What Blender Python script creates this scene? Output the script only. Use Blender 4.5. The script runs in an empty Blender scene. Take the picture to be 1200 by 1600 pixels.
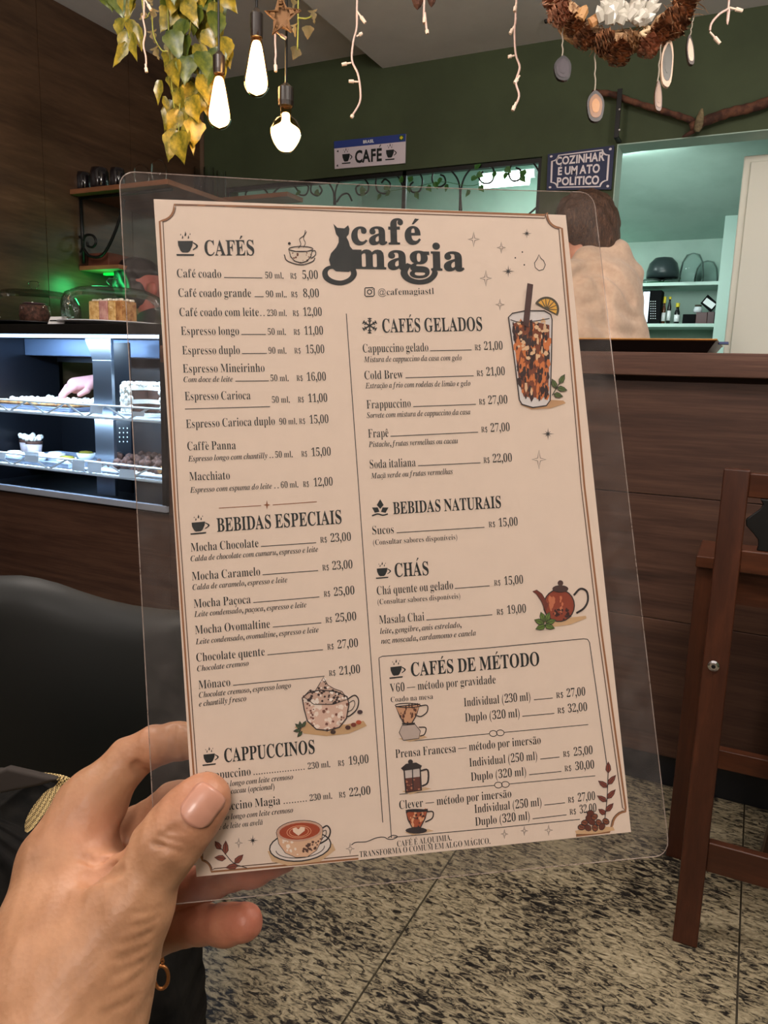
import bpy, bmesh, math, random
import numpy as np
from mathutils import Vector, Matrix

# ------------------------------------------------------------------ camera, world, lights, exposure
FPX, PITCH, ROLL, YAW, EYE = 1177.0, math.radians(10.2), math.radians(1.82), math.radians(-25.9), 1.08
SC = bpy.context.scene
COL = SC.collection
FW = np.array([math.sin(YAW)*math.cos(PITCH), math.cos(YAW)*math.cos(PITCH), -math.sin(PITCH)])
_rt = np.cross(FW, [0, 0, 1.0]); _rt /= np.linalg.norm(_rt); _up = np.cross(_rt, FW)
RT = math.cos(ROLL)*_rt + math.sin(ROLL)*_up
UP = -math.sin(ROLL)*_rt + math.cos(ROLL)*_up
EYEP = np.array([0, 0, EYE])
cd = bpy.data.cameras.new('camera'); cam = bpy.data.objects.new('camera', cd); COL.objects.link(cam)
cd.sensor_fit = 'VERTICAL'; cd.sensor_height = 36.0; cd.sensor_width = 27.0; cd.lens = FPX/1600*36.0
cd.clip_start = 0.01
m = Matrix.Identity(4)
for i in range(3):
    m[i][0] = RT[i]; m[i][1] = UP[i]; m[i][2] = -FW[i]; m[i][3] = EYEP[i]
cam.matrix_world = m
SC.camera = cam
SC.view_settings.view_transform = 'Standard'; SC.view_settings.look = 'None'
SC.view_settings.exposure = 0.0; SC.view_settings.gamma = 1.0
SC.view_settings.use_curve_mapping = False
w = bpy.data.worlds.new('world'); w.use_nodes = True; SC.world = w
bg = w.node_tree.nodes['Background']; bg.inputs[0].default_value = (1.0, 0.86, 0.74, 1); bg.inputs[1].default_value = 0.16

def lamp(name, kind, loc, energy, color, size=0.1, aim=None, size_y=None):
    l = bpy.data.lights.new(name, kind); l.energy = energy; l.color = color
    if kind == 'AREA':
        l.size = size
        if size_y: l.shape = 'RECTANGLE'; l.size_y = size_y
    elif kind == 'POINT': l.shadow_soft_size = size
    o = bpy.data.objects.new(name, l); COL.objects.link(o); o.location = loc
    if aim is not None:
        o.rotation_euler = (Vector(aim)-Vector(loc)).to_track_quat('-Z', 'Y').to_euler()
    return o
# unseen fill lights, added behind and beside the camera to brighten room and ceiling
lamp('room_fill_light', 'POINT', (0.35, -0.85, 2.05), 54, (1.0, 0.91, 0.84), 0.22)
lamp('room_fill_light', 'POINT', (-1.5, -0.9, 2.05), 28, (1.0, 0.91, 0.84), 0.22)
lamp('room_fill_light', 'POINT', (0.55, 1.05, 2.30), 56, (1.0, 0.90, 0.82), 0.12)
lamp('room_fill_light', 'POINT', (1.25, 1.95, 1.75), 26, (1.0, 0.92, 0.86), 0.12)
lamp('room_fill_light', 'POINT', (-1.3, 0.75, 2.32), 44, (1.0, 0.90, 0.82), 0.12)
# kitchen tube, display case strips
lamp('kitchen_lamp_light', 'AREA', (-1.0, 4.5, 2.3), 62, (0.84, 1.0, 0.96), 1.2, (-0.9, 4.9, 0.9), 0.3)
lamp('kitchen_lamp_light', 'AREA', (-0.6, 4.0, 1.75), 7, (0.84, 1.0, 0.96), 0.6, (-0.6, 5.4, 1.2), 0.3)
lamp('case_strip_light', 'AREA', (-2.4, 2.10, 1.180), 14, (0.62, 0.80, 1.0), 1.0, (-2.4, 2.30, 0.6), 0.03)
lamp('case_strip_light', 'AREA', (-2.35, 2.075, 0.89), 8, (0.62, 0.80, 1.0), 1.0, (-2.35, 2.25, 0.6), 0.02)

# ------------------------------------------------------------------ geometry of the view: pixel -> point on a real plane
def ray(u, v): return FW + RT*((u-600)/FPX) + UP*((800-v)/FPX)
def P(u, v, d): return EYEP + ray(u, v)*d
def onX(u, v, X): d = ray(u, v); return EYEP + d*(X/d[0])
def onY(u, v, Y): d = ray(u, v); return EYEP + d*(Y/d[1])
def onZ(u, v, Z): d = ray(u, v); return EYEP + d*((Z-EYE)/d[2])

YC, YW = 2.035, 3.60            # counter front, green wall
XL = float(onY(318, 128, YW)[0])  # left wall
lamp('green_lamp_light', 'POINT', (XL+.13, float(onX(150, 430, XL)[1])-.09, 1.45), 1.9, (0.05, 1.0, 0.25), 0.05)

# ------------------------------------------------------------------ object helpers
def tag(o, label=None, cat=None, group=None, kind=None):
    if label: o['label'] = label
    if cat: o['category'] = cat
    if group: o['group'] = group
    if kind: o['kind'] = kind
    return o
def empty(name, loc, label=None, cat=None, group=None, kind=None):
    o = bpy.data.objects.new(name, None); COL.objects.link(o)
    o.location = tuple(float(c) for c in loc); o.empty_display_size = 0.05
    return tag(o, label, cat, group, kind)
def wloc(o):
    v = Vector((0, 0, 0))
    while o is not None: v += o.location; o = o.parent
    return v
def mesh_obj(name, verts, faces, mat, parent=None, smooth=False, bevel=0, segs=2, label=None, cat=None, group=None, kind=None, mats=None):
    """verts in world space; the object's origin is put at the middle of its base"""
    verts = np.asarray(verts, float)
    c = np.array([(verts[:, 0].min()+verts[:, 0].max())/2, (verts[:, 1].min()+verts[:, 1].max())/2, verts[:, 2].min()])
    me = bpy.data.meshes.new(name)
    me.from_pydata([tuple(v) for v in (verts-c)], [], [tuple(int(i) for i in f) for f in faces])
    me.validate()
    if mats:
        for q in mats: me.materials.append(q)
    elif mat is not None: me.materials.append(mat)
    if smooth: me.shade_smooth()
    o = bpy.data.objects.new(name, me); COL.objects.link(o)
    if parent is not None:
        o.parent = parent; o.location = Vector(c)-wloc(parent)
    else: o.location = Vector(c)
    if bevel:
        b = o.modifiers.new('bevel', 'BEVEL'); b.width = bevel; b.segments = segs; b.limit_method = 'ANGLE'; b.angle_limit = math.radians(40)
        if not smooth: me.shade_smooth()
        wn = o.modifiers.new('wn', 'WEIGHTED_NORMAL'); wn.keep_sharp = True
    return tag(o, label, cat, group, kind)

class MB:
    def __init__(s): s.v = []; s.f = []
    def add(s, vs, fs):
        b = len(s.v); s.v.extend([tuple(map(float, p)) for p in vs]); s.f.extend([tuple(i+b for i in f) for f in fs]); return s
    def box(s, x0, x1, y0, y1, z0, z1):
        vs = [(x, y, z) for z in (z0, z1) for y in (y0, y1) for x in (x0, x1)]
        return s.add(vs, [(0, 2, 3, 1), (4, 5, 7, 6), (0, 1, 5, 4), (2, 6, 7, 3), (0, 4, 6, 2), (1, 3, 7, 5)])
    def obox(s, c, ax, ay, az):
        """box from centre and three half-axis vectors"""
        c, ax, ay, az = map(np.array, (c, ax, ay, az))
        vs = [c+a*ax+b*ay+d*az for d in (-1, 1) for b in (-1, 1) for a in (-1, 1)]
        return s.add(vs, [(0, 2, 3, 1), (4, 5, 7, 6), (0, 1, 5, 4), (2, 6, 7, 3), (0, 4, 6, 2), (1, 3, 7, 5)])
    def bar(s, a, b, w, t, wdir):
        """rectangular bar between a and b, width w along wdir, thickness t"""
        a, b, wd = map(lambda q: np.array(q, float), (a, b, wdir)); d = b-a; L = np.linalg.norm(d); d = d/L
        wd = wd-d*(wd@d); wd /= np.linalg.norm(wd); th = np.cross(d, wd)
        return s.obox((a+b)/2, d*L/2, wd*w/2, th*t/2)
    def tube(s, pts, r, n=8, cap=True, closed=False):
        pts = [np.array(p, float) for p in pts]; m_ = len(pts)
        rs = r if hasattr(r, '__len__') else [r]*m_
        nrm = None; rings = []
        for i, p in enumerate(pts):
            if closed: t = pts[(i+1) % m_]-pts[i-1]
            else: t = pts[min(i+1, m_-1)]-pts[max(i-1, 0)]
            t = t/(np.linalg.norm(t)+1e-12)
            if nrm is None:
                a = np.array([0, 0, 1.0]) if abs(t[2]) < .9 else np.array([1.0, 0, 0])
                nrm = np.cross(t, a)
            nrm = nrm-t*(nrm@t); nrm /= (np.linalg.norm(nrm)+1e-12); b = np.cross(t, nrm)
            rings.append([p+rs[i]*(math.cos(2*math.pi*k/n)*nrm+math.sin(2*math.pi*k/n)*b) for k in range(n)])
        fs = []
        for i in range(m_ if closed else m_-1):
            j = (i+1) % m_
            for k in range(n): fs.append((i*n+k, i*n+(k+1) % n, j*n+(k+1) % n, j*n+k))
        if cap and not closed: fs += [tuple(range(n))[::-1], tuple((m_-1)*n+k for k in range(n))]
        return s.add([q for r_ in rings for q in r_], fs)
    def lathe(s, prof, c, n=24, axis=(0, 0, 1), sx=1.0, sy=1.0):
        ax = np.array(axis, float); ax /= np.linalg.norm(ax)
        a = np.array([1.0, 0, 0]) if abs(ax[0]) < .9 else np.array([0, 1.0, 0])
        e1 = a-ax*(a@ax); e1 /= np.linalg.norm(e1); e2 = np.cross(ax, e1); c = np.array(c, float)
        vs = [c+ax*z+r*(math.cos(2*math.pi*k/n)*e1*sx+math.sin(2*math.pi*k/n)*e2*sy) for r, z in prof for k in range(n)]
        fs = [(i*n+k, i*n+(k+1) % n, (i+1)*n+(k+1) % n, (i+1)*n+k) for i in range(len(prof)-1) for k in range(n)]
        if prof[0][0] > 1e-6: fs.append(tuple(range(n))[::-1])
        if prof[-1][0] > 1e-6: fs.append(tuple((len(prof)-1)*n+k for k in range(n)))
        return s.add(vs, fs)
    def prism(s, poly, off):
        """flat polygon (3-D points) given thickness by an offset vector"""
        n = len(poly); off = np.array(off, float)
        vs = [np.array(p, float) for p in poly]+[np.array(p, float)+off for p in poly]
        return s.add(vs, [tuple(range(n))[::-1], tuple(range(n, 2*n))]+[(i, (i+1) % n, n+(i+1) % n, n+i) for i in range(n)])
    def grid(s, nx, ny, fn, thick=None):
        """surface fn(a,b) a,b in 0..1; thick: offset vector -> closed slab"""
        A = [np.array(fn(i/nx, j/ny), float) for j in range(ny+1) for i in range(nx+1)]
        W = nx+1; fs = [(j*W+i, j*W+i+1, (j+1)*W+i+1, (j+1)*W+i) for j in range(ny) for i in range(nx)]
        if thick is None: return s.add(A, fs)
        t = np.array(thick, float); N = len(A); vs = A+[p+t for p in A]
        g = [tuple(N+i for i in f)[::-1] for f in fs]
        rim = [i for i in range(W)]+[j*W+nx for j in range(1, ny+1)]+[ny*W+i for i in range(nx-1, -1, -1)]+[j*W for j in range(ny-1, 0, -1)]
        side = [(rim[k], N+rim[k], N+rim[(k+1) % len(rim)], rim[(k+1) % len(rim)]) for k in range(len(rim))]
        return s.add(vs, fs+g+side)
    def build(s, name, mat, parent=None, **k):
        return mesh_obj(name, s.v, s.f, mat, parent, **k)

def copy_tree(o, parent=None):
    c = o.copy(); COL.objects.link(c)
    if parent is not None: c.parent = parent
    for ch in list(o.children): copy_tree(ch, c)
    return c

def spline(pts, n=6):
    """Catmull-Rom through points"""
    pts = [np.array(p, float) for p in pts]; q = [2*pts[0]-pts[1]]+pts+[2*pts[-1]-pts[-2]]; out = []
    for i in range(1, len(q)-2):
        for k in range(n):
            t = k/n
            out.append(.5*((2*q[i])+(-q[i-1]+q[i+1])*t+(2*q[i-1]-5*q[i]+4*q[i+1]-q[i+2])*t*t+(-q[i-1]+3*q[i]-3*q[i+1]+q[i+2])*t**3))
    out.append(pts[-1]); return out

# ------------------------------------------------------------------ signed-distance modelling (continuous bodies)
def sdf_eval(prims, X, Y, Z, pad=None):
    D = np.full(X.shape, 1.0, np.float32)
    for p in prims:
        k = p.get('k', .01)
        if p['t'] == 'c':
            a, b, ra, rb = np.array(p['a']), np.array(p['b']), p['ra'], p['rb']
            ab = b-a; L2 = max(float(ab@ab), 1e-12)
            t = np.clip(((X-a[0])*ab[0]+(Y-a[1])*ab[1]+(Z-a[2])*ab[2])/L2, 0, 1)
            d = np.sqrt((X-a[0]-t*ab[0])**2+(Y-a[1]-t*ab[1])**2+(Z-a[2]-t*ab[2])**2)-(ra+(rb-ra)*t)
        else:
            c, M, r = np.array(p['c']), p.get('M', np.eye(3)), np.array(p['r'])
            dx, dy, dz = X-c[0], Y-c[1], Z-c[2]
            q = [(dx*M[i][0]+dy*M[i][1]+dz*M[i][2]) for i in range(3)]
            k0 = np.sqrt(sum((q[i]/r[i])**2 for i in range(3))); k1 = np.sqrt(sum((q[i]/r[i]**2)**2 for i in range(3)))
            d = k0*(k0-1)/(k1+1e-9)
        if p.get('op', '+') == '+':
            h = np.maximum(k-np.abs(D-d), 0)/k; D = np.minimum(D, d)-h*h*k*.25
        else:
            h = np.maximum(k-np.abs(D+d), 0)/k; D = np.maximum(D, -d)+h*h*k*.25
    return D
def prim_bb(p):
    if p['t'] == 'c':
        r = max(p['ra'], p['rb']); a, b = np.array(p['a']), np.array(p['b']); return np.minimum(a, b)-r, np.maximum(a, b)+r
    r = max(p['r']); c = np.array(p['c']); return c-r, c+r
def sdf_mesh(prims, h, noise=None):
    bb = [prim_bb(p) for p in prims if p.get('op', '+') == '+']
    lo = np.min([b[0] for b in bb], 0)-3*h; hi = np.max([b[1] for b in bb], 0)+3*h
    n = np.ceil((hi-lo)/h).astype(int)+1
    ax = [lo[i]+h*np.arange(n[i]) for i in range(3)]
    D = np.full(tuple(n), 1.0, np.float32)
    for p in prims:
        b0, b1 = prim_bb(p); k = p.get('k', .01); pad = k+4*h
        i0 = np.clip(((b0-pad-lo)/h).astype(int), 0, n-1); i1 = np.clip(((b1+pad-lo)/h).astype(int)+2, 1, n)
        sl = tuple(slice(i0[i], i1[i]) for i in range(3))
        X, Y, Z = np.meshgrid(ax[0][sl[0]], ax[1][sl[1]], ax[2][sl[2]], indexing='ij', sparse=True)
        d = sdf_eval([dict(p, op='+')], X+0*Y+0*Z, Y, Z).astype(np.float32)
        S = D[sl]
        if p.get('op', '+') == '+':
            hh = np.maximum(k-np.abs(S-d), 0)/k; D[sl] = np.minimum(S, d)-hh*hh*k*.25
        else:
            hh = np.maximum(k-np.abs(S+d), 0)/k; D[sl] = np.maximum(S, -d)+hh*hh*k*.25
    if noise is not None:
        X, Y, Z = np.meshgrid(*ax, indexing='ij'); D += noise(X, Y, Z).astype(np.float32)
    s = D < 0
    cs = np.zeros(tuple(n-1), np.int8)
    for dx in (0, 1):
        for dy in (0, 1):
            for dz in (0, 1): cs += s[dx:n[0]-1+dx, dy:n[1]-1+dy, dz:n[2]-1+dz]
    act = (cs > 0) & (cs < 8); idx = -np.ones(act.shape, np.int64); I = np.argwhere(act); idx[act] = np.arange(len(I))
    acc = np.zeros((len(I), 3)); cnt = np.zeros(len(I))
    cor = [(0, 0, 0), (1, 0, 0), (0, 1, 0), (1, 1, 0), (0, 0, 1), (1, 0, 1), (0, 1, 1), (1, 1, 1)]
    for i in range(8):
        for j in range(i+1, 8):
            if sum(abs(cor[i][q]-cor[j][q]) for q in range(3)) != 1: continue
            A, B = np.array(cor[i]), np.array(cor[j])
            va = D[tuple((I+A).T)]; vb = D[tuple((I+B).T)]; x = (va < 0) != (vb < 0)
            t = np.where(x, va/(va-vb+1e-12), 0)[:, None]
            acc += np.where(x[:, None], A+(B-A)*t, 0); cnt += x
    V = lo+h*(I+acc/np.maximum(cnt, 1)[:, None])
    F = []
    for a in range(3):
        b, c = (a+1) % 3, (a+2) % 3
        sh = [slice(None)]*3; sh2 = [slice(None)]*3; sh[a] = slice(0, -1); sh2[a] = slice(1, None)
        s0, s1 = s[tuple(sh)], s[tuple(sh2)]
        E_ = np.argwhere(s0 != s1); E_ = E_[(E_[:, b] > 0) & (E_[:, c] > 0) & (E_[:, b] < n[b]-1) & (E_[:, c] < n[c]-1)]
        eb, ec = np.zeros(3, int), np.zeros(3, int); eb[b] = 1; ec[c] = 1
        q = np.stack([idx[tuple((E_-eb-ec).T)], idx[tuple((E_-ec).T)], idx[tuple(E_.T)], idx[tuple((E_-eb).T)]], 1)
        ins = s0[tuple(E_.T)]
        q[~ins] = q[~ins][:, ::-1]
        F.append(q)
    return V, np.concatenate(F)
def cone(a, b, ra, rb, k=.01, op='+'): return dict(t='c', a=np.array(a, float), b=np.array(b, float), ra=ra, rb=rb, k=k, op=op)
def ell(c, r, k=.01, M=None, op='+'): return dict(t='e', c=np.array(c, float), r=np.array(r, float), k=k, M=np.eye(3) if M is None else np.array(M), op=op)

# ------------------------------------------------------------------ materials
def lin(c):
    """0..255 display colour -> linear"""
    return tuple(((x/255)/12.92 if x/255 <= .04045 else ((x/255+.055)/1.055)**2.4) for x in c)+(1,)
def mat(name, color=(128, 128, 128), rough=.5, metal=0, spec=.5, trans=0, ior=1.45, emit=None, estr=0, coat=0, sheen=0, sss=0, alpha=1):
    m_ = bpy.data.materials.new(name); m_.use_nodes = True; b = m_.node_tree.nodes['Principled BSDF']; I = b.inputs
    I['Base Color'].default_value = lin(color); I['Roughness'].default_value = rough; I['Metallic'].default_value = metal
    I['Specular IOR Level'].default_value = spec; I['Transmission Weight'].default_value = trans; I['IOR'].default_value = ior
    I['Coat Weight'].default_value = coat; I['Sheen Weight'].default_value = sheen; I['Alpha'].default_value = alpha
    if sss:
        I['Subsurface Weight'].default_value = sss; I['Subsurface Radius'].default_value = (1, .35, .2); I['Subsurface Scale'].default_value = .006
    if emit: I['Emission Color'].default_value = lin(emit); I['Emission Strength'].default_value = estr
    return m_
def nt(m_): return m_.node_tree.nodes, m_.node_tree.links, m_.node_tree.nodes['Principled BSDF']
def coords(N, L, scale=(1, 1, 1), rot=(0, 0, 0), world=True):
    if world:
        g = N.new('ShaderNodeNewGeometry').outputs['Position']
    else: g = N.new('ShaderNodeTexCoord').outputs['Object']
    mp = N.new('ShaderNodeMapping'); mp.inputs['Scale'].default_value = scale; mp.inputs['Rotation'].default_value = rot
    L.new(g, mp.inputs['Vector']); return mp.outputs[0]
def ramp(N, L, fac, stops):
    r = N.new('ShaderNodeValToRGB'); e = r.color_ramp.elements
    while len(e) > 1: e.remove(e[-1])
    e[0].position = stops[0][0]; e[0].color = lin(stops[0][1])
    for p, c in stops[1:]: q = e.new(p); q.color = lin(c)
    L.new(fac, r.inputs[0]); return r.outputs[0]
def bump(N, L, b, h, strength=.3, dist=.002):
    n = N.new('ShaderNodeBump'); n.inputs['Strength'].default_value = strength; n.inputs['Distance'].default_value = dist
    L.new(h, n.inputs['Height']); L.new(n.outputs[0], b.inputs['Normal'])
def noise(N, L, vec, scale=5, detail=4, rough=.5, dist=0):
    n = N.new('ShaderNodeTexNoise'); n.inputs['Scale'].default_value = scale; n.inputs['Detail'].default_value = detail
    n.inputs['Roughness'].default_value = rough; n.inputs['Distortion'].default_value = dist; L.new(vec, n.inputs['Vector']); return n.outputs['Fac']
def wood(name, stops, scale=(1.2, 30, 30), rough=.45, fine=1.0, spec=.4, world=True, rot=(0, 0, 0)):
    m_ = mat(name, rough=rough, spec=spec); N, L, b = nt(m_)
    v = coords(N, L, scale, rot, world); a = noise(N, L, v, 1.0, 6, .6, .6)
    v2 = coords(N, L, tuple(s*4 for s in scale), rot, world); f = noise(N, L, v2, 1.5, 3, .7)
    mx = N.new('ShaderNodeMix'); mx.data_type = 'FLOAT'; mx.inputs[0].default_value = .35*fine; L.new(a, mx.inputs[2]); L.new(f, mx.inputs[3])
    L.new(ramp(N, L, mx.outputs[0], stops), b.inputs['Base Color']); bump(N, L, b, f, .15, .001); return m_
def spotted(name, c1, c2, scale=40, lo=.4, hi=.6, rough=.6, bmp=0, **k):
    m_ = mat(name, c1, rough, **k); N, L, b = nt(m_); v = coords(N, L, world=False); a = noise(N, L, v, scale, 5, .6)
    L.new(ramp(N, L, a, [(lo, c1), (hi, c2)]), b.inputs['Base Color'])
    if bmp: bump(N, L, b, a, bmp, .003)
    return m_
def glassy(name, tint=(255, 255, 255), gloss=.12, rough=.03, haze=0.0, hazecol=(200, 200, 200), mul=.38):
    """thin clear sheet or glass: mostly see-through, reflecting by fresnel"""
    m_ = bpy.data.materials.new(name); m_.use_nodes = True; N, L = m_.node_tree.nodes, m_.node_tree.links
    N.remove(N['Principled BSDF']); out = N['Material Output']
    t = N.new('ShaderNodeBsdfTransparent'); t.inputs[0].default_value = lin(tint)
    g = N.new('ShaderNodeBsdfGlossy'); g.inputs['Roughness'].default_value = rough
    fr = N.new('ShaderNodeLayerWeight'); fr.inputs[0].default_value = gloss
    mx = N.new('ShaderNodeMixShader'); ml = N.new('ShaderNodeMath'); ml.operation = 'MULTIPLY'; ml.inputs[1].default_value = mul; L.new(fr.outputs['Fresnel'], ml.inputs[0]); L.new(ml.outputs[0], mx.inputs[0]); L.new(t.outputs[0], mx.inputs[1]); L.new(g.outputs[0], mx.inputs[2])
    last = mx.outputs[0]
    if haze:
        d = N.new('ShaderNodeBsdfDiffuse'); d.inputs[0].default_value = lin(hazecol)
        v = coords(N, L, (1, 1, 1), world=False); f = noise(N, L, v, 90, 6, .7)
        mr = N.new('ShaderNodeMapRange'); mr.inputs[1].default_value = .35; mr.inputs[2].default_value = .75
        mr.inputs[3].default_value = haze*.6; mr.inputs[4].default_value = haze*1.8; L.new(f, mr.inputs[0])
        m2 = N.new('ShaderNodeMixShader'); L.new(mr.outputs[0], m2.inputs[0]); L.new(last, m2.inputs[1]); L.new(d.outputs[0], m2.inputs[2]); last = m2.outputs[0]
    L.new(last, out.inputs[0]); return m_

M = {}
M['ceiling'] = spotted('ceiling_paint', (222, 220, 220), (230, 228, 228), 3, rough=.9)
M['green'] = spotted('green_paint', (56, 66, 43), (64, 75, 50), 2.5, rough=.75)
M['mint'] = spotted('mint_paint', (164, 188, 177), (174, 198, 187), 3, rough=.6)
M['mint2'] = mat('mint_board', (186, 214, 204), .45)
M['offwhite'] = mat('offwhite_panel', (232, 232, 220), .4)
M['wall_wood'] = wood('wood_look_tile', [(.25, (36, 25, 18)), (.42, (62, 44, 32)), (.58, (82, 60, 44)), (.75, (116, 90, 68))], (7, .8, 7), .32, spec=.4)
M['counter_wood'] = wood('counter_laminate', [(.28, (34, 21, 16)), (.45, (60, 39, 30)), (.6, (78, 54, 42)), (.78, (104, 76, 60))], (1.0, 22, 22), .5)
M['slab_wood'] = wood('slab_laminate', [(.28, (46, 29, 23)), (.5, (80, 54, 43)), (.75, (116, 86, 72))], (1.3, 40, 40), .45)
M['red_wood'] = wood('varnished_red_wood', [(.25, (40, 20, 13)), (.5, (62, 33, 21)), (.75, (84, 46, 29))], (20, 20, 2), .33, world=True)
M['red_wood_x'] = wood('varnished_red_wood_x', [(.25, (42, 21, 13)), (.5, (66, 35, 21)), (.75, (90, 50, 30))], (2, 20, 20), .33, world=True)
M['shelf_wood'] = wood('shelf_wood', [(.25, (96, 60, 40)), (.5, (132, 86, 58)), (.75, (156, 106, 76))], (2, 20, 20), .5)
M['black'] = mat('black_iron', (18, 18, 18), .45, .3)
M['dark'] = mat('black_panel', (16, 18, 24), .35)
M['steel'] = mat('brushed_steel', (170, 178, 190), .32, 1)
M['chrome'] = mat('chrome', (220, 220, 225), .15, 1)
M['brass'] = mat('brass', (176, 128, 72), .3, 1)
M['white'] = mat('white_paint', (232, 234, 236), .45)
M['tag'] = bpy.data.materials.new('tag_paper'); M['tag'].use_nodes = True
_n, _l = M['tag'].node_tree.nodes, M['tag'].node_tree.links; _t = _n.new('ShaderNodeBsdfTranslucent'); _t.inputs[0].default_value = (.85, .87, .9, 1); _m = _n.new('ShaderNodeMixShader'); _m.inputs[0].default_value = .5
_l.new(_n['Principled BSDF'].outputs[0], _m.inputs[1]); _l.new(_t.outputs[0], _m.inputs[2]); _l.new(_m.outputs[0], _n['Material Output'].inputs[0])
M['glass'] = glassy('clear_glass', (252, 253, 253), .16, mul=.75)
M['ink'] = mat('black_green_ink', (16, 24, 26), .6)
M['ink2'] = mat('grey_ink', (56, 54, 56), .6)
M['inkbrown'] = mat('brown_ink', (140, 84, 50), .6)
M['skin'] = None

# ================================================================== ROOM
def granite():
    m_ = mat('granite', rough=.42, spec=.45); N, L, b = nt(m_)
    v = coords(N, L, (46, 112, 80), (0, 0, math.radians(28)))
    a = noise(N, L, v, 1.0, 8, .68, .9)
    v2 = coords(N, L, (5, 5, 5)); c = noise(N, L, v2, 1, 3)
    mx = N.new('ShaderNodeMix'); mx.data_type = 'FLOAT'; mx.inputs[0].default_value = .25; L.new(a, mx.inputs[2]); L.new(c, mx.inputs[3])
    col = ramp(N, L, mx.outputs[0], [(.40, (10, 10, 10)), (.445, (30, 27, 23)), (.48, (96, 88, 71)), (.54, (136, 126, 102)), (.70, (168, 157, 132))])
    L.new(col, b.inputs['Base Color']); return m_
M['granite'] = granite()
M['grout'] = mat('grout', (58, 52, 40), .8)
ZL, ZR = float(onY(500, 96.5, YW)[2]), float(onY(900, 57, YW)[2])     # ceiling heights left and right of the step
XS0, XS1 = float(onY(580, 83, YW)[0]), float(onY(598, 104, YW)[0])
X1, Y0, YK = 1.7, -1.6, 5.45
fl = MB().box(XL-.1, X1, Y0, YK+.1, -.05, -.004).build('floor', M['grout'], kind='structure')
me = None
x0 = -.52-.6*5
for i in range(10):
    for j in range(5):
        ax0, ay0 = x0+.6*i, -1.65+1.2*j
        if ax0 > X1: continue
        o = MB().box(max(ax0+.002, XL), min(ax0+.598, X1), max(ay0+.002, Y0), min(ay0+1.198, YK), -.006, 0).build('tile', M['granite'], fl)
# ceiling: high part, sloping strip, low part, as one slab with thickness
c = MB().prism([(XL-.1, Y0, ZL), (XS0, Y0, ZL), (XS1, Y0, ZR), (X1, Y0, ZR), (X1, Y0, ZL+.1), (XL-.1, Y0, ZL+.1)], (0, YW+.14-Y0, 0))
c.build('ceiling', M['ceiling'], kind='structure')
# left wall of large wood-look tiles
wl = MB().box(XL-.1, XL-.006, Y0, YK, 0, ZL).build('wall_left', mat('tile_grout', (112, 90, 72), .8), kind='structure')
ys = [float(onX(65, 200, XL)[1]), float(onX(203, 200, XL)[1])]
st = ys[1]-ys[0]
for i in range(-6, 5):
    a, b_ = ys[0]+st*i, ys[0]+st*(i+1)
    a, b_ = max(a, Y0), min(b_, YW)
    if b_-a < .05: continue
    for z0, z1 in ((0, 1.2), (1.2, ZL)):
        MB().box(XL-.008, XL, a+.0015, b_-.0015, z0+.0015, z1-.0015).build('wall_panel', M['wall_wood'], wl)
# green wall with an opening into the kitchen
T = .12
XO0 = float(onY(352, 300, YW)[0]); XO1 = float(onY(846, 260, YW)[0]); XO2 = float(onY(962, 260, YW)[0])
ZO = float(onY(720, 257, YW)[2]); ZO2 = float(onY(1080, 214, YW)[2])
wb = MB()
wb.box(XL, XO1, YW, YW+T, ZO, ZL).box(XO1, XO2, YW, YW+T, 0, ZL).box(XO2, X1, YW, YW+T, ZO2, ZL).box(XL, XO0, YW, YW+T, 0, ZO).box(XO0, XO1, YW, YW+T, 0, 1.25)
wb.build('wall_back', M['green'], kind='structure')
# kitchen shell, mint: back wall, sloping ceiling under a stair, side walls
ZB = float(onY(1050, 376, YK)[2])
MB().box(XL, X1, YK, YK+.1, 0, 3.0).build('wall_kitchen', M['mint'], kind='structure')
MB().prism([(X1, YW+T, ZO2+.16), (X1, 4.32, ZO2+.16), (X1, YK, ZB), (X1, YK, ZB+.05), (X1, 4.32, ZO2+.21), (X1, YW+T, ZO2+.21)], (XO2-.6-X1, 0, 0)).build('ceiling_slope', M['mint'], kind='structure')
MB().box(XL, XO2-.6, YW+T, YK, 2.55, 2.6).build('ceiling_kitchen', M['mint'], kind='structure')
so = MB().box(XO2+.004, X1, YW-.002, YW+T, ZO2-.004, ZO2).box(XO2, XO2+.004, YW-.002, YW+T, 0, ZO2)
so.build('trim_1', M['mint'], kind='structure')
MB().box(XL, XL+.02, YW+T, YK, 0, 2.55).build('wall_kitchen_left', M['mint'], kind='structure')
MB().box(X1, X1+.1, Y0, YK, 0, ZL).build('wall_right', M['green'], kind='structure')
MB().box(XL-.1, X1+.1, Y0-.1, Y0, 0, ZL).build('wall_front', mat('front_paint', (120, 104, 90), .8), kind='structure')

# ================================================================== SERVING COUNTER
XC = float(onY(259, 700, YC)[0])          # right end of the display case
ZS0, ZS1 = float(onY(1050, 588, YC-.02)[2]), float(onY(1050, 550.5, YC-.02)[2])
ct = empty('serving_counter', ((XC+X1)/2, YC+.25, 0), 'dark brown wood-grain serving counter with a thick overhanging top below the kitchen opening', 'counter')
MB().box(XC, X1, YC-.02, YC+.38, ZS0, ZS1).build('countertop', M['slab_wood'], ct, bevel=.003)
MB().box(XC+.0, X1, YC+.03, YC+.36, .09, ZS0).build('body', M['counter_wood'], ct)
zc = [.09, .47, .80, ZS0-.012]
for i in range(3):
    xs = [XC, -.62, X1] if i != 1 else [XC, -.62, X1]
    for j in range(2):
        MB().box(xs[j]+.001, xs[j+1]-.001, YC+.012, YC+.03, zc[i]+.001, zc[i+1]-.001).build('front_panel', M['counter_wood'], ct, bevel=.001)
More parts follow.
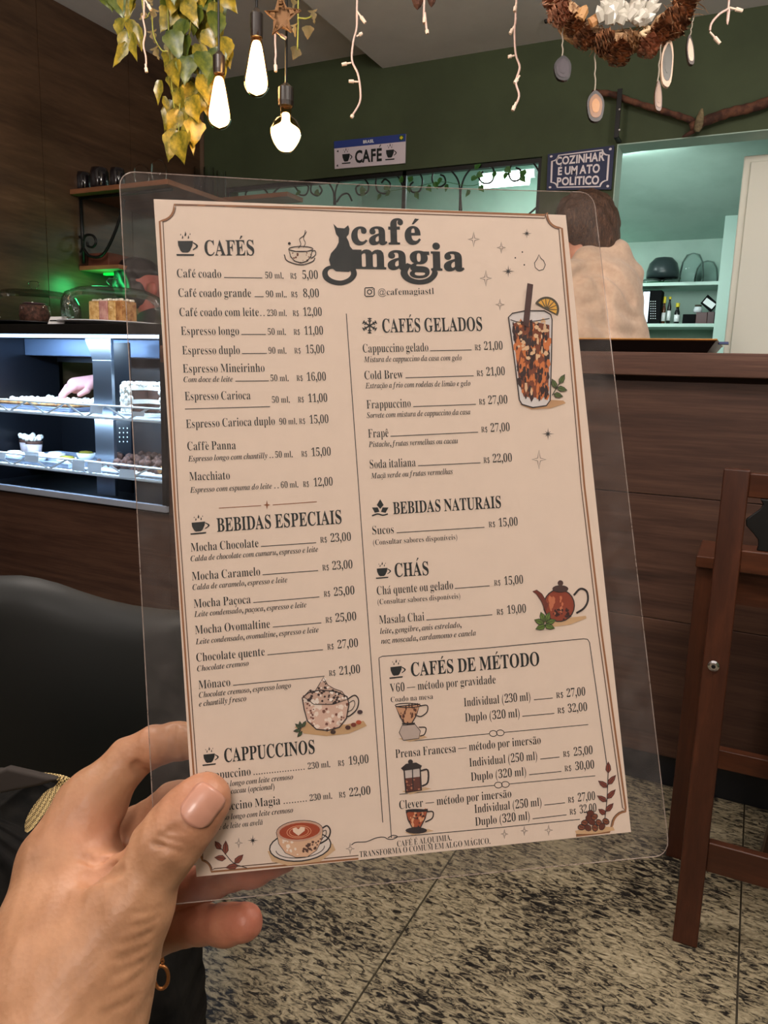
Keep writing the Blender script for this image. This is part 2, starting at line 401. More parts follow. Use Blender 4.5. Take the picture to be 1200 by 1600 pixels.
MB().box(XC, X1, YC+.03, YC+.36, 0, .088).build('plinth', M['dark'], ct)

# ================================================================== PASTRY DISPLAY CASE
ZT1 = float(onY(120, 506, YC)[2]); ZT0 = float(onY(120, 522, YC)[2]); ZD = float(onY(120, 777, YC)[2])
ZA = float(onY(120, 651, YC+.01)[2]); ZBs = float(onY(120, 740, YC+.01)[2])
case = empty('display_case', ((XL+XC)/2, YC+.26, 0), 'black refrigerated pastry case lit blue-white inside, set in the wood-grain counter', 'display case')
DY = .50
MB().box(XL+.01, XC, YC, YC+DY, ZT0, ZT1).build('top_board', M['black'], case, bevel=.003)
MB().box(XL+.01, XC, YC+.01, YC+DY, ZD-.02, ZD).build('case_floor', M['dark'], case)
MB().box(XL+.01, XC, YC-.006, YC+.012, ZD-.012, ZD+.012).build('bottom_frame', mat('pale_metal_trim', (150, 160, 178), .4, .2), case, bevel=.002)
MB().box(XC-.02, XC, YC, YC+DY, ZD, ZT0).build('side_panel', M['dark'], case)
MB().box(XL+.01, XL+.03, YC, YC+DY, ZD, ZT0).build('side_panel', M['dark'], case)
yb = YC+DY-.02
hx0, hx1 = float(onY(76, 600, yb)[0]), float(onY(188, 600, yb)[0]); hz0, hz1 = float(onY(110, 632, yb)[2]), float(onY(110, 566, yb)[2])
bk = MB()
bk.box(XL+.03, hx0, yb, yb+.02, ZD, ZT0).box(hx1, XC-.02, yb, yb+.02, ZD, ZT0).box(hx0, hx1, yb, yb+.02, ZD, hz0).box(hx0, hx1, yb, yb+.02, hz1, ZT0)
bk.build('back_panel', M['dark'], case)
fr = MB().box(hx0-.02, hx0, yb-.008, yb, hz0-.01, hz1+.02).box(hx0, hx1, yb-.008, yb, hz1, hz1+.02).box(hx0+.02, hx0+.03, yb-.006, yb+.02, hz0, hz1)
fr.build('hatch_frame', M['steel'], case)
MB().box(XL+.03, XC-.02, YC+.30, yb, ZT0-.075, ZT0-.002).build('cooling_duct', mat('duct_metal', (92, 110, 138), .4, .6), case, bevel=.004)
led = mat('led_strip', (220, 235, 255), .4, emit=(200, 225, 255), estr=5)
MB().box(XL+.03, XC-.03, YC+.012, YC+.03, ZT0-.012, ZT0-.001).build('led_strip', led, case)
MB().box(XL+.03, XC-.02, YC+.002, YC+.006, ZD+.012, ZT0).build('front_glass', glassy('case_glass', (236, 242, 246), .06), case)
MB().box(XL+.012, XC-.001, YC+.012, YC+.03, .09, ZD-.022).build('front_panel', M['counter_wood'], case, bevel=.001)
MB().box(XL+.012, XC-.001, YC+.03, YC+DY, .09, ZD-.022).build('cabinet_body', M['counter_wood'], case)
MB().box(XL+.012, XC-.001, YC+.03, YC+DY, 0, .088).build('plinth', M['dark'], case)
# stainless support post and perforated bracket
px0, px1 = float(onY(147, 640, YC+.10)[0]), float(onY(176, 640, YC+.10)[0])
po = MB().box(px0, px1, YC+.10, YC+.115, ZD, ZT0-.09)
po.prism([(px0, YC+.10, ZT0-.09), (px1, YC+.10, ZT0-.09), (px1+.0, YC+.10, ZT0-.01), (px0-.035, YC+.10, ZT0-.01)], (0, .015, 0))
po.build('support_post', M['steel'], case, bevel=.001)
bx0, bx1 = float(onY(182, 690, YC+.2)[0]), float(onY(205, 690, YC+.2)[0])
br = MB().box(bx0, bx1, YC+.20, YC+.21, ZD, ZT0-.02).build('perforated_bracket', M['dark'], case)
dots = MB()
for i in range(3):
    for j in range(4):
        c_ = onY(187+6*i, 669+7*j, YC+.199); dots.lathe([(.003, 0), (.003, .001)], c_, 6, (0, -1, 0))
dots.build('hole', M['white'], br)
M['wire'] = mat('white_coated_wire', (238, 244, 250), .35)
def wire_shelf(zf, yf, depth, gap, hgt=.05):
    """front truss (two rails and zigzag) and the rods running back"""
    sh = empty('wire_shelf', ((XL+XC)/2, yf+depth/2, zf)); sh.parent = case; sh.location = sh.location-wloc(case)
    r = MB().tube([(XL+.04, yf, zf), (XC-.03, yf, zf)], .0052, 6).tube([(XL+.04, yf, zf+hgt), (XC-.03, yf, zf+hgt)], .0046, 6)
    x = XL+.05; k = 0
    while x+.10 < XC-.02:
        r.tube([(x, yf, zf+hgt*(k % 2)), (x+.105, yf, zf+hgt*((k+1) % 2))], .0036, 6); x += .105; k += 1
    for yy in (yf+depth*.5, yf+depth-.01): r.tube([(XL+.04, yy, zf-.005), (XC-.03, yy, zf-.005)], .003, 6)
    r.build('shelf_rail', M['wire'], sh)
    rods = MB(); x = XL+.05
    while x < XC-.04: rods.tube([(x, yf, zf+.003), (x, yf+depth, zf+.003)], .0022, 5); x += gap
    rods.build('shelf_rod', M['wire'], sh, kind='stuff')
    return sh
wire_shelf(ZA, YC+.03, .40, .022, .046); wire_shelf(ZBs, YC+.03, .42, .024, .048)

# ---- pastry
M['plate'] = mat('white_plate', (222, 226, 232), .25)
M['cream'] = spotted('coconut_cream', (236, 228, 214), (250, 248, 242), 60, rough=.8, bmp=.6)
M['choc'] = spotted('chocolate_crumb', (46, 26, 20), (84, 52, 40), 70, rough=.8, bmp=.6)
M['sponge'] = spotted('yellow_sponge', (196, 150, 86), (226, 190, 128), 60, rough=.85, bmp=.6)
M['crust'] = spotted('baked_crust', (150, 96, 52), (200, 150, 94), 40, rough=.7, bmp=.5)
M['pink'] = spotted('pink_icing', (186, 128, 124), (216, 170, 160), 40, rough=.6, bmp=.3)
rnd = random.Random(4)
def blob(mb, c, r, n=7, sq=1.0):
    prof = [(0, -r*sq)]+[(r*math.cos(t), r*sq*math.sin(t)) for t in [-.9, -.35, .2, .75]]+[(0, r*sq)]
    mb.lathe(prof, c, n)
def crumbs(name, mt, box_, n, r, parent, seed=1):
    q = random.Random(seed); mb = MB()
    for _ in range(n):
        c_ = [q.uniform(box_[i][0], box_[i][1]) for i in range(3)]; blob(mb, c_, r*q.uniform(.6, 1.3), 6)
    return mb.build(name, mt, parent, smooth=True, kind='stuff')
zs = ZA+.007
# round coconut layer cake, upper shelf right
cc = onY(216, 640, YC+.15); cx, cy = float(cc[0])+.03, YC+.17
ck = empty('layer_cake', (cx, cy, zs), 'white coconut layer cake with dark chocolate layers, cut open, on the upper case shelf', 'cake')
MB().lathe([(0, .012), (.10, .012), (.105, .016), (.11, .016), (.10, .0), (0, 0)], (cx, cy, zs), 32).build('cake_plate', M['plate'], ck, smooth=True)
def wedge(mb, r, z0, z1, a0, a1, n=26):
    p = [(cx, cy, z0)]+[(cx+r*math.cos(a), cy+r*math.sin(a), z0) for a in np.linspace(a0, a1, n)]; mb.prism(p, (0, 0, z1-z0))
A0, A1 = math.radians(-15), math.radians(272)
for i, (z0, z1, mt) in enumerate(((.016, .048, 'choc'), (.048, .064, 'cream'), (.064, .098, 'choc'))):
    mb = MB(); wedge(mb, .084, zs+z0, zs+z1, A0, A1); mb.build('cake_layer', M[mt], ck)
mb = MB(); wedge(mb, .09, zs+.0985, zs+.116, A0, A1); mb.build('icing', M['cream'], ck, smooth=False)
sd = MB(); aa = np.linspace(A0, A1, 40)
sd.add([(cx+r_*math.cos(a), cy+r_*math.sin(a), zs+z_) for a in aa for r_, z_ in ((.0845, .016), (.091, .016), (.091, .098), (.0845, .098))], [(i*4+k, (i+1)*4+k, (i+1)*4+(k+1) % 4, i*4+(k+1) % 4) for i in range(39) for k in range(4)])
sd.build('side_icing', M['cream'], ck)
q = random.Random(7); mb = MB()
for _ in range(620):
    a = q.uniform(A0, A1); s_ = q.random()
    if s_ < .5: blob(mb, (cx+.09*math.cos(a), cy+.09*math.sin(a), zs+q.uniform(.018, .114)), q.uniform(.005, .012), 6)
    else: rr = .088*math.sqrt(q.random()); blob(mb, (cx+rr*math.cos(a), cy+rr*math.sin(a), zs+.117+q.uniform(0, .006)), q.uniform(.004, .009), 6)
mb.build('coconut_flakes', M['cream'], ck, smooth=True, kind='stuff')
# long pie on a tray, upper shelf left
tx0, tx1 = float(onY(2, 640, YC+.2)[0]), float(onY(140, 640, YC+.2)[0])
pie = empty('pie', ((tx0+tx1)/2, YC+.24, zs), 'wide flat pie with pale crumbled topping on the upper case shelf below the hand', 'pie')
MB().box(tx0, tx1, YC+.10, YC+.40, zs, zs+.016).build('tray', mat('grey_tray', (110, 118, 140), .4, .4), pie, bevel=.004)
MB().box(tx0+.015, tx1-.015, YC+.115, YC+.385, zs+.0162, zs+.030).build('crust', M['crust'], pie, bevel=.006)
crumbs('crumb_topping', M['cream'], ((tx0+.10, tx1-.02), (YC+.12, YC+.38), (zs+.030, zs+.040)), 200, .010, pie, 3)
# lower shelf: two cups of whipped dessert, trays, tarts, brownies
zl = ZBs+.007
for i, (u, lab) in enumerate(((8, 'whipped cream dessert cup at the left edge of the lower case shelf'), (34, 'whipped cream dessert cup right of its twin on the lower case shelf'))):
    c_ = onY(u, 700, YC+.26); c_ = (XL+.082+.078*i, YC+.25-.03*i, zl)
    d_ = empty('dessert_cup', c_, lab, 'dessert', 'whipped dessert cups in the case')
    MB().lathe([(0, 0), (.026, 0), (.033, .060), (.031, .060), (.024, .004), (0, .004)], c_, 20).build('cup', mat('pink_cup', (190, 176, 180), .3), d_, smooth=True)
    MB().lathe([(0, .061), (.034, .061), (.034, .072), (0, .072)], c_, 20).build('chocolate_ring', M['choc'], d_)
    mb = MB(); q = random.Random(i)
    for k in range(26):
        a = q.uniform(0, 6.28); rr = .030*math.sqrt(q.random()); blob(mb, (c_[0]+rr*math.cos(a), c_[1]+rr*math.sin(a), zl+.078+q.uniform(0, .014)), .010, 7)
    mb.build('whipped_cream', M['cream'], d_, smooth=True)
t1a, t1b = float(onY(38, 720, YC+.2)[0]), float(onY(150, 720, YC+.2)[0])
tr = MB().box(t1a, t1b, YC+.06, YC+.38, zl, zl+.004).box(t1a, t1b, YC+.06, YC+.064, zl+.004, zl+.016).box(t1a, t1b, YC+.376, YC+.38, zl+.004, zl+.016).box(t1a, t1a+.004, YC+.064, YC+.376, zl+.004, zl+.016).box(t1b-.004, t1b, YC+.064, YC+.376, zl+.004, zl+.016)
tr.build('pastry_tray', mat('silver_tray', (176, 186, 206), .3, .5), None, label='silver rectangular tray holding small tarts on the lower case shelf', cat='tray')
M['glaze'] = mat('green_gold_glaze', (120, 110, 40), .25)
tarts = [(30, 700, .14, 'cream', 'pale crumb tart nearest the left end of the silver tray'), (58, 700, .14, 'cream', 'pale tart second from the left in the silver tray front row'), (86, 700, .20, 'plate', 'white iced tart in the back row of the silver tray'), (103, 700, .12, 'glaze', 'tart with green-gold glaze at the front of the silver tray'), (134, 700, .30, 'glaze', 'tart with green-gold glaze in the back right of the silver tray')]
for i, (u, v, dy, mt, lab) in enumerate(tarts):
    c_ = (max(float(onY(u, v, YC+dy)[0]), t1a+.04), YC+dy, zl+.0045)
    if i == 0: c_ = (t1a+.044, YC+.12, c_[2])
    o = empty('tart', c_, lab, 'tart', 'tarts in the silver tray')
    MB().lathe([(0, 0), (.030, 0), (.040, .026), (.036, .026), (.032, .018), (0, .018)], c_, 20).build('tart_shell', M['plate'], o, smooth=True)
    MB().lathe([(0, .0185), (.031, .0185), (.034, .024), (.024, .033), (0, .036)], c_, 20).build('filling', M[mt], o, smooth=True)
t2a, t2b = float(onY(172, 720, YC+.2)[0]), XC-.03
o = empty('brownie_tray', ((t2a+t2b)/2, YC+.2, zl), 'tray of dark brownies heaped at the right end of the lower case shelf', 'tray')
MB().box(t2a, t2b, YC+.06, YC+.36, zl, zl+.010).build('tray', M['plate'], o, bevel=.003)
crumbs('brownie_pieces', M['choc'], ((t2a+.02, t2b-.06), (YC+.10, YC+.33), (zl+.014, zl+.052)), 190, .016, o, 5)
crumbs('golden_pieces', M['crust'], ((t2b-.10, t2b-.012), (YC+.08, YC+.30), (zl+.014, zl+.040)), 60, .015, o, 6)
# price tags clipped to the shelf fronts
for n_, (u, v, wd, hh, row) in enumerate(((150, 640, 20, 14, 'upper'), (215, 647, 20, 8, 'upper'), (49, 714, 22, 18, 'lower'), (122, 727, 20, 20, 'lower'), (147, 730, 22, 19, 'lower'), (198, 740, 24, 15, 'lower'), (2, 712, 12, 12, 'lower'))):
    a = onY(u-wd/2, v-hh/2, YC+.022); b_ = onY(u+wd/2, v+hh/2, YC+.022)
    z0, z1 = float(b_[2]), float(a[2])
    labs = ['white price tag beside the steel post on the upper shelf', 'small white price tag under the coconut cake', 'price tag left of the silver tray on the lower shelf', 'price tag left of the pair beside the steel post', 'price tag right of the pair beside the steel post', 'price tag under the dark brownies', 'price tag at the left edge of the lower shelf']
    MB().prism([(a[0], YC+.021, z0), (b_[0], YC+.021, z0), (b_[0], YC+.026, z1), (a[0], YC+.026, z1)], (0, .0012, 0)).build('price_tag', M['tag'], None, label=labs[n_], cat='price tag', group='price tags on the case shelves')

# ---- glass cloches on the case
M['tray_dark'] = mat('dark_plate', (30, 30, 34), .3)
def cloche(u0, u1, vb, y, h, lab, platemat, scal=True):
    xa, xb = float(onY(u0, vb, y)[0]), float(onY(u1, vb, y)[0]); r = (xb-xa)/2; c_ = ((xa+xb)/2, y, ZT1)
    pl = MB().lathe([(0, 0), (r*.7, 0), (r*1.0, .012), (r*1.04, .014), (r*1.04, .017), (r*.98, .015), (0, .006)], c_, 40)
    pl.build('serving_plate', platemat, None, smooth=True, label=lab[1], cat='plate', group='serving plates on the case')
    d = empty('glass_cloche', (c_[0], c_[1], ZT1+.017), lab[0], 'cloche', 'glass cloches on the case')
    z = ZT1+.0172
    outer = [(r*.95, 0), (r*.96, h*.25), (r*.95, h*.55), (r*.88, h*.80), (r*.66, h*.95), (r*.30, h*1.0), (0, h*1.01)]
    MB().lathe(outer, (c_[0], c_[1], z), 40).build('dome', M['glass'], d, smooth=True)
    MB().lathe([(0, 0), (.014, 0), (.011, .010), (.020, .018), (.022, .026), (.015, .034), (0, .036)], (c_[0], c_[1], z+h*1.012), 20).build('knob', M['glass'], d, smooth=True)
    return c_, r, z
plm = mat('lace_plate', (200, 204, 214), .25)
c1, r1, z1 = cloche(8, 106, 502, YC+.20, .132, ('left glass cloche over a dark chocolate cake on the display case', 'dark plate under the left cloche, over a chocolate cake'), M['tray_dark'])
c2, r2, z2 = cloche(120, 238, 502, YC+.20, .132, ('right glass cloche over yellow cake slices on the display case', 'silver lace-edged plate under the right cloche with the yellow cake'), plm)
o = empty('chocolate_cake', (c1[0], c1[1], c1[2]+.008), 'dark chocolate cake seen under the left glass cloche', 'cake')
MB().lathe([(0, 0), (.055, 0), (.062, .04), (.056, .082), (0, .086)], (c1[0]-.0, c1[1], c1[2]+.0065), 28).build('sponge', M['choc'], o, smooth=True)
MB().lathe([(0, 0), (.050, 0), (.04, .006), (0, .008)], (c1[0], c1[1], c1[2]+.0927), 28).build('icing', mat('dark_icing', (60, 30, 40), .3), o, smooth=True)
sl = [(-.062, .050, 'sponge', 'yellow crumb cake slice at the left under the right cloche'), (-.012, .044, 'pink', 'pink-iced cake slice in the middle under the right cloche'), (.032, .038, 'sponge', 'yellow cake slice right of the pink one under the cloche'), (.068, .030, 'crust', 'brown cake slice at the right under the right cloche')]
for dx, wd, mt, lab in sl:
    o = empty('cake_slice', (c2[0]+dx, c2[1], c2[2]+.016), lab, 'cake', 'cake slices under the right cloche')
    MB().box(c2[0]+dx-wd/2, c2[0]+dx+wd/2, c2[1]-.04, c2[1]+.04, c2[2]+.016, c2[2]+.098).build('sponge', M[mt], o, bevel=.004)
    mb = MB(); q = random.Random(int(dx*1000))
    for k in range(30): blob(mb, (c2[0]+dx+q.uniform(-.45, .45)*wd, c2[1]+q.uniform(-.036, .036), c2[2]+.100+q.uniform(0, .003)), .005, 6)
    mb.build('sugar_topping', M['cream'], o, smooth=True)
a = onY(74, 503, YC+.03); b_ = onY(99, 494, YC+.03)
lc = empty('label_card', ((a[0]+b_[0])/2, YC+.03, ZT1), 'small white name card between the two cloches on the case top', 'card')
MB().prism([(a[0], YC+.03, ZT1), (b_[0], YC+.03, ZT1), (b_[0], YC+.045, ZT1+.03), (a[0], YC+.045, ZT1+.03)], (0, .0015, 0)).build('card', M['white'], lc)
MB().box(a[0]+.008, b_[0]-.012, YC+.034, YC+.0365, ZT1+.013, ZT1+.017).build('writing', M['ink'], lc)

# ================================================================== TRAY on the counter
ta, tb = onY(842, 540, YC+.06), onY(1104, 548, YC+.06)
tx0, tx1 = float(ta[0]), float(tb[0]); ty0, ty1 = YC+.06, YC+.34; th = .034; fl_ = .022
mb = MB()
def ringt(z, g): return [(tx0-g, ty0-g, z), (tx1+g, ty0-g, z), (tx1+g, ty1+g, z), (tx0-g, ty1+g, z)]
R_ = [ringt(ZS1+.0005, 0), ringt(ZS1+th, fl_), ringt(ZS1+th-.002, fl_-.004), ringt(ZS1+.004, .002)]
mb.add([p for r_ in R_ for p in r_], [(3, 2, 1, 0)]+[(i*4+k, i*4+(k+1) % 4, (i+1)*4+(k+1) % 4, (i+1)*4+k) for i in range(3) for k in range(4)]+[(12, 13, 14, 15)])
tray = empty('baking_tray', ((tx0+tx1)/2, (ty0+ty1)/2, ZS1), 'dark metal tray with a shiny rim on the counter in front of the hooded person', 'tray')
mb.build('tray_body', mat('dark_tray_metal', (34, 26, 24), .35, .7), tray)
rim = ringt(ZS1+th, fl_); MB().tube(rim, .003, 6, closed=True).build('rim', M['brass'], tray)
MB().box(tx1+fl_-.006, tx1+fl_+.022, YC+.16, YC+.20, ZS1+th-.004, ZS1+th+.002).build('handle', mat('blue_grip', (60, 70, 110), .4), tray)

# ================================================================== KITCHEN behind the opening
def kx(u, Y): return float(onY(u, 440, Y)[0])
YSF = YK-.30
cx1 = kx(1123, YSF); zsh1 = float(onY(1050, 441, YSF)[2]); zsh2 = float(onY(1050, 505.5, YSF)[2])
cab = empty('kitchen_shelving', (cx1-.5, YK-.15, 0), 'mint painted kitchen shelf unit behind the hooded person', 'shelving')
MB().box(cx1, kx(1150, YSF), YSF-.02, YK-.002, 0, 2.35).build('side_board', M['mint2'], cab)
MB().box(cx1-1.2, cx1, YSF, YK-.002, zsh1-.02, zsh1).build('shelf', M['mint2'], cab)
MB().box(cx1-1.2, cx1, YSF, YK-.002, zsh2-.02, zsh2).build('shelf', M['mint2'], cab)
MB().box(cx1-1.2, cx1, YK-.02, YK-.002, .02, zsh2-.02).build('back_board', M['mint'], cab)
for x in (cx1-.30, cx1-.8): MB().box(x, x+.006, YK-.026, YK-.02, .02, zsh2-.02).build('batten', M['mint'], cab)
fx = float(onY(1146, 400, 3.9)[0])
pn = empty('tall_cabinet', (fx+.4, 4.1, 0), 'tall off-white cabinet at the right of the kitchen opening', 'cabinet')
MB().box(fx, fx+.8, 3.9, 4.3, 0, float(onY(1170, 243, 3.9)[2])).build('body', M['offwhite'], pn, bevel=.006)
MB().box(fx+.03, fx+.78, 3.884, 3.899, .02, float(onY(1170, 243, 3.9)[2])-.03).build('door', M['offwhite'], pn, bevel=.004)
Yo = YK-.16
def dome(u0, u1, z, h, mt, lab, name='glass_dome', cat='dome', grp=None, tilt=0):
    xa, xb = kx(u0, Yo), kx(u1, Yo); r = (xb-xa)/2
    r = min(r, .15)
    o = MB().lathe([(r, 0), (r*.99, h*.3), (r*.86, h*.68), (r*.55, h*.93), (0, h), (0, h-.004), (r*.53, h*.93-.005), (r*.83, h*.66), (r*.96, h*.3), (r*.97, 0)], ((xa+xb)/2, Yo, z), 28).build(name, mt, None, smooth=True)
    return tag(o, lab, cat, grp)
MB().lathe([(0, 0), (.14, 0), (.145, .006), (0, .006)], (kx(1030, Yo), Yo, zsh1+.0005), 28).build('cutting_board', mat('green_board', (20, 90, 50), .5), None, label='round green board under the dark bowl on the upper kitchen shelf', cat='board')
dome(1009, 1060, zsh1+.045, .13, mat('dark_bowl', (48, 58, 60), .3), 'dark upturned bowl on the upper kitchen shelf', 'bowl', 'bowl')
dome(1000, 1036, zsh1+.007, .036, M['glass'], 'low glass lid under the left side of the dark bowl', 'glass_cover', 'cover')
dome(1034, 1064, zsh1+.007, .040, M['glass'], 'low glass lid under the right side of the dark bowl', 'glass_cover', 'cover')
gj = glassy('kitchen_glass', (250, 252, 252), .14, mul=.7)
o = dome(1062, 1101, zsh1+.001, .18, gj, 'tall clear glass dome right of the dark bowl, on the upper kitchen shelf')
o.location.y += -.085
o = dome(1082, 1121, zsh1+.001, .155, gj, 'clear glass dome at the right end of the upper kitchen shelf')
o.location.y += .075; o.location.x -= .0
def kbox(u0, u1, v0, v1, mt, name, lab, cat, dep=.10, dy=0, grp=None):
    a = onY(u0, v0, YSF+.03+dy); b_ = onY(u1, v1, YSF+.03+dy)
    z0 = zsh2+.0005 if v1 > 499 else float(b_[2])
    return MB().box(a[0], b_[0], YSF+.03+dy, YSF+.03+dy+dep, z0, float(a[2])).build(name, mt, None, bevel=.002, label=lab, cat=cat, group=grp)
bkm = mat('black_box', (9, 10, 12), .8, spec=.15)
bb = empty('coffee_machine', (kx(1018, YSF+.03), YSF+.1, zsh2), 'black appliance with a pale vertical stripe on the lower kitchen shelf', 'appliance')
a = onY(996, 454, YSF+.03); b_ = onY(1030, 503, YSF+.03)
MB().box(a[0], b_[0], YSF+.03, YSF+.16, zsh2+.0005, float(a[2])).build('body', bkm, bb, bevel=.003)
s0, s1 = onY(1006, 456, YSF+.03), onY(1012, 500, YSF+.03)
MB().box(s0[0], s1[0], YSF+.022, YSF+.029, zsh2+.01, float(s0[2])).build('stripe', M['steel'], bb)
mb = MB()
for i in range(3):
    for j in range(8):
        c_ = onY(1017+3.4*i, 471+3.8*j, YSF+.0295); mb.box(c_[0]-.003, c_[0]+.003, YSF+.026, YSF+.0298, c_[2]-.002, c_[2]+.002)
mb.build('button', M['white'], bb)
yel = mat('yellow_plastic', (214, 196, 40), .4)
def bottle(u, v0, w_, lab, liquid, capm, vcap):
    c_ = onY(u, 500, YSF+.08); top = float(onY(u, v0, YSF+.08)[2]); zc_ = float(onY(u, vcap, YSF+.08)[2]); r = w_*.0023
    o = empty('bottle', (c_[0], YSF+.08, zsh2), lab, 'bottle', 'bottles on the lower kitchen shelf')
    H_ = zc_-zsh2
    MB().lathe([(0, 0), (r, 0), (r, H_*.7), (r*.5, H_*.9), (r*.5, H_)], (c_[0], YSF+.08, zsh2+.0005), 16).build('body', liquid, o, smooth=True)
    MB().lathe([(0, 0), (r*.75, 0), (r*.75, top-zc_), (0, top-zc_)], (c_[0], YSF+.08, zc_+.001), 16).build('cap', capm, o)
    MB().lathe([(r*1.02, H_*.15), (r*1.02, H_*.55)], (c_[0], YSF+.08, zsh2+.0005), 16).build('paper_label', M['white'], o, smooth=True)
    return o
bottle(1036, 464, 5, 'tall yellow-capped bottle next to the black appliance', mat('amber_liquid', (84, 44, 20), .2), yel, 474)
bottle(1044, 464, 5, 'slim yellow-capped bottle second from the black appliance', mat('dark_liquid', (30, 26, 24), .2), yel, 468)
bottle(1057, 474, 7, 'squat bottle with a white label and yellow cap', mat('black_liquid', (24, 24, 24), .2), yel, 480)
kbox(1067, 1086, 491, 503, bkm, 'spice_box', 'low black box right of the labelled bottle', 'box', .08)
kbox(1088, 1104, 488, 503, mat('red_black_box', (70, 24, 26), .4), 'tea_box', 'dark red box under the small jar on the kitchen shelf', 'box', .08)
kbox(1106, 1115, 487, 503, mat('red_black_box2', (58, 20, 26), .4), 'tea_box', 'dark red box at the right end of the kitchen shelf', 'box', .08)
c_ = onY(1090, 488, YSF+.07)
o = empty('jar', (c_[0], YSF+.07, c_[2]), 'small white jar standing on the dark red box', 'jar')
MB().lathe([(0, 0), (.022, 0), (.026, .015), (.022, .035), (0, .036)], (c_[0], YSF+.07, float(onY(1090, 488, YSF+.03)[2])+.001), 16).build('body', M['plate'], o, smooth=True)
MB().lathe([(0, 0), (.02, 0), (.02, .010), (0, .012)], (c_[0], YSF+.07, float(onY(1090, 488, YSF+.03)[2])+.038), 16).build('lid', mat('jar_lid', (70, 64, 50), .4), o, smooth=True)
c_ = onY(1108, 477, YSF+.06); zt = float(onY(1110, 487, YSF+.03)[2])
o = empty('framed_card', (c_[0], YSF+.06, zt), 'white card in a dark frame tilted on the red box', 'card')
s_, c0 = math.sin(.62), math.cos(.62); zc_ = zt+.052
MB().obox((c_[0], YSF+.06, zc_), (c0*.040, 0, -s_*.048), (0, .003, 0), (s_*.032, 0, c0*.032)).build('frame', bkm, o)
MB().obox((c_[0], YSF+.0555, zc_), (c0*.034, 0, -s_*.034), (0, .001, 0), (s_*.018, 0, c0*.018)).build('card', M['white'], o)
# kitchen tube lamp seen through the scrollwork
ta, tb = onY(752, 283, 4.3), onY(826, 283, 4.3)
o = empty('tube_lamp', ((ta[0]+tb[0])/2, 4.3, ta[2]), 'glaring white kitchen lamp behind the iron scrollwork', 'lamp')
zz = float((ta[2]+tb[2])/2)
MB().tube([(ta[0], 4.3, zz), (tb[0], 4.3, zz)], .030, 12).build('tube', mat('tube_glow', (255, 255, 255), .4, emit=(225, 255, 250), estr=22), o, smooth=True)
MB().box(ta[0]-.02, tb[0]+.02, 4.33, 4.36, zz+.02, zz+.06).build('housing', M['white'], o)
MB().box((ta[0]+tb[0])/2-.004, (ta[0]+tb[0])/2+.004, 4.34, 4.348, zz+.06, 2.55).build('stem', M['white'], o)

# ================================================================== IRON SCROLL GRILLE in the opening
gr = empty('scroll_grille', ((XO0+XO1)/2, YW+.03, 1.25), 'black wrought-iron scroll grille filling the left kitchen opening under the wall', 'grille')
g = MB(); yg = YW+.02
for x in (XO0+.008, float(onY(632, 300, yg)[0]), XO1-.008): g.box(x-.010, x+.010, yg-.008, yg+.008, 1.251, ZO-.002)
g.box(XO0+.018, XO1-.018, yg-.008, yg+.008, ZO-.022, ZO-.002); g.box(XO0+.018, XO1-.018, yg-.008, yg+.008, 1.251, 1.27)
g.build('frame', M['black'], gr)
def W(u, v, y=None): return onY(u, v, yg if y is None else y)
def scroll(pts, r=.0045): MB().tube(spline([W(*p) for p in pts], 5), r, 6).build('scroll', M['black'], gr, smooth=True)
scroll([(848, 300), (844, 318), (820, 340)])
scroll([(721, 330), (720, 300), (727, 275), (745, 256), (762, 254), (772, 268), (768, 284), (755, 286), (748, 276), (755, 268)])
scroll([(721, 330), (726, 348)])
scroll([(718, 330), (718, 290), (708, 270), (692, 259), (678, 268), (676, 284), (686, 292), (696, 286), (694, 276), (688, 273)])
scroll([(846, 300), (843, 270), (826, 249), (806, 250), (795, 268), (800, 282), (812, 280), (813, 266), (806, 262)])
scroll([(632, 270), (650, 266), (660, 280), (656, 298), (644, 300), (641, 290), (646, 284)])
scroll([(630, 292), (620, 274), (600, 266), (588, 280), (590, 298), (604, 302), (610, 288), (602, 280), (596, 286)])
scroll([(524, 320), (524, 300), (530, 284), (545, 274), (565, 276), (576, 290), (572, 302), (560, 304), (556, 294), (562, 288)])
scroll([(522, 320), (521, 300), (512, 284), (500, 278), (488, 286), (486, 300), (496, 306), (503, 298), (499, 290)])
scroll([(424, 320), (426, 304), (438, 292), (454, 286), (464, 296), (468, 304), (478, 304), (482, 292), (474, 286)])
scroll([(422, 320), (418, 302), (406, 290), (394, 291), (384, 302), (386, 312), (396, 312), (399, 305)])
scroll([(526, 316), (534, 305), (544, 303), (550, 314)])
leafm = spotted('ivy_leaf_green', (40, 84, 34), (70, 120, 50), 30, rough=.5)
def leaf_mesh(L=.06, W_=.04, lobes=0, seed=0, fold=.25, curl=.3, n=8):
    """leaf blade in local x(width) y(length, tip at +y) with midrib fold; returns verts, faces"""
    q = random.Random(seed); V_, F_ = [], []
    for j in range(n+1):
        t = j/n; wd = math.sin(math.pi*min(t*.92+.08, 1)**.75)*W_/2*(1+.12*math.sin(t*37+seed))
        if lobes: wd = W_/2*(.35+.65*abs(math.cos(t*math.pi*2.0)))*(1-t)**.5*(1.05 if t < .9 else .6)
        z = curl*L*(t*t)*-.5
        for k in (-1, -.5, 0, .5, 1):
            V_.append((wd*k, L*t-(.06*L*abs(k) if t > .2 else -.02*L*abs(k)), z+abs(k)*wd*fold*(1+.3*math.sin(9*t+seed))))
    for j in range(n):
        for k in range(4): a_ = j*5+k; F_.append((a_, a_+1, a_+6, a_+5))
    return V_, F_
LEAFS = {}
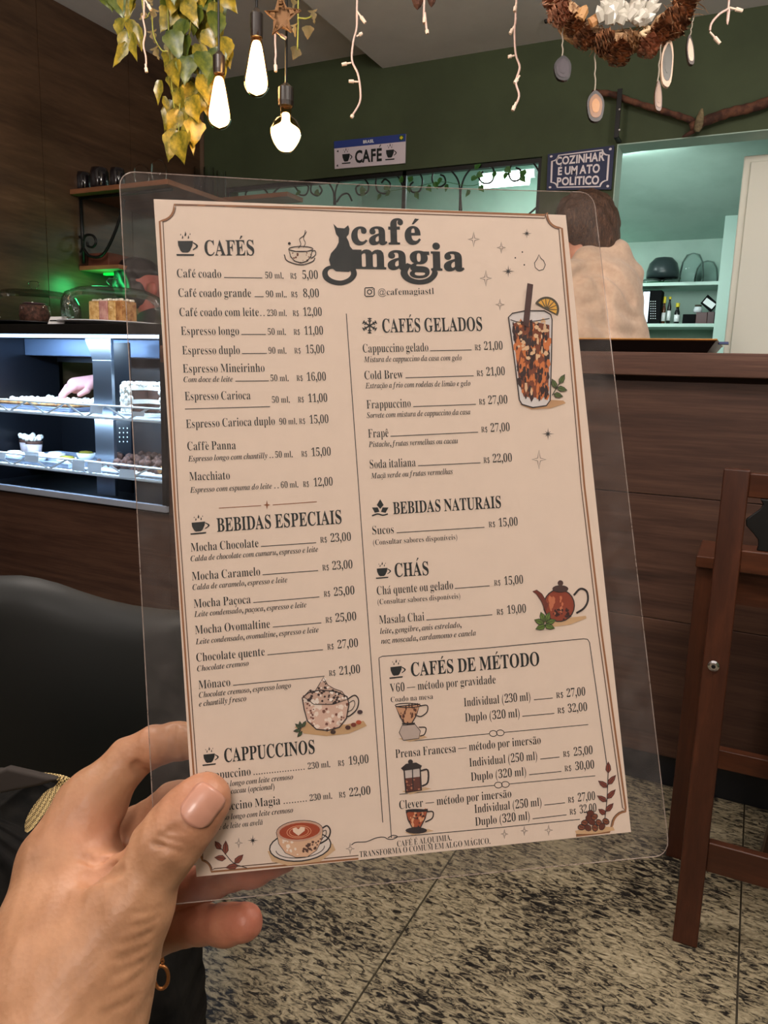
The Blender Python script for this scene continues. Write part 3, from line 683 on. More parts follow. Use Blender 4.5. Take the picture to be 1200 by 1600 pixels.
def leaf(mt, parent, pos, dirv, facing, L=.06, W_=.04, lobes=0, seed=0):
    """one leaf; dirv: where the tip points, facing: rough normal"""
    key = (mt.name, round(L, 3), round(W_, 3), lobes, seed % 4)
    if key not in LEAFS:
        v_, f_ = leaf_mesh(L, W_, lobes, seed % 4); me_ = bpy.data.meshes.new('leaf'); me_.from_pydata(v_, [], f_); me_.materials.append(mt); me_.shade_smooth(); LEAFS[key] = me_
    o = bpy.data.objects.new('leaf', LEAFS[key]); COL.objects.link(o)
    y = Vector(dirv).normalized(); z = Vector(facing); z = (z-y*z.dot(y)).normalized(); x = y.cross(z)
    R_ = Matrix((x, y, z)).transposed()
    o.rotation_euler = R_.to_euler(); o.parent = parent; o.location = Vector(pos)-wloc(parent); return o
ivg = empty('ivy_vine', tuple(W(740, 290)), 'green ivy sprigs threaded through the iron scroll grille', 'vine')
q = random.Random(11)
for (u, v) in ((628, 285), (640, 290), (650, 300), (645, 282), (668, 290), (680, 284), (690, 278), (700, 288), (736, 280), (745, 272), (750, 290), (735, 298), (742, 264), (775, 268), (790, 262), (815, 275), (822, 272), (793, 270), (610, 300), (600, 292), (596, 304), (562, 296), (570, 304), (470, 300), (493, 298)):
    leaf(leafm, ivg, W(u, v, yg-.02), (q.uniform(-1, 1), q.uniform(-.2, .2), q.uniform(-1, .6)), (-.3, -1, .3), .038, .030, 0, q.randint(0, 3))
MB().tube(spline([W(600, 300, yg-.015), W(650, 292, yg-.018), W(690, 284, yg-.016), W(740, 290, yg-.018), W(790, 268, yg-.017), W(825, 274, yg-.018)], 5), .0015, 5).build('stem', leafm, ivg)

# ================================================================== LETTERING (outlines of the built-in font, laid flat on surfaces)
ACC = {'á': ('a', 'ac'), 'é': ('e', 'ac'), 'í': ('i', 'ac'), 'ó': ('o', 'ac'), 'ã': ('a', 'ti'), 'õ': ('o', 'ti'), 'ê': ('e', 'ci'), 'ô': ('o', 'ci'), 'ç': ('c', 'ce'),
       'è': ('e', 'gr'), 'É': ('E', 'ac'), 'Á': ('A', 'ac'), 'Í': ('I', 'ac')}
STY = {'serif': (0x1D400, 0x1D41A, 0x1D7CE, -.0085), 'head': (0x1D400, 0x1D41A, 0x1D7CE, .004), 'ital': (0x1D468, 0x1D482, 0x1D7CE, -.004),
       'logo': (0x1D400, 0x1D41A, 0x1D7CE, .017), 'sans': (65, 97, 48, .0), 'bsans': (65, 97, 48, .034)}
def gchar(ch, st):
    a, b_, d, _ = STY[st]
    if 'A' <= ch <= 'Z': return chr(a+ord(ch)-65)
    if 'a' <= ch <= 'z': return chr(b_+ord(ch)-97)
    if '0' <= ch <= '9': return chr(d+ord(ch)-48)
    return ch
GL = {}
def make_glyphs(need):
    obs = {}
    for ch, st in sorted(need):
        cu = bpy.data.curves.new('g', 'FONT'); cu.body = gchar(ch, st); cu.offset = STY[st][3]; cu.size = 1; cu.resolution_u = 3
        o = bpy.data.objects.new('g', cu); COL.objects.link(o); obs[(ch, st)] = o
    bpy.context.view_layer.update(); dg = bpy.context.evaluated_depsgraph_get()
    for k, o in obs.items():
        e = o.evaluated_get(dg); me_ = e.to_mesh()
        v = np.array([(p.co.x, p.co.y) for p in me_.vertices]) if len(me_.vertices) else np.zeros((0, 2))
        f = [tuple(p.vertices) for p in me_.polygons]
        adv = .30 if not len(v) else v[:, 0].max()+max(v[:, 0].min(), .02)
        GL[k] = (v, f, adv); e.to_mesh_clear()
    for o in obs.values():
        cu = o.data; bpy.data.objects.remove(o); bpy.data.curves.remove(cu)
CAPH = .66
def glyph(ch, st):
    """returns verts, faces, advance in units of cap height"""
    if (ch, st, 'x') in GL: return GL[(ch, st, 'x')]
    base, ac = ACC.get(ch, (ch, None))
    v, f, adv = GL[(base, st)]; v = v.copy(); f = list(f)
    if ch in ',.' and len(v) and st != 'bsans':
        cc_ = v.mean(0); v = (v-cc_)*1.55+cc_-np.array([0, .01])
    if ch == ' ': v = np.zeros((0, 2)); f = []; adv = .24
    if ac:
        x0, x1, y1, y0 = v[:, 0].min(), v[:, 0].max(), v[:, 1].max(), v[:, 1].min()
        if base == 'i': y1 = .47; sel = v[:, 1] > .50; v[sel, 1] = .47+(v[sel, 1]-.5)*.02; v[sel, 0] = (x0+x1)/2+(v[sel, 0]-(x0+x1)/2)*.1
        c = (x0+x1)/2; w_ = .055 if st in ('head', 'logo') else .035; g = y1+.045
        sl = .06 if st == 'ital' else 0
        q = {'ac': [(-.02, 0), (.03, 0), (.13+w_, .14), (.07, .16)], 'gr': [(.02, 0), (-.03, 0), (-.13-w_, .14), (-.07, .16)],
             'ci': [(-.15, 0), (-.10, 0), (0, .08), (.10, 0), (.15, 0), (.02, .14), (-.02, .14)],
             'ti': [(-.17, .0), (-.08, .06), (.06, 0), (.17, .07), (.17, .12), (.06, .06), (-.08, .12), (-.17, .06)],
             'ce': [(.0, -.02), (.05, -.02), (.09, -.12), (.02, -.21), (-.1, -.2), (-.1, -.17), (.02, -.16), (.03, -.12)]}[ac]
        b0 = len(v); off = np.array([c+sl, g if ac != 'ce' else y0])
        v = np.vstack([v, np.array(q)+off])
        if ac == 'ci': f += [(b0, b0+1, b0+2, b0+6), (b0+2, b0+3, b0+4, b0+5), (b0+2, b0+5, b0+6)]
        elif ac == 'ti': f += [(b0, b0+1, b0+6, b0+7), (b0+1, b0+2, b0+5, b0+6), (b0+2, b0+3, b0+4, b0+5)]
        elif ac == 'ce': f += [(b0, b0+1, b0+2, b0+7), (b0+7, b0+2, b0+3, b0+6), (b0+6, b0+3, b0+4, b0+5)]
        else: f += [(b0, b0+1, b0+2, b0+3)]
    r = (v/CAPH, f, adv/CAPH); GL[(ch, st, 'x')] = r; return r
def text_geo(s_, st):
    """whole line, x from 0, in cap heights; returns verts, faces, width"""
    V_, F_, x = [], [], 0; base = 0
    for ch in s_:
        v, f, a = glyph(ch, st)
        if len(v):
            V_.append(v+np.array([x, 0])); F_ += [tuple(i+base for i in t) for t in f]; base += len(v)
        x += a
    if not V_: return np.zeros((0, 2)), [], 1
    V_ = np.vstack(V_); V_[:, 0] -= V_[:, 0].min(); return V_, F_, V_[:, 0].max()
def put_text(mb, s_, st, fn):
    """fn(x 0..1, y in cap heights) -> 3-D"""
    v, f, w_ = text_geo(s_, st)
    mb.add([fn(p[0]/w_, p[1]) for p in v], f); return mb
NEED = {(c_, st) for st in ('serif', 'ital') for c_ in 'ABCDEFGHIJKLMNOPQRSTUVWXYZabcdefghijklmnopqrstuvwxyz0123456789,.()—$@'} | {(c_, 'head') for c_ in 'ABCDEFGHIJKLMNOPQRSTUVWXYZ'} | {(c_, 'logo') for c_ in 'cafemgi'} | {(c_, 'bsans') for c_ in 'ABCDEFGHILMNOPRSTUZ'} | {(' ', s) for s in STY} | {(c_, 'serif') for c_ in '@'}
make_glyphs(NEED)

def cup_icon(mb, fn, steam=True):
    """small cup pictogram in a unit box, fn(x,y)->3-D"""
    body = [(.10, .62), (.74, .62), (.72, .44), (.62, .24), (.54, .18), (.30, .18), (.22, .24), (.12, .44)]
    mb.add([fn(*p) for p in body], [tuple(range(len(body)))])
    mb.add([fn(*p) for p in [(.04, .12), (.80, .12), (.78, .05), (.06, .05)]], [(0, 1, 2, 3)])
    n = 10; o_ = [fn(.74+.20*math.sin(math.pi*i/n)*1.1, .58-.32*i/n) for i in range(n+1)]; i_ = [fn(.74+.12*math.sin(math.pi*i/n)*1.1, .53-.22*i/n) for i in range(n+1)]
    mb.add(o_+i_, [(i, i+1, n+2+i, n+1+i) for i in range(n)])
    if steam:
        for x, y, s in ((.30, .76, .05), (.42, .88, .065), (.55, .76, .05), (.22, .86, .03), (.62, .88, .03)):
            mb.add([fn(x-s*.6, y-s), fn(x+s*.3, y-s*1.2), fn(x+s*.7, y), fn(x, y+s*1.6)], [(0, 1, 2, 3)])
    return mb

# ================================================================== SIGNS on the green wall
def sign_frame(TL, TR, BR, BL, y, thick):
    """returns plate corners on plane Y and a mapper (a right 0..1, b up 0..1)"""
    c = [onY(*p, y) for p in (BL, BR, TR, TL)]
    def fn(a, b_, off=0): return (c[0]*(1-a)*(1-b_)+c[1]*a*(1-b_)+c[2]*a*b_+c[3]*(1-a)*b_)+np.array([0, -off, 0])
    return fn
f1 = sign_frame((522, 221), (634, 209), (633, 255), (523, 264), YW-.012, .01)
def rrect(fn, off, a0, a1, b0, b1): return [fn(a0, b0, off), fn(a1, b0, off), fn(a1, b1, off), fn(a0, b1, off)]
s1 = empty('coffee_sign', f1(.5, 0), 'white and blue licence-plate style sign reading CAFÉ on the green wall', 'sign')
MB().prism(rrect(f1, 0, 0, 1, 0, 1), (0, .006, 0)).build('plate', mat('sign_white', (206, 196, 206), .4), s1)
MB().prism(rrect(f1, .0012, 0, 1, .74, 1), (0, .001, 0)).build('blue_band', mat('sign_blue', (44, 62, 132), .4), s1)
mb = MB(); put_text(mb, 'CAFÉ', 'bsans', lambda x, y: f1(.30+.38*x, .16+.40*y, .0014)); mb.build('lettering', M['ink'], s1)
mb = MB(); put_text(mb, 'BRASIL', 'bsans', lambda x, y: f1(.42+.15*x, .815+.10*y, .0026)); mb.build('band_lettering', M['white'], s1)
mb = MB()
for a in (.10, .72): cup_icon(mb, lambda x, y, a=a: f1(a+.17*x, .12+.62*y, .0014))
for a, b_ in ((.05, .62), (.04, .10)): mb.add([f1(a-.015, b_, .0014), f1(a+.015, b_-.03, .0014), f1(a+.01, b_+.06, .0014)], [(0, 1, 2)])
mb.build('cup_emblem', M['ink'], s1)
MB().prism(rrect(f1, .0026, .915, .975, .79, .96), (0, .001, 0)).build('flag', mat('flag_green', (40, 84, 56), .5), s1)
MB().add([f1(.945, .81, .003), f1(.97, .875, .003), f1(.945, .94, .003), f1(.92, .875, .003)], [(0, 1, 2, 3)]).build('flag_diamond', yel, s1)
f2 = sign_frame((856, 241), (960, 227), (955, 296), (854, 297), YW-.014, .01)
M['enamel'] = mat('blue_enamel', (34, 42, 76), .45, spec=.3); M['enamel_w'] = mat('cream_enamel', (214, 204, 208), .3)
s2 = empty('enamel_sign', f2(.5, 0), 'dark blue enamel sign reading COZINHAR É UM ATO POLÍTICO above the hooded person', 'sign')
MB().prism(rrect(f2, 0, 0, 1, 0, 1), (0, .006, 0)).build('plate', M['enamel'], s2)
mb = MB()
def notch_path(i, r, n=5, ar=1.0):
    pts = []
    for cx_, cy_, a0 in ((i, i, 90), (1-i, i, 180), (1-i, 1-i, 270), (i, 1-i, 0)):
        for k in range(n+1):
            a = math.radians(a0-90*k/n) if True else 0
            pts.append((cx_+r*math.cos(a), cy_+r*ar*math.sin(a)))
    return pts
def band(mb, path, wid, fn, off, closed=True):
    """flat line of width wid (in fn units; x and y) following path"""
    q_ = []
    for i in range(len(path)):
        a_, b_ = np.array(path[i]), np.array(path[(i+1) % len(path)])
        m_ = max(1, int(np.hypot(*(b_-a_))/.06)) if (closed or i < len(path)-1) else 1
        q_ += [tuple(a_+(b_-a_)*j/m_) for j in range(m_)]
    path = q_
    n = len(path); L_, R2 = [], []
    for i in range(n):
        p0 = np.array(path[i-1] if closed or i > 0 else path[0]); p1 = np.array(path[(i+1) % n] if closed or i < n-1 else path[-1]); t = p1-p0; t = t/(np.hypot(*t)+1e-12)
        nn = np.array([-t[1], t[0]]); p = np.array(path[i]); L_.append(fn(*(p+nn*wid/2), off)); R2.append(fn(*(p-nn*wid/2), off))
    m_ = n if closed else n-1
    mb.add(L_+R2, [(i, (i+1) % n, n+(i+1) % n, n+i) for i in range(m_)]); return mb
band(mb, notch_path(.07, .10, 5, 1.4), .028, f2, .0012)
for a, b_ in ((.055, .075), (.945, .075), (.945, .925), (.055, .925)):
    mb.add([f2(a+.022*math.cos(t), b_+.03*math.sin(t), .0012) for t in np.linspace(0, 6.28, 9)[:-1]], [tuple(range(8))])
mb.build('border', M['enamel_w'], s2)
mb = MB()
for s_, a0, a1, b_ in (('COZINHAR', .13, .87, .68), ('É UM ATO', .17, .81, .405), ('POLÍTICO', .16, .81, .13)):
    put_text(mb, s_, 'bsans', lambda x, y, a0=a0, a1=a1, b_=b_: f2(a0+(a1-a0)*x, b_+.19*y, .0012))
mb.build('lettering', M['enamel_w'], s2)

# ================================================================== BRANCH and bracket, ceiling nail
bark = spotted('branch_bark', (58, 34, 26), (104, 66, 48), 25, rough=.85, bmp=.8)
yb_ = YW-.05
def Wb(u, v, y=yb_): return onY(u, v, y)
brn = empty('wall_branch', tuple(Wb(1080, 180)), 'gnarled brown branch fixed across the green wall above the kitchen opening', 'branch')
MB().tube(spline([Wb(925, 145), Wb(955, 147), Wb(985, 158), Wb(1030, 172), Wb(1075, 186), Wb(1088, 194)], 5), [.012*(.85+.35*abs(math.sin(i*1.3))) for i in range(26)], 9).build('limb', bark, brn, smooth=True)
MB().tube(spline([Wb(1078, 200), Wb(1100, 190), Wb(1140, 176), Wb(1175, 168), Wb(1230, 148), Wb(1300, 120)], 5), [.019*(.9+.25*abs(math.sin(i*1.9))) for i in range(26)], 9).build('limb', bark, brn, smooth=True)
MB().tube(spline([Wb(1095, 196), Wb(1080, 207), Wb(1066, 214)], 4), [.014, .013, .012, .011, .01, .009, .008, .006, .003], 8).build('twig', bark, brn, smooth=True)
MB().tube(spline([Wb(1089, 206, yb_-.02), Wb(1093, 188, yb_-.025), Wb(1097, 170, yb_-.02)], 4), [.010, .015, .016, .017, .016, .015, .012, .009, .005], 8).build('knot', spotted('grey_lichen', (96, 84, 64), (140, 124, 92), 40, rough=.9), brn, smooth=True)
bk_ = empty('wall_bracket', tuple(onY(968, 214, YW-.01)), 'flat black metal bracket holding the branch to the green wall', 'bracket')
a, b_ = onY(969, 139, YW-.075), onY(966, 215, YW-.075)
MB().box(a[0]-.010, a[0]+.010, YW-.080, YW-.074, b_[2], a[2]).build('strap', M['black'], bk_, bevel=.001)
MB().box(a[0]-.010, a[0]+.010, YW-.0735, YW-.001, b_[2], b_[2]+.006).build('foot', M['black'], bk_)
mb = MB()
for v in (171, 203): c_ = onY(968, v, YW-.081); mb.lathe([(.004, 0), (.004, .002)], c_, 8, (0, -1, 0))
mb.build('screw', M['chrome'], bk_)
c_ = onZ(854, 31, ZR-.0005)
MB().lathe([(.0, -.0), (.010, -.001), (.008, -.012), (0, -.016)], (c_[0], c_[1], ZR), 10).build('ceiling_hook', M['black'], None, label='tiny dark screw hook in the ceiling left of the wreath', cat='hook')

# ================================================================== SHELF on the left wall, with mugs, glasses and the lower ledge
YS0 = float(onX(108, 296, XL)[1])
u_a, u_b = onY(107, 296, YS0), onY(262, 297, YS0)
zsf = float(u_a[2]); xs1 = float(u_b[0])
sh = empty('wall_shelf', ((XL+xs1)/2, YS0+.3, zsf-.3), 'wooden wall shelf on scrolled black iron bracket in the dark corner', 'shelf')
MB().box(XL+.002, xs1, YS0, YS0+.55, zsf-.022, zsf).build('board', M['shelf_wood'], sh, bevel=.003)
def S(u, v, y=None): return onY(u, v, YS0+.05 if y is None else y)
xbv = float(S(126, 330)[0]); xbv = XL+.012
ib = MB()
sb = lambda *p: spline([S(*q_) for q_ in p], 5)
ib.tube([S(126, 312), S(131, 412)], .008, 6); ib.tube([(XL+.01, YS0+.05, zsf-.030), (xs1-.02, YS0+.05, zsf-.030)], .007, 6)
ib.tube(sb((194, 312), (186, 345), (172, 380), (158, 400), (140, 400), (130, 388)), .007, 6)
ib.tube(sb((130, 376), (134, 368), (145, 368), (150, 378), (145, 386), (137, 384), (137, 378)), .006, 6)
ib.tube(sb((128, 372), (118, 368), (108, 372), (106, 380), (112, 384)), .006, 6)
ib.tube(sb((128, 388), (122, 398), (110, 400), (96, 392), (84, 372)), .004, 6)
ib.build('iron_bracket', M['black'], sh, smooth=True)
def lowshelf():
    ya = YS0+.04
    a_, b2 = onY(118, 416, ya), onY(186, 418, ya)
    o = empty('lower_ledge', ((a_[0]+b2[0])/2, ya+.1, a_[2]-.02), 'short brown ledge below the iron bracket, green light under it', 'shelf')
    MB().box(XL+.002, b2[0], ya, ya+.3, a_[2]-.02, a_[2]).build('board', M['shelf_wood'], o, bevel=.002)
    MB().box(XL+.05, XL+.14, ya+.10, ya+.12, a_[2]-.030, a_[2]-.0205).build('green_light', mat('green_led', (30, 220, 90), .4, emit=(20, 230, 80), estr=.5), o)
    r0, r1 = onY(137, 396, ya+.05), onY(170, 414, ya+.05)
    bx = MB().box(r0[0], r1[0], ya+.05, ya+.18, a_[2]+.0005, r0[2]).build('cardboard_box', mat('red_brown_card', (96, 52, 36), .7), None, bevel=.003, label='red-brown box on the short ledge behind the case', cat='box')
    w0, w1 = onY(174, 392, 3.2), onY(206, 412, 3.2)
    MB().box(w0[0], w1[0], 3.20, 3.30, w1[2], w0[2]).build('stand_top', mat('white_card', (210, 200, 196), .7), wt, bevel=.003)
    MB().box(w0[0]+.02, w1[0]-.02, 3.215, 3.285, 0, w1[2]).build('stand_body', M['dark'], wt)
wt = empty('coffee_grinder', tuple(onY(190, 412, 3.25)*np.array([1, 1, 0])), 'tall dark machine with a pale top behind the dark-haired person', 'machine')
lowshelf()
M['mug'] = mat('dark_mug', (24, 20, 24), .15, coat=.6)
for i, (u, r_, h_, lab) in enumerate(((131, .034, .090, 'dark mug at the left end of the wall shelf'), (156, .042, .10, 'larger dark mug in the middle of the wall shelf row'), (184, .034, .090, 'dark mug right of the large one on the wall shelf'))):
    y_ = YS0+.08; c_ = onY(u, 290, y_)
    o = empty('mug', (c_[0], y_, zsf), lab, 'mug', 'dark mugs on the wall shelf')
    MB().lathe([(0, 0), (r_*.8, 0), (r_, r_*.5), (r_, h_*.8), (r_*.86, h_), (r_*.78, h_), (r_*.8, h_*.6), (r_*.7, .01), (0, .01)], (c_[0], y_, zsf+.0005), 24).build('body', M['mug'], o, smooth=True)
    MB().tube([(c_[0]+(r_+.018*math.sin(t))*.7, y_-(r_+.018*math.sin(t))*.72, zsf+h_*.5-.028*math.cos(t)) for t in np.linspace(.1, 3.04, 9)], .005, 6).build('handle', M['mug'], o, smooth=True)
gls = [(222, 258, 0, .036), (249, 251, 0, .036)]
for i, (u, vt, y_, r_) in enumerate(gls):
    c_ = onY(u, 300, y_); x_ = float(c_[0]); zt = float(onY(u, vt, y_)[2])
    if x_+r_ > xs1: x_ = xs1-r_-.004-.0*i
    places = ['next to the dark mugs', 'at the right end of the board']
    yy = YS0+.10
    x_ = float(onY(u, 300, yy)[0]); x_ = min(x_, xs1-r_-.004-.075*(5-i)*0)
    if i >= 3: continue
    h_ = float(onY(u, vt, yy)[2])-zsf
    MB().lathe([(0, 0), (r_*.8, 0), (r_, h_*.5), (r_*.9, h_*.85), (r_*.5, h_), (0, h_)], (x_, yy, zsf+.0005), 20).build('drinking_glass', M['glass'], None, smooth=True, label='clear upturned glass on the wall shelf, '+places[i], cat='glass', group='glasses on the wall shelf')
# glasses and tins on a ledge along the green wall, seen through the laminate's top margin
la, lb = onY(288, 318, YW-.1), onY(372, 318, YW-.1)
lz = float(la[2])
lg = empty('glass_ledge', ((la[0]+lb[0])/2, YW-.08, lz-.02), 'narrow ledge with tall glasses at the corner of the green wall', 'shelf')
MB().box(XL+.004, lb[0]+.35, YW-.15, YW-.002, lz-.022, lz).build('board', M['shelf_wood'], lg)
for i, (u, vt, r_) in enumerate(((284, 254, .034), (312, 262, .030), (327, 262, .028), (346, 268, .026))):
    c_ = onY(u, 318, YW-.09); h_ = float(onY(u, vt, YW-.09)[2])-lz
    pl = ['leftmost, by the corner', 'second from the corner', 'third from the corner', 'nearest the scroll grille'][i]
    MB().lathe([(0, 0), (r_*.8, 0), (r_, h_*.5), (r_, h_), (r_*.92, h_), (r_*.9, .01), (0, .01)], (c_[0], YW-.09, lz+.0005), 20).build('tall_glass', M['glass'], None, smooth=True, label='tall clear glass on the corner ledge, '+pl, cat='glass', group='tall glasses on the corner ledge')

# ================================================================== PENDANT BULBS
warm = (1.0, .66, .34)
def bulb(u, vtop, vsock0, vsock1, vbot, wpx, kind, d, lab):
    """pendant: cord to the ceiling, black socket, glass envelope, glowing core and its light"""
    k = d/FPX; c0 = P(u, vsock0, d); top = P(u, vtop, d)
    x, y = c0[0], c0[1]
    zs0 = c0[2]; L_ = (vbot-vsock1)*k*1.03; Ls = (vsock1-vsock0)*k*1.02; R_ = wpx*k/2
    zt = ZR if x > XS1 else ZL
    if XS0 < x < XS1: zt = ZL-(ZL-ZR)*(x-XS0)/(XS1-XS0)
    o = empty('pendant_bulb', (x, y, zs0-Ls-L_), lab, 'pendant lamp', 'bare bulb pendants over the counter')
    MB().tube([(x, y, zs0-.002), (x, y, zt)], .0032, 6).build('cord', M['black'], o)
    MB().lathe([(0, 0), (R_*.48, 0), (R_*.50, Ls*.2), (R_*.50, Ls*.78), (R_*.36, Ls*.86), (R_*.14, Ls), (0, Ls*1.02)], (x, y, zs0-Ls), 20).build('socket', M['sock'], o, smooth=False)
    z = zs0-Ls
    if kind == 'st': prof = [(R_*.42, 0), (R_*.62, -.25*L_), (R_*.92, -.60*L_), (R_*1.0, -.74*L_), (R_*.92, -.86*L_), (R_*.5, -.97*L_), (0, -L_)]
    else: prof = [(R_*.36, 0), (R_*.38, -.20*L_), (R_*.72, -.30*L_), (R_*1.0, -.52*L_), (R_*.92, -.70*L_), (R_*.5, -.92*L_), (R_*.3, -.99*L_), (0, -L_)]
    if kind == 'st': core = [(0, -.04*L_), (R_*.36, -.10*L_), (R_*.70, -.50*L_), (R_*.86, -.74*L_), (R_*.70, -.88*L_), (0, -.97*L_)]
    else: core = [(0, -.12*L_), (R_*.24, -.16*L_), (R_*.30, -.34*L_), (R_*.88, -.5*L_), (R_*.86, -.70*L_), (R_*.46, -.92*L_), (0, -.97*L_)]
    prof = [(max(float(a_), 0), float(b_)) for a_, b_ in spline([np.array(p) for p in prof], 4)]; core = [(max(float(a_), 0), float(b_)) for a_, b_ in spline([np.array(p) for p in core], 4)]
    MB().lathe(prof, (x, y, z-.0005), 28).build('glass_envelope', M['bulb_glass'], o, smooth=True)
    MB().lathe(core, (x, y, z-.0005), 20).build('glowing_filament', M['glow'], o, smooth=True)
    lamp('bulb_light', 'POINT', (x, y, z-.6*L_), 26, warm, .03)
M['sock'] = mat('socket_black', (32, 24, 20), .25, coat=.5)
M['bulb_glass'] = glassy('amber_glass', (255, 226, 190), .08)
M['glow'] = mat('filament_glow', (255, 240, 200), .5, emit=(255, 226, 168), estr=16)
bulb(342, 0, 80, 112, 191, 38, 'st', 2.02, 'long pear-shaped glowing bulb hanging lowest beside the garland')
bulb(401, 0, 12, 54, 138, 40, 'st', 1.95, 'pear-shaped glowing bulb hanging highest, in the middle of three')
bulb(447, 0, 130, 163, 229, 50, 'gl', 1.95, 'round glowing bulb hanging at the right of three, below the star')

# ================================================================== GARLAND, FAIRY LIGHTS, STAR, WREATH
M['goldleaf'] = spotted('yellow_green_leaf', (66, 72, 16), (158, 138, 44), 28, .38, .62, rough=.28)
M['greenleaf'] = spotted('olive_green_leaf', (34, 56, 16), (92, 102, 34), 28, .38, .62, rough=.35)
M['drybleaf'] = spotted('small_dry_leaf', (96, 84, 44), (128, 104, 64), 25, rough=.6)
M['stem'] = mat('garland_stem', (140, 142, 60), .5)
def garland(name, lab, stems, leaves, d0, cat='garland'):
    top = P(*stems[0][0], d0)
    o = empty(name, tuple(P(*stems[0][-1], d0)), lab, cat)
    for s_ in stems:
        pts = [P(u, v, d0) for u, v in s_]
        if s_[0][1] <= 2: t_ = pts[0]; pts = [np.array([t_[0], t_[1], ZL-.001])]+pts
        MB().tube(spline(pts, 5), .0022, 5).build('stem', M['stem'], o, smooth=True)
    for (u, v, L_, W_, ang, mt, dd, sd) in leaves:
        k = d0/FPX; a = math.radians(ang)
        dr = RT*math.sin(a)-UP*math.cos(a)-FW*.10*math.sin(sd*2.1)
        fc = -FW+RT*.55*math.sin(sd*1.7)+UP*.4*math.cos(sd*2.3)
        leaf(M[mt], o, P(u, v, d0+dd), dr, fc, round(L_*k/.012)*.012 if L_ > 20 else L_*k, round(W_*k/.010)*.010 if L_ > 20 else W_*k, 0 if L_ > 20 else 1, sd)
    return o
q = random.Random(3); lv = []
def envl(v):
    L_ = np.interp(v, [-30, 0, 60, 110, 150, 200, 240], [258, 258, 260, 264, 262, 260, 268]); R_ = np.interp(v, [-30, 0, 60, 100, 130, 160, 200, 240], [352, 350, 352, 350, 335, 318, 308, 290]); return L_, R_
v = -40
i = 0
while v < 205:
    a, b_ = envl(v); n_ = max(2, int((b_-a)/19))
    for k in range(n_):
        u = a+(b_-a)*(k+.5)/n_+q.uniform(-7, 7)
        lv.append((u, v+q.uniform(-8, 8), q.uniform(38, 50), q.uniform(26, 34), q.uniform(-28, 28), 'greenleaf' if q.random() < (.55 if v < 60 else .12) else 'goldleaf', q.uniform(-.05, .05), i)); i += 1
    v += 15
lv += [(280, 205, 48, 36, 4, 'goldleaf', -.06, 3), (250, 125, 36, 14, -10, 'goldleaf', 0, 2), (256, 150, 30, 12, 15, 'goldleaf', 0, 5), (296, 200, 44, 14, 12, 'goldleaf', 0, 1),
       (347, 60, 40, 20, 8, 'goldleaf', .02, 4), (352, 80, 36, 22, -4, 'goldleaf', .03, 6), (300, 150, 46, 34, 10, 'goldleaf', -.04, 7)]
garland('leaf_garland', 'thick hanging garland of yellow-green leaves left of the bulbs', [[(262, 0), (264, 60), (268, 130), (276, 200)], [(300, 0), (290, 80), (282, 150), (279, 208)], [(335, 0), (340, 50), (345, 90)]], lv, 2.25)
lv = []
for (u, v, L_, W_, a_, mt) in ((152, -22, 40, 26, 30, 'greenleaf'), (170, -26, 44, 30, 10, 'greenleaf'), (188, -28, 46, 34, 0, 'goldleaf'), (205, -25, 48, 30, -8, 'goldleaf'), (180, -8, 36, 26, 20, 'greenleaf'), (196, -8, 38, 28, 4, 'goldleaf'), (214, -18, 30, 22, -20, 'goldleaf'),
                              (190, 28, 34, 20, -12, 'goldleaf'), (204, 30, 36, 20, 10, 'goldleaf'), (200, 48, 46, 20, -20, 'goldleaf'), (206, 52, 44, 20, 6, 'goldleaf'), (214, 40, 40, 16, 8, 'goldleaf'), (198, 66, 42, 16, -28, 'goldleaf')):
    lv.append((u, v, L_, W_, a_, mt, 0, len(lv)))
garland('leaf_sprig', 'shorter sprig of yellow-green leaves hanging at the upper left', [[(190, 0), (196, 30), (202, 60)]], lv, 2.2)
lv = [(232, -8, 18, 15, 20, 'drybleaf', 0, 0), (241, 14, 20, 16, -10, 'drybleaf', 0, 1), (238, 48, 19, 16, 10, 'drybleaf', 0, 2), (242, 74, 20, 17, 15, 'drybleaf', 0, 3), (228, 20, 16, 12, -40, 'drybleaf', 0, 4)]
garland('ivy_strand', 'thin strand of small dry ivy leaves beside the white fairy light string', [[(222, 0), (236, 20), (240, 55), (252, 78), (262, 80)]], lv, 2.15, 'vine')
lv = [(459, -4, 18, 14, 0, 'drybleaf', 0, 1), (489, 16, 20, 15, 5, 'drybleaf', 0, 2), (460, 38, 20, 12, 0, 'drybleaf', 0, 3), (482, 40, 21, 15, -5, 'drybleaf', 0, 0), (464, 74, 21, 15, -14, 'drybleaf', 0, 1)]
garland('ivy_strand', 'thin strand of small ivy leaves right of the star', [[(466, 0), (466, 35), (465, 78)], [(466, 28), (478, 29), (487, 26)]], lv, 2.0, 'vine')
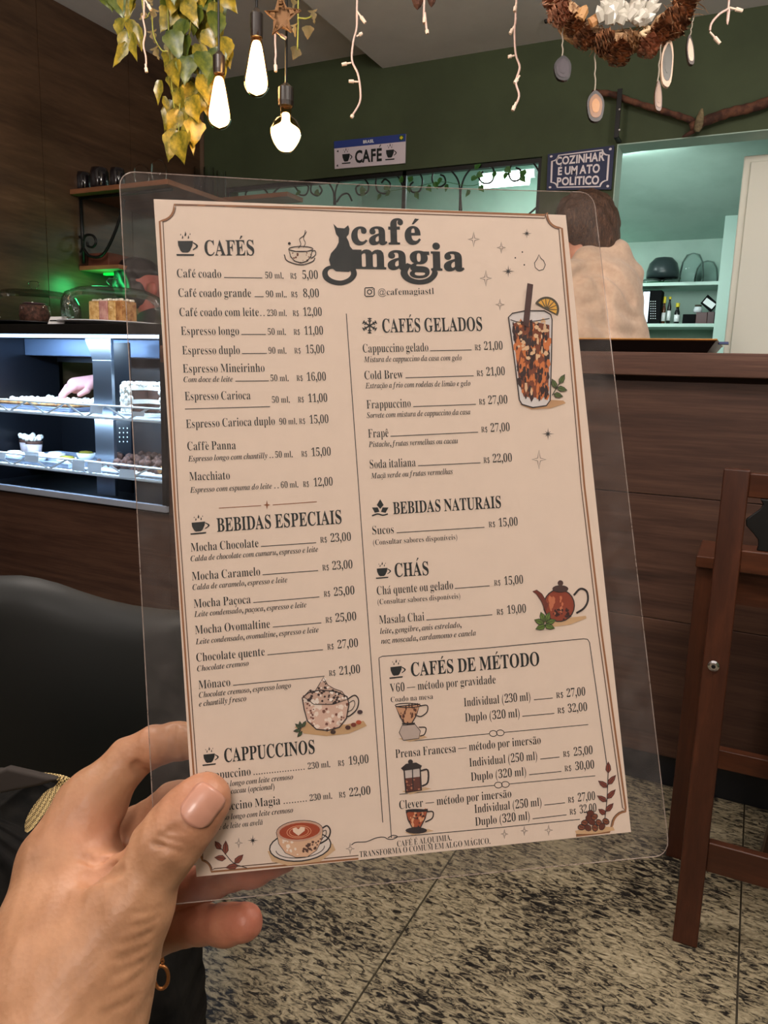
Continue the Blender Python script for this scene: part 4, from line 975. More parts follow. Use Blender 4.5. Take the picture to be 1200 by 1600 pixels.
# fairy lights
M['cordw'] = mat('clear_white_cord', (206, 176, 164), .35); M['fairy'] = mat('fairy_bulb', (230, 206, 186), .2)
def fairy(lab, pts, bulbs, d):
    e = P(*pts[-1], d); o = empty('fairy_light_string', tuple(e), lab, 'fairy lights', 'icicle fairy light strings')
    pp = [P(u, v, d) for u, v in pts]; t_ = pp[0]; pp = [np.array([t_[0], t_[1], (ZR if t_[0] > XS1 else ZL)-.001])]+pp
    MB().tube(spline(pp, 5), .0026, 6).build('cord', M['cordw'], o, smooth=True)
    for a, b_ in bulbs:
        A_, B_ = P(*a, d), P(*b_, d); MB().tube([A_, A_+(B_-A_)*.45, A_+(B_-A_)*.5, B_], [.0022, .0024, .0048, .0040], 8).build('bulb', M['fairy'], o, smooth=False)
fairy('short pinkish fairy light string between leaf sprig and garland', [(225, 0), (223, 25), (227, 50), (224, 70), (228, 90), (228, 111)], [((227, 0), (236, 16)), ((227, 100), (229, 113))], 2.1)
fairy('fairy light string hanging below the left side of the star', [(437, 0), (431, 40), (430, 65), (431, 85), (430, 95), (431, 108)], [((432, 50), (447, 60)), ((430, 92), (431, 112))], 1.9)
fairy('wavy fairy light string above the CAFÉ sign', [(558, 0), (558, 20), (557, 45), (552, 65), (550, 94), (559, 115), (563, 140), (562, 160), (551, 180)], [((558, 18), (571, 36)), ((557, 57), (566, 52)), ((549, 98), (534, 101)), ((560, 128), (545, 127)), ((553, 176), (549, 184))], 1.9)
fairy('wavy fairy light string left of the wreath', [(807, 0), (806, 28), (804, 50), (806, 85), (812, 105), (806, 128), (811, 150), (802, 171)], [((807, 4), (804, 18)), ((804, 40), (797, 53)), ((804, 87), (794, 89)), ((812, 118), (804, 130)), ((806, 160), (801, 173))], 1.8)
fairy('very short fairy light string at the top centre', [(663, 0), (664, 20), (667, 50)], [((664, 20), (663, 36)), ((666, 42), (668, 53))], 1.8)
fairy('fairy light string at the upper right corner with two bulbs', [(1139, 0), (1139, 12), (1124, 22), (1112, 36), (1109, 48)], [((1140, 12), (1160, 17)), ((1109, 50), (1125, 68))], 1.7)
fairy('tiny fairy light tip inside the wreath ring', [(956, -8), (957, 0), (956, 4)], [((957, -4), (955, 8))], 1.8)
# star of twigs
st = empty('twig_star', tuple(P(440, 60, 1.88)), 'brown woven twig star hanging in front of the bulb cords', 'star')
dS = 1.88
tipa = [(437, -14), (447, 14), (468, 16), (450, 30), (455, 50), (440, 41), (427, 52), (430, 32), (416, 19), (432, 16)]
tw = mat('gold_twig', (128, 92, 58), .55)
mb = MB(); n_ = len(tipa)
for lay in range(3):
    pts = [P(u+math.sin(i*3+lay)*1.5, v+math.cos(i*2+lay)*1.5, dS+.006*(lay-1)) for i, (u, v) in enumerate(tipa)]
    mb.tube(pts, .0030, 5, closed=True)
inner = [tipa[i] for i in (1, 3, 5, 7, 9)]
for k in range(26):
    i = k % 5; t_ = .2+.75*((k*.37) % 1); tip = tipa[(2*i) % 10]; a_ = np.array(inner[i-1])*(1-t_)+np.array(tip)*t_; b_ = np.array(inner[i])*(1-t_)+np.array(tip)*t_
    mb.tube([P(*a_, dS-.004), P(*((a_+b_)/2+1.2), dS-.008), P(*b_, dS+.002)], .0022, 5)
mb.build('woven_twigs', tw, st)
fs_ = [P(u, v, dS+.002) for u, v in tipa]; MB().prism(fs_, FW*.006).build('star_backing', mat('straw', (120, 86, 54), .8), st)
MB().tube([P(437, -10, dS), np.array([P(437, -10, dS)[0], P(437, -10, dS)[1], ZL-.001])], .001, 4).build('thread', M['cordw'], st)
# cone ornament at the top centre
co = empty('cone_ornament', tuple(P(660, 15, 1.9)), 'brown dried seed pod ornament cut by the top edge, centre', 'ornament')
MB().lathe([(0, 0), (.010, .01), (.020, .035), (.018, .06), (0, .075)], tuple(P(652, 16, 1.9)), 8).build('pod', bark, co)
MB().lathe([(0, 0), (.008, .01), (.016, .03), (.014, .05), (0, .06)], tuple(P(674, 12, 1.9)), 8).build('pod', bark, co)
MB().tube([P(663, -40, 1.9), P(652, -8, 1.9)], .001, 4).tube([P(663, -40, 1.9), P(674, -8, 1.9)], .001, 4).tube([P(663, -40, 1.9), np.array([*P(663, -40, 1.9)[:2], ZR-.001])], .001, 4).build('thread', M['cordw'], co)
# wreath
dW = 1.72; kW = dW/FPX
wc = (972, -42); wr = 112
def Wp(ang, rad=1.0, dd=0.0): a = math.radians(ang); return P(wc[0]+wr*rad*math.cos(a), wc[1]+wr*rad*math.sin(a), dW+dd)
wr_o = empty('wreath', tuple(Wp(90, 1.2)), 'hanging wreath of pine cones, moss and crystals at the upper right', 'wreath')
M['moss'] = spotted('dry_moss', (130, 94, 64), (206, 170, 130), 60, rough=.95, bmp=.8)
M['cone'] = spotted('pine_cone', (84, 52, 34), (176, 122, 84), 50, rough=.7, bmp=.4)
M['cone2'] = spotted('pink_cone', (134, 86, 64), (206, 154, 124), 50, rough=.7, bmp=.4)
MB().tube([Wp(a, 1+.03*math.sin(a*.21)) for a in range(0, 360, 6)], [.026+.006*math.sin(a*.9) for a in range(60)], 8, closed=True).build('ring', M['moss'], wr_o, smooth=True)
q = random.Random(9); mb = MB()
for k in range(900):
    a = q.uniform(-5, 185); r0 = q.uniform(.82, 1.14); p0 = Wp(a, r0, q.uniform(-.03, .02)); 
    dr = (RT*q.uniform(-1, 1)+UP*q.uniform(-1, .6)-FW*q.uniform(-.2, .8))
    p0 = p0; L_ = q.uniform(.012, .034); mb.tube([p0, p0+dr*L_*.5+UP*q.uniform(-.004, .004), p0+dr*L_], [.0014, .0012, .0004], 3, cap=False)
mb.build('moss_fibres', M['moss'], wr_o, kind='stuff')
def pinecone(ang, rad, R_, mt, dd=-.03, tilt=0):
    c = Wp(ang, rad, dd); mb = MB(); L_ = R_*1.5; ax = (UP*math.cos(tilt)+RT*math.sin(tilt)-FW*.3); ax = ax/np.linalg.norm(ax)
    e1 = np.cross(ax, FW); e1 /= np.linalg.norm(e1); e2 = np.cross(ax, e1)
    for k in range(34):
        t = k/33; z = (t-.5)*2*L_; r = R_*math.sqrt(max(1-(2*t-1)**2, .05))*.85; a = k*2.4
        rd = math.cos(a)*e1+math.sin(a)*e2; tn = -math.sin(a)*e1+math.cos(a)*e2; p = c+ax*z*.5+rd*r*.5; w_ = R_*.34
        mb.add([p-tn*w_*.5, p+tn*w_*.5, p+rd*R_*.42+tn*w_-ax*w_*.2, p+rd*R_*.55+ax*w_*.35, p+rd*R_*.42-tn*w_-ax*w_*.2], [(0, 1, 2, 3, 4)])
        mb.add([p-tn*w_*.5-ax*w_*.5, p+tn*w_*.5-ax*w_*.5, p+rd*R_*.42+tn*w_-ax*w_*.3, p+rd*R_*.42-tn*w_-ax*w_*.3], [(0, 3, 2, 1)])
    return mb.build('pine_cone', mt, wr_o)
for a, r_, R_, mt, tl in ((176, 1.0, .030, 'cone2', .3), (160, .98, .034, 'cone2', -.4), (146, 1.05, .028, 'cone2', .8), (132, .98, .026, 'cone', 0), (120, 1.05, .026, 'cone', .5), (104, 1.0, .030, 'cone', 1.2), (92, 1.12, .030, 'cone', .2), (84, .98, .026, 'moss', .9), (70, 1.08, .028, 'cone2', .4), (58, 1.0, .026, 'cone', .2), (44, 1.0, .036, 'cone', .9), (30, .98, .030, 'cone', .3), (14, 1.0, .030, 'cone', -.2)):
    pinecone(a, r_, R_, M[mt], -.034, tl)
cry = mat('clear_quartz', (182, 176, 164), .12, spec=.8, sss=0)
q = random.Random(5)
def crystal(c, R_, H_, ax, name='crystal', mt=None):
    n = 6; ax = np.array(ax)/np.linalg.norm(ax); e1 = np.cross(ax, FW); e1 /= np.linalg.norm(e1); e2 = np.cross(ax, e1)
    V_ = [c+e1*R_*math.cos(k*math.pi/3)*q.uniform(.8, 1.15)+e2*R_*math.sin(k*math.pi/3)*.7 for k in range(n)]
    V_ += [v+ax*H_*q.uniform(.6, .75) for v in V_[:n]]+[c+ax*H_, c-ax*R_*.3]
    return MB().add(V_, [(i, (i+1) % n, n+(i+1) % n, n+i) for i in range(n)]+[(n+i, n+(i+1) % n, 2*n) for i in range(n)]+[((i+1) % n, i, 2*n+1) for i in range(n)]).build(name, mt or cry, wr_o)
for (u, v, R_, H_, ax) in tuple((940+q.uniform(0, 75), 38-q.uniform(0, 30)*min(1, 1), q.uniform(.007, .013), q.uniform(.02, .042), RT*q.uniform(-.8, 1)+UP*q.uniform(.1, 1)-FW*q.uniform(0, .5)) for _ in range(34)):
    crystal(P(u, v, dW-.055), R_, H_, ax)
crystal(P(905, 30, dW-.05), .012, .036, RT*.5+UP, 'stone_chip', mat('tan_stone', (176, 132, 84), .5))
crystal(P(922, 36, dW-.05), .011, .03, RT*.9+UP*.6, 'stone_chip', mat('ochre_stone', (170, 122, 76), .5))
mb = MB()
for t_ in np.linspace(0, 1, 26): 
    cc_ = P(1008+6*math.sin(t_*12.6), 26+30*t_, dW-.05); blob(mb, cc_, .0042, 7)
mb.build('bead_loop', mat('cream_bead', (200, 176, 140), .5), wr_o, smooth=True)
for ang in (200, 270, 340): MB().tube([Wp(ang, 1.0), np.array([Wp(90, 0)[0], Wp(90, 0)[1], ZR-.001])], .0012, 4).build('hanging_cord', M['cordw'], wr_o)
# agate slices hanging from the wreath
def pendant(u, v0, vt, vb, wpx, mt_out, mt_in, lab, ang=0, d=None, slim=1.0, string_u=None):
    d = dW-.02 if d is None else d
    o = empty('stone_pendant', tuple(P(u, vb, d)), lab, 'pendant', 'stone slices hanging from the wreath')
    a_ = P(string_u or u, v0, d); b_ = P(u, vt, d); pts = [a_+(b_-a_)*t for t in np.linspace(0, 1, 9)]
    pts = [p+RT*.0012*math.sin(i*2.2) for i, p in enumerate(pts)]; MB().tube(pts, .0016, 5).build('string', mat('string_grey', (150, 140, 126), .8) if 'string_grey' not in bpy.data.materials else bpy.data.materials['string_grey'], o)
    def oval(s, off, thick=None):
        n = 22; cx_, cy_ = u, (vt+vb)/2; out = []
        for k in range(n):
            t = 2*math.pi*k/n; r = 1+.05*math.sin(3*t+u)+.03*math.sin(5*t)
            x = s*wpx/2*math.cos(t)*r*(1-.18*math.sin(t)*slim); y = s*(vb-vt)/2*math.sin(t)*r
            xr = x*math.cos(ang)-y*math.sin(ang); yr = x*math.sin(ang)+y*math.cos(ang); out.append(P(cx_+xr, cy_-yr, d)-FW*off)
        return out
    MB().prism(oval(1, .004), FW*.008).build('rim', mt_out, o)
    MB().prism(oval(.76, .0046), FW*.0005).build('face', mt_in, o)
    MB().prism(oval(.45, .0052), FW*.0005).build('core', mt_in if 'amber' not in mt_in.name else mat('amber_core', (160, 106, 48), .2), o)
    return o
pendant(879, 42, 88, 127, 27, mat('dark_agate', (26, 20, 24), .3), mat('grey_agate', (56, 48, 54), .25), 'dark grey oval agate slice hanging at the far left of the wreath')
pendant(930, 72, 142, 191, 27, mat('agate_rim', (28, 18, 14), .4), mat('amber_agate', (118, 74, 34), .2), 'amber agate slice with dark rim hanging in front of the branch')
pendant(1042, 44, 60, 137, 19, mat('pale_agate_rim', (190, 160, 136), .35), mat('grey_green_agate', (66, 64, 54), .25), 'long pale-rimmed agate slice hanging right of the wreath centre', -.06)
pendant(1028, 56, 128, 176, 11, mat('brown_agate_rim', (86, 54, 32), .35), mat('tan_agate', (120, 82, 50), .3), 'thin tan stone sliver hanging below the long pale slice', 0, dW-.035, 1.0, 1034)
pendant(1078, 28, 57, 104, 11, mat('shell_rim', (60, 46, 40), .4), mat('pale_shell', (196, 172, 152), .3), 'narrow pale stone crescent hanging furthest right', .08, None, .3, 1083)

# ================================================================== LEFT CHAIR, bag
hR = np.array([RT[0], RT[1], 0]); hR /= np.linalg.norm(hR); hF = np.array([-hR[1], hR[0], 0])
pc = P(282, 985, 1.02)
def onV(u, v, off=0.0):
    """point on the vertical plane of the chair back"""
    r = ray(u, v); n = hF; return EYEP+r*(((pc+hF*off-EYEP)@n)/(r@n))
topc = [(-330, 990), (-200, 950), (-110, 918), (-30, 906), (20, 906), (45, 910), (80, 921), (110, 934), (150, 950), (190, 963), (235, 974), (262, 979), (280, 990), (287, 1012)]
tu = np.array([p[0] for p in topc]); tv = np.array([p[1] for p in topc])
leather = mat('black_leather', (15, 17, 16), .5, spec=.35); N_, L_n, b_n = nt(leather); vv = coords(N_, L_n, (1, 1, 1), world=False); bump(N_, L_n, b_n, noise(N_, L_n, vv, 260, 3), .06, .001)
lc_ = empty('leather_chair', tuple(np.array([*(pc-hR*.3)[:2], 0])), 'black leather chair back with a wavy top edge, at left behind the hand', 'chair')
def back_pt(a, b_, off):
    u = -330+617*a; v0_ = float(np.interp(u, tu, tv)); uu = u+(8*math.sin(math.pi*min(b_*1.2, 1)) if a > .6 else 0)*((a-.6)/.4)
    p = onV(uu, v0_, off); s_ = (u+20)/310.0
    z0_ = p[2]; z = z0_*(1-b_)+.40*b_
    return np.array([p[0], p[1], z])+hF*(.06*s_*s_-.03*math.sin(math.pi*b_))
V_, F_ = [], []; nx, ny = 44, 24
loops = []
for sgn, off in ((0, 0.0), (1, .045)):
    for j in range(ny+1):
        for i in range(nx+1):
            a, b_ = i/nx, j/ny; e = min(a, 1-a, b_)*9; r_ = math.sqrt(max(0, 1-(1-min(e, 1))**2)); c0_ = .0225
            V_.append(back_pt(a, b_, 0)+hF*(c0_+(-1 if sgn == 0 else 1)*c0_*r_))
W2 = nx+1; N1 = (ny+1)*W2
F_ += [(j*W2+i, j*W2+i+1, (j+1)*W2+i+1, (j+1)*W2+i)[::-1] for j in range(ny) for i in range(nx)]
F_ += [(N1+j*W2+i, N1+j*W2+i+1, N1+(j+1)*W2+i+1, N1+(j+1)*W2+i) for j in range(ny) for i in range(nx)]
rim_ = [i for i in range(W2)]+[j*W2+nx for j in range(1, ny+1)]+[ny*W2+i for i in range(nx-1, -1, -1)]+[j*W2 for j in range(ny-1, 0, -1)]
F_ += [(rim_[k], N1+rim_[k], N1+rim_[(k+1) % len(rim_)], rim_[(k+1) % len(rim_)])[::-1] for k in range(len(rim_))]
mesh_obj('backrest', V_, F_, leather, lc_, smooth=True)
sc_ = np.array([*(pc-hR*.27)[:2], .40])+hF*.27
sm_ = MB().obox(sc_+np.array([0, 0, .03]), hR*.25, hF*.22, (0, 0, .04)); sm_.build('seat', leather, lc_, bevel=.03, segs=4)
for sx_ in (-1, 1):
    for sy_ in (-1, 1):
        p = sc_+hR*.20*sx_+hF*.17*sy_; MB().tube([p, np.array([p[0]+hR[0]*.03*sx_, p[1]+hR[1]*.03*sx_, 0])], [.016, .011], 10).build('leg', M['black'], lc_)
MB().tube([sc_-hF*.20+hR*.1, np.array([*(pc-hR*.17+hF*.02)[:2], .46])], .012, 8).tube([sc_-hF*.20-hR*.1, np.array([*(pc-hR*.37+hF*.02)[:2], .46])], .012, 8).build('back_bracket', M['black'], lc_)

# bag: dark body, grey flap, tan webbing strap, gold ring with cord
def draped_bag():
    d = .70; o = empty('shoulder_bag', tuple(P(100, 1700, d+.05)), 'black bag with a grey flap and tan webbing strap behind the wrist', 'bag')
    bl = spotted('black_bag_leather', (10, 10, 10), (24, 22, 20), 30, rough=.85, bmp=.1, spec=.12)
    out = [(-160, 1275), (-90, 1262), (0, 1275), (60, 1300), (120, 1330), (180, 1365), (232, 1440), (262, 1480), (272, 1530), (279, 1590), (284, 1650), (286, 1760)]
    ou = np.array([p[0] for p in out]); 
    def fn(a, b_):
        v = 1262+60*max(0, 1-a*1.6)*(1-b_)+500*b_; ue = float(np.interp(v, [p[1] for p in out][2:], [p[0] for p in out][2:])) if v > 1275 else 0
        u = -180+(ue+180)*a; bul = math.sin(math.pi*min(max(a, 0), 1))**.5
        return P(u+2*math.sin(b_*60+a*9)*(a > .9), v, d-.05*bul*math.sin(math.pi*min(b_*.9+.1, 1))+.03+.0012*math.sin(a*50+b_*7))
    MB().grid(44, 30, fn, tuple(FW*.10)).build('bag_body', bl, o, smooth=True)
    tan = mat('tan_webbing', (190, 164, 110), .8); N, L, b = nt(tan)
    v3 = coords(N, L, (1, 1, 1), world=False); wv = N.new('ShaderNodeTexChecker'); wv.inputs['Scale'].default_value = 620; L.new(v3, wv.inputs['Vector'])
    wv.inputs[1].default_value = lin((214, 190, 134)); wv.inputs[2].default_value = lin((84, 66, 38)); L.new(wv.outputs[0], b.inputs['Base Color'])
    pts = [((46, 1206, .600), (60, 1212, .600)), ((80, 1208, .600), (80, 1217, .600)), ((104, 1213, .596), (92, 1219, .596)), ((120, 1224, .590), (86, 1228, .598)), ((104, 1238, .585), (72, 1236, .597)), ((86, 1256, .58), (58, 1252, .595)), ((68, 1274, .58), (46, 1270, .594)), ((54, 1292, .58), (40, 1286, .594)), ((44, 1300, .583), (40, 1298, .594))]
    A_ = spline([P(*p[0]) for p in pts], 4); B_ = spline([P(*p[1]) for p in pts], 4); n_ = len(A_)
    mb = MB(); nrm = -FW*.0012
    mb.add([p for p in A_]+[p for p in B_]+[p+nrm for p in A_]+[p+nrm for p in B_], [(i, i+1, n_+i+1, n_+i) for i in range(n_-1)]+[(2*n_+i, 3*n_+i, 3*n_+i+1, 2*n_+i+1) for i in range(n_-1)]+[(i, 2*n_+i, 2*n_+i+1, i+1) for i in range(n_-1)]+[(n_+i, n_+i+1, 3*n_+i+1, 3*n_+i) for i in range(n_-1)])
    mb.build('strap', tan, o, smooth=False)
    fl2 = [(-140, 1215), (-60, 1203), (0, 1204), (10, 1200), (45, 1208), (90, 1219), (60, 1229), (0, 1241), (-140, 1262)]
    MB().prism([P(u, v, .585+.0001*(90-u)) for u, v in fl2], FW*.010).build('flap', mat('grey_flap', (50, 45, 42), .8, spec=.2), o, bevel=.003)
    ring = [P(252+11*math.cos(t), 1527+18*math.sin(t), .625) for t in np.linspace(0, 6.28, 25)[:-1]]
    MB().tube(ring, .0016, 6, closed=True).build('ring', mat('old_gold', (150, 98, 56), .35, .8), o, smooth=True)
    ch = MB()
    for k in range(5): ch.tube([P(254+2.2*math.cos(t)*(1 if k % 2 else .5), 1487+5*k+3.2*math.sin(t), .625) for t in np.linspace(0, 6.28, 9)[:-1]], .0008, 4, closed=True)
    ch.build('ring_chain', bpy.data.materials['old_gold'], o)
draped_bag()

# ================================================================== RIGHT: small table and slatted folding chair
rw, rx = M['red_wood'], M['red_wood_x']
tb_z = float(onY(1085, 848, 1.86)[2])
tY1 = 1.86; ta = onZ(1088, 868, tb_z); tY0 = float(ta[1])
tX0 = float(ta[0])
tY0 = min(tY0, tY1-.05)
foot = onZ(1040, 1322, 0)
tabl = empty('small_table', (tX0+.3, (tY0+tY1)/2, 0), 'small red-brown wooden table against the counter behind the folding chair', 'table')
zt_ = tb_z
MB().box(tX0, tX0+.62, tY0, tY1+.05, zt_-.026, zt_).build('table_top', rx, tabl, bevel=.003)
MB().box(tX0+.02, tX0+.60, tY0+.02, tY0+.04, zt_-.10, zt_-.027).build('apron', rx, tabl)
MB().box(tX0+.02, tX0+.04, tY0+.041, tY1+.03, zt_-.10, zt_-.027).build('apron', rw, tabl)
for xx in (tX0+.0, tX0+.56):
    for yy in (tY0+.01, tY1): MB().bar((xx+.025, yy+.02, 0), (xx+.025, yy+.02, zt_-.027), .045, .035, (1, 0, 0)).build('leg', rw, tabl, bevel=.002)
zr = float(onY(1160, 1190, tY0+.03)[2])
MB().box(tX0+.05, tX0+.56, tY0+.015, tY0+.04, zr-.022, zr+.022).build('rail', rx, tabl, bevel=.002)
MB().box(tX0+.005, tX0+.03, tY0+.05, tY1+.0, zr-.02, zr+.045).build('rail', rw, tabl, bevel=.002)
# chair post: foot and head
F0, F1 = onZ(1050, 1472, 0), onZ(1089, 1482, 0)
yc = float((F0[1]+F1[1])/2)
ch = empty('folding_chair', (F0[0]+.25, yc+.1, 0), 'red-brown wooden folding chair with a steel bolt at the right edge', 'chair')
def C(u, v, y): return onY(u, v, y)
ytop = yc+.10
zbot = 0.0
top0, top1 = C(1131, 731, ytop), C(1173, 736, ytop); b0_, b1_ = F0, F1
wdt = float(np.linalg.norm((top1-top0)[[0, 2]])); 
A_ = (top0+top1)/2; B_ = (b0_+b1_)/2
dirp = (A_-B_)/np.linalg.norm(A_-B_)
def post(A_, B_, nm='back_post'):
    xw = wdt/2; V_ = []
    for p in (B_, A_):
        for sx_, sy_ in ((-1, -1), (1, -1), (1, 1), (-1, 1)): V_.append(p+np.array([xw*sx_, .012*sy_+.012, 0]))
    return MB().add(V_, [(3, 2, 1, 0), (4, 5, 6, 7), (0, 1, 5, 4), (1, 2, 6, 5), (2, 3, 7, 6), (3, 0, 4, 7)]).build(nm, rw, ch, bevel=.003)
post(A_, B_)
CW = .40
post(A_+np.array([CW-.02, 0, 0]), B_+np.array([CW-.02+.12, 0, 0]))
def along(v):
    """point of the post's centre line at pixel row v"""
    best = min(np.linspace(0, 1, 400), key=lambda t: abs(800-FPX*((B_+(A_-B_)*t-EYEP)@UP)/((B_+(A_-B_)*t-EYEP)@FW)-v)); return B_+(A_-B_)*best
def rail(v, h_, nm, dy=0.012, th=.020, mt=None, ext=0):
    p = along(v); xr_ = p[0]+CW-.02+(A_[2]-p[2])/A_[2]*.12
    o = MB().box(p[0]+wdt/2-.001, xr_-wdt/2, p[1]+dy-th/2, p[1]+dy+th/2, p[2]-h_/2, p[2]+h_/2).build(nm, mt or rx, ch, bevel=.003); return p
pt = rail(757, .046, 'top_rail'); pm = rail(876, .044, 'back_rail'); 
rail(1335, .062, 'stretcher', .014)
pmid = along(905)
# cast iron ornament between the rails
xo = float(C(1198, 820, pt[1])[0]); yo = float((pt[1]+pm[1])/2)+.012
z0_, z1_ = float(pm[2]+.022), float(pt[2]-.023); H_ = z1_-z0_
pr_ = [(.012, 0), (.010, .10), (.012, .22), (.022, .34), (.028, .46), (.030, .58), (.024, .70), (.014, .80), (.010, .90), (.016, 1.0)]
V_ = [(xo-x_-(.006 if 3 < i < 6 else 0), z0_+H_*t) for i, (x_, t) in enumerate(pr_)]+[(xo+x_, z0_+H_*t) for x_, t in pr_[::-1]]
MB().prism([(x, yo-.006, z) for x, z in V_], (0, .012, 0)).build('iron_ornament', M['black'], ch, bevel=.002)
pb = along(1040); nm_ = np.array([0, -1.0, 0])
bc = onY(1115, 1040, float(pb[1])-.001)
bo = MB().lathe([(0, -.0), (.0105, 0), (.0105, .003), (.007, .0055), (0, .006)], bc, 18, (0, -1, 0)).build('bolt', M['chrome'], ch, smooth=False)
MB().lathe([(.0, 0), (.004, 0), (.004, .0015), (0, .002)], bc+nm_*.0062, 6, (0, -1, 0)).build('bolt_socket', M['black'], bo)
# front legs (crossing behind the back post) and seat, right of the frame's edge
s0_ = np.array([A_[0]+.14, yc+.06, .43]); 
for k in range(5): MB().box(s0_[0]+.02, s0_[0]+.24, s0_[1]+.075*k, s0_[1]+.075*k+.062, .43, .447).build('seat_slat', rx, ch, bevel=.003)
for xx in (s0_[0], s0_[0]+.245): MB().box(xx, xx+.018, s0_[1]-.01, s0_[1]+.37, .405, .4295).build('seat_rail', rw, ch)
MB().bar((s0_[0]+.009, s0_[1]+.33, 0), (s0_[0]+.009, s0_[1]+.0, .41), .035, .02, (0, 1, 0)).build('front_leg', rw, ch, bevel=.002)
MB().bar((s0_[0]+.254, s0_[1]+.33, 0), (s0_[0]+.254, s0_[1]+.0, .41), .035, .02, (0, 1, 0)).build('front_leg', rw, ch, bevel=.002)

# ================================================================== THE LAMINATED MENU
def homog(src, dst):
    A_ = []
    for (x, y), (u, v) in zip(src, dst):
        A_.append([x, y, 1, 0, 0, 0, -u*x, -u*y, -u]); A_.append([0, 0, 0, x, y, 1, -v*x, -v*y, -v])
    return np.linalg.svd(np.array(A_))[2][-1].reshape(3, 3)
PGC = [(240, 311), (884, 336), (986, 1300), (307, 1370)]; PGZ = [.3506, .3955, .3659, .3379]
HM = homog([(0, 0), (1, 0), (1, 1), (0, 1)], PGC); HI = np.linalg.inv(HM)
def st2px(s, t): q_ = HM@np.array([s, t, 1]); return q_[0]/q_[2], q_[1]/q_[2]
def px2st(u, v): q_ = HI@np.array([u, v, 1]); return q_[0]/q_[2], q_[1]/q_[2]
_c = [P(*PGC[i], PGZ[i]) for i in range(4)]
MN = np.cross(_c[3]-_c[0], _c[1]-_c[0]); MN /= np.linalg.norm(MN)
if MN@FW > 0: MN = -MN
def pg(u, v, off=0.0):
    """point of the (slightly twisted) sheet seen at u,v, lifted by off towards the reader"""
    s, t = px2st(u, v); iz = (1/PGZ[0])*(1-s)*(1-t)+(1/PGZ[1])*s*(1-t)+(1/PGZ[2])*s*t+(1/PGZ[3])*(1-s)*t
    return P(u, v, 1/iz)+MN*off
def pst(s, t, off=0.0): return pg(*st2px(s, t), off)
menu = empty('laminated_menu', tuple(pg(300, 1380)), 'laminated cream drinks menu held up by a hand', 'menu')
paper = mat('cream_paper', (228, 208, 194), .55, spec=.3)
MB().grid(12, 16, lambda a, b_: pst(a, b_, 0), tuple(-MN*.0003)).build('page', paper, menu, smooth=False)
LAMC = [(186, 268), (927, 301), (1046, 1336), (247, 1415)]
HL = homog([(0, 0), (1, 0), (1, 1), (0, 1)], LAMC)
def lam(a, b_, off):
    rx_, ry_ = .030, .022; e = min(b_, 1-b_); ins = rx_*(1-math.sqrt(max(0, 1-(1-min(e/ry_, 1))**2)))
    a2 = ins+(1-2*ins)*a; q_ = HL@np.array([a2, b_, 1]); return pg(q_[0]/q_[2], q_[1]/q_[2]+4*math.sin(3.1*a)*(1-b_), off)
bs = [0, .0012, .004, .008, .014, .022]+list(np.linspace(.05, .95, 18))+[.978, .986, .992, .996, .9988, 1]
def sheet(name, off, mt):
    mb = MB(); nx_ = 16; V_ = [lam(i/nx_, b_, off) for b_ in bs for i in range(nx_+1)]; W_ = nx_+1
    mb.add(V_, [(j*W_+i, j*W_+i+1, (j+1)*W_+i+1, (j+1)*W_+i) for j in range(len(bs)-1) for i in range(nx_)])
    return mb.build(name, mt, menu, smooth=True)
film = glassy('laminating_film', (246, 245, 243), .02, .12, .030, (190, 182, 180))
filmb = glassy('laminating_film_back', (246, 245, 243), .02, .12, .045, (190, 182, 180))
sheet('front_film', .0011, film); sheet('back_film', -.0008, filmb)
edge = []
n_e = [lam(a, 0, .00015) for a in np.linspace(0, 1, 17)]+[lam(1, b_, .00015) for b_ in bs[1:]]+[lam(a, 1, .00015) for a in np.linspace(1, 0, 17)[1:]]+[lam(0, b_, .00015) for b_ in bs[::-1][1:-1]]
MB().tube(n_e, .00022, 4, closed=True).build('sealed_edge', glassy('film_edge', (220, 205, 196), .35, .2, .35, (205, 190, 182)), menu)
# ---- printed border
bord, bord2 = MB(), MB()
ar = .21/.31
def bpath(i, r):
    ix, iy = i, i*ar; rx_, ry_ = r, r*ar; pts = []
    for cx_, cy_, a0 in ((ix, iy, 90), (1-ix, iy, 180), (1-ix, 1-iy, 270), (ix, 1-iy, 0)):
        for k in range(7):
            a = math.radians(a0-90*k/6); pts.append((cx_+rx_*math.cos(a), cy_+ry_*math.sin(a)*1.0))
    return pts
def bfn(x, y, off): return pst(x, y, off)
# y grows downward in (s,t): corner arcs need mirrored angles
def bpath2(i, r):
    ix, iy = i, i*ar; pts = []
    for cx_, cy_, a0, a1 in ((ix, iy, 90, 0), (1-ix, iy, 180, 90), (1-ix, 1-iy, 270, 180), (ix, 1-iy, 360, 270)):
        for k in range(7):
            a = math.radians(a0+(a1-a0)*k/6); pts.append((cx_+r*math.cos(a), cy_+r*ar*math.sin(a)))
    return pts

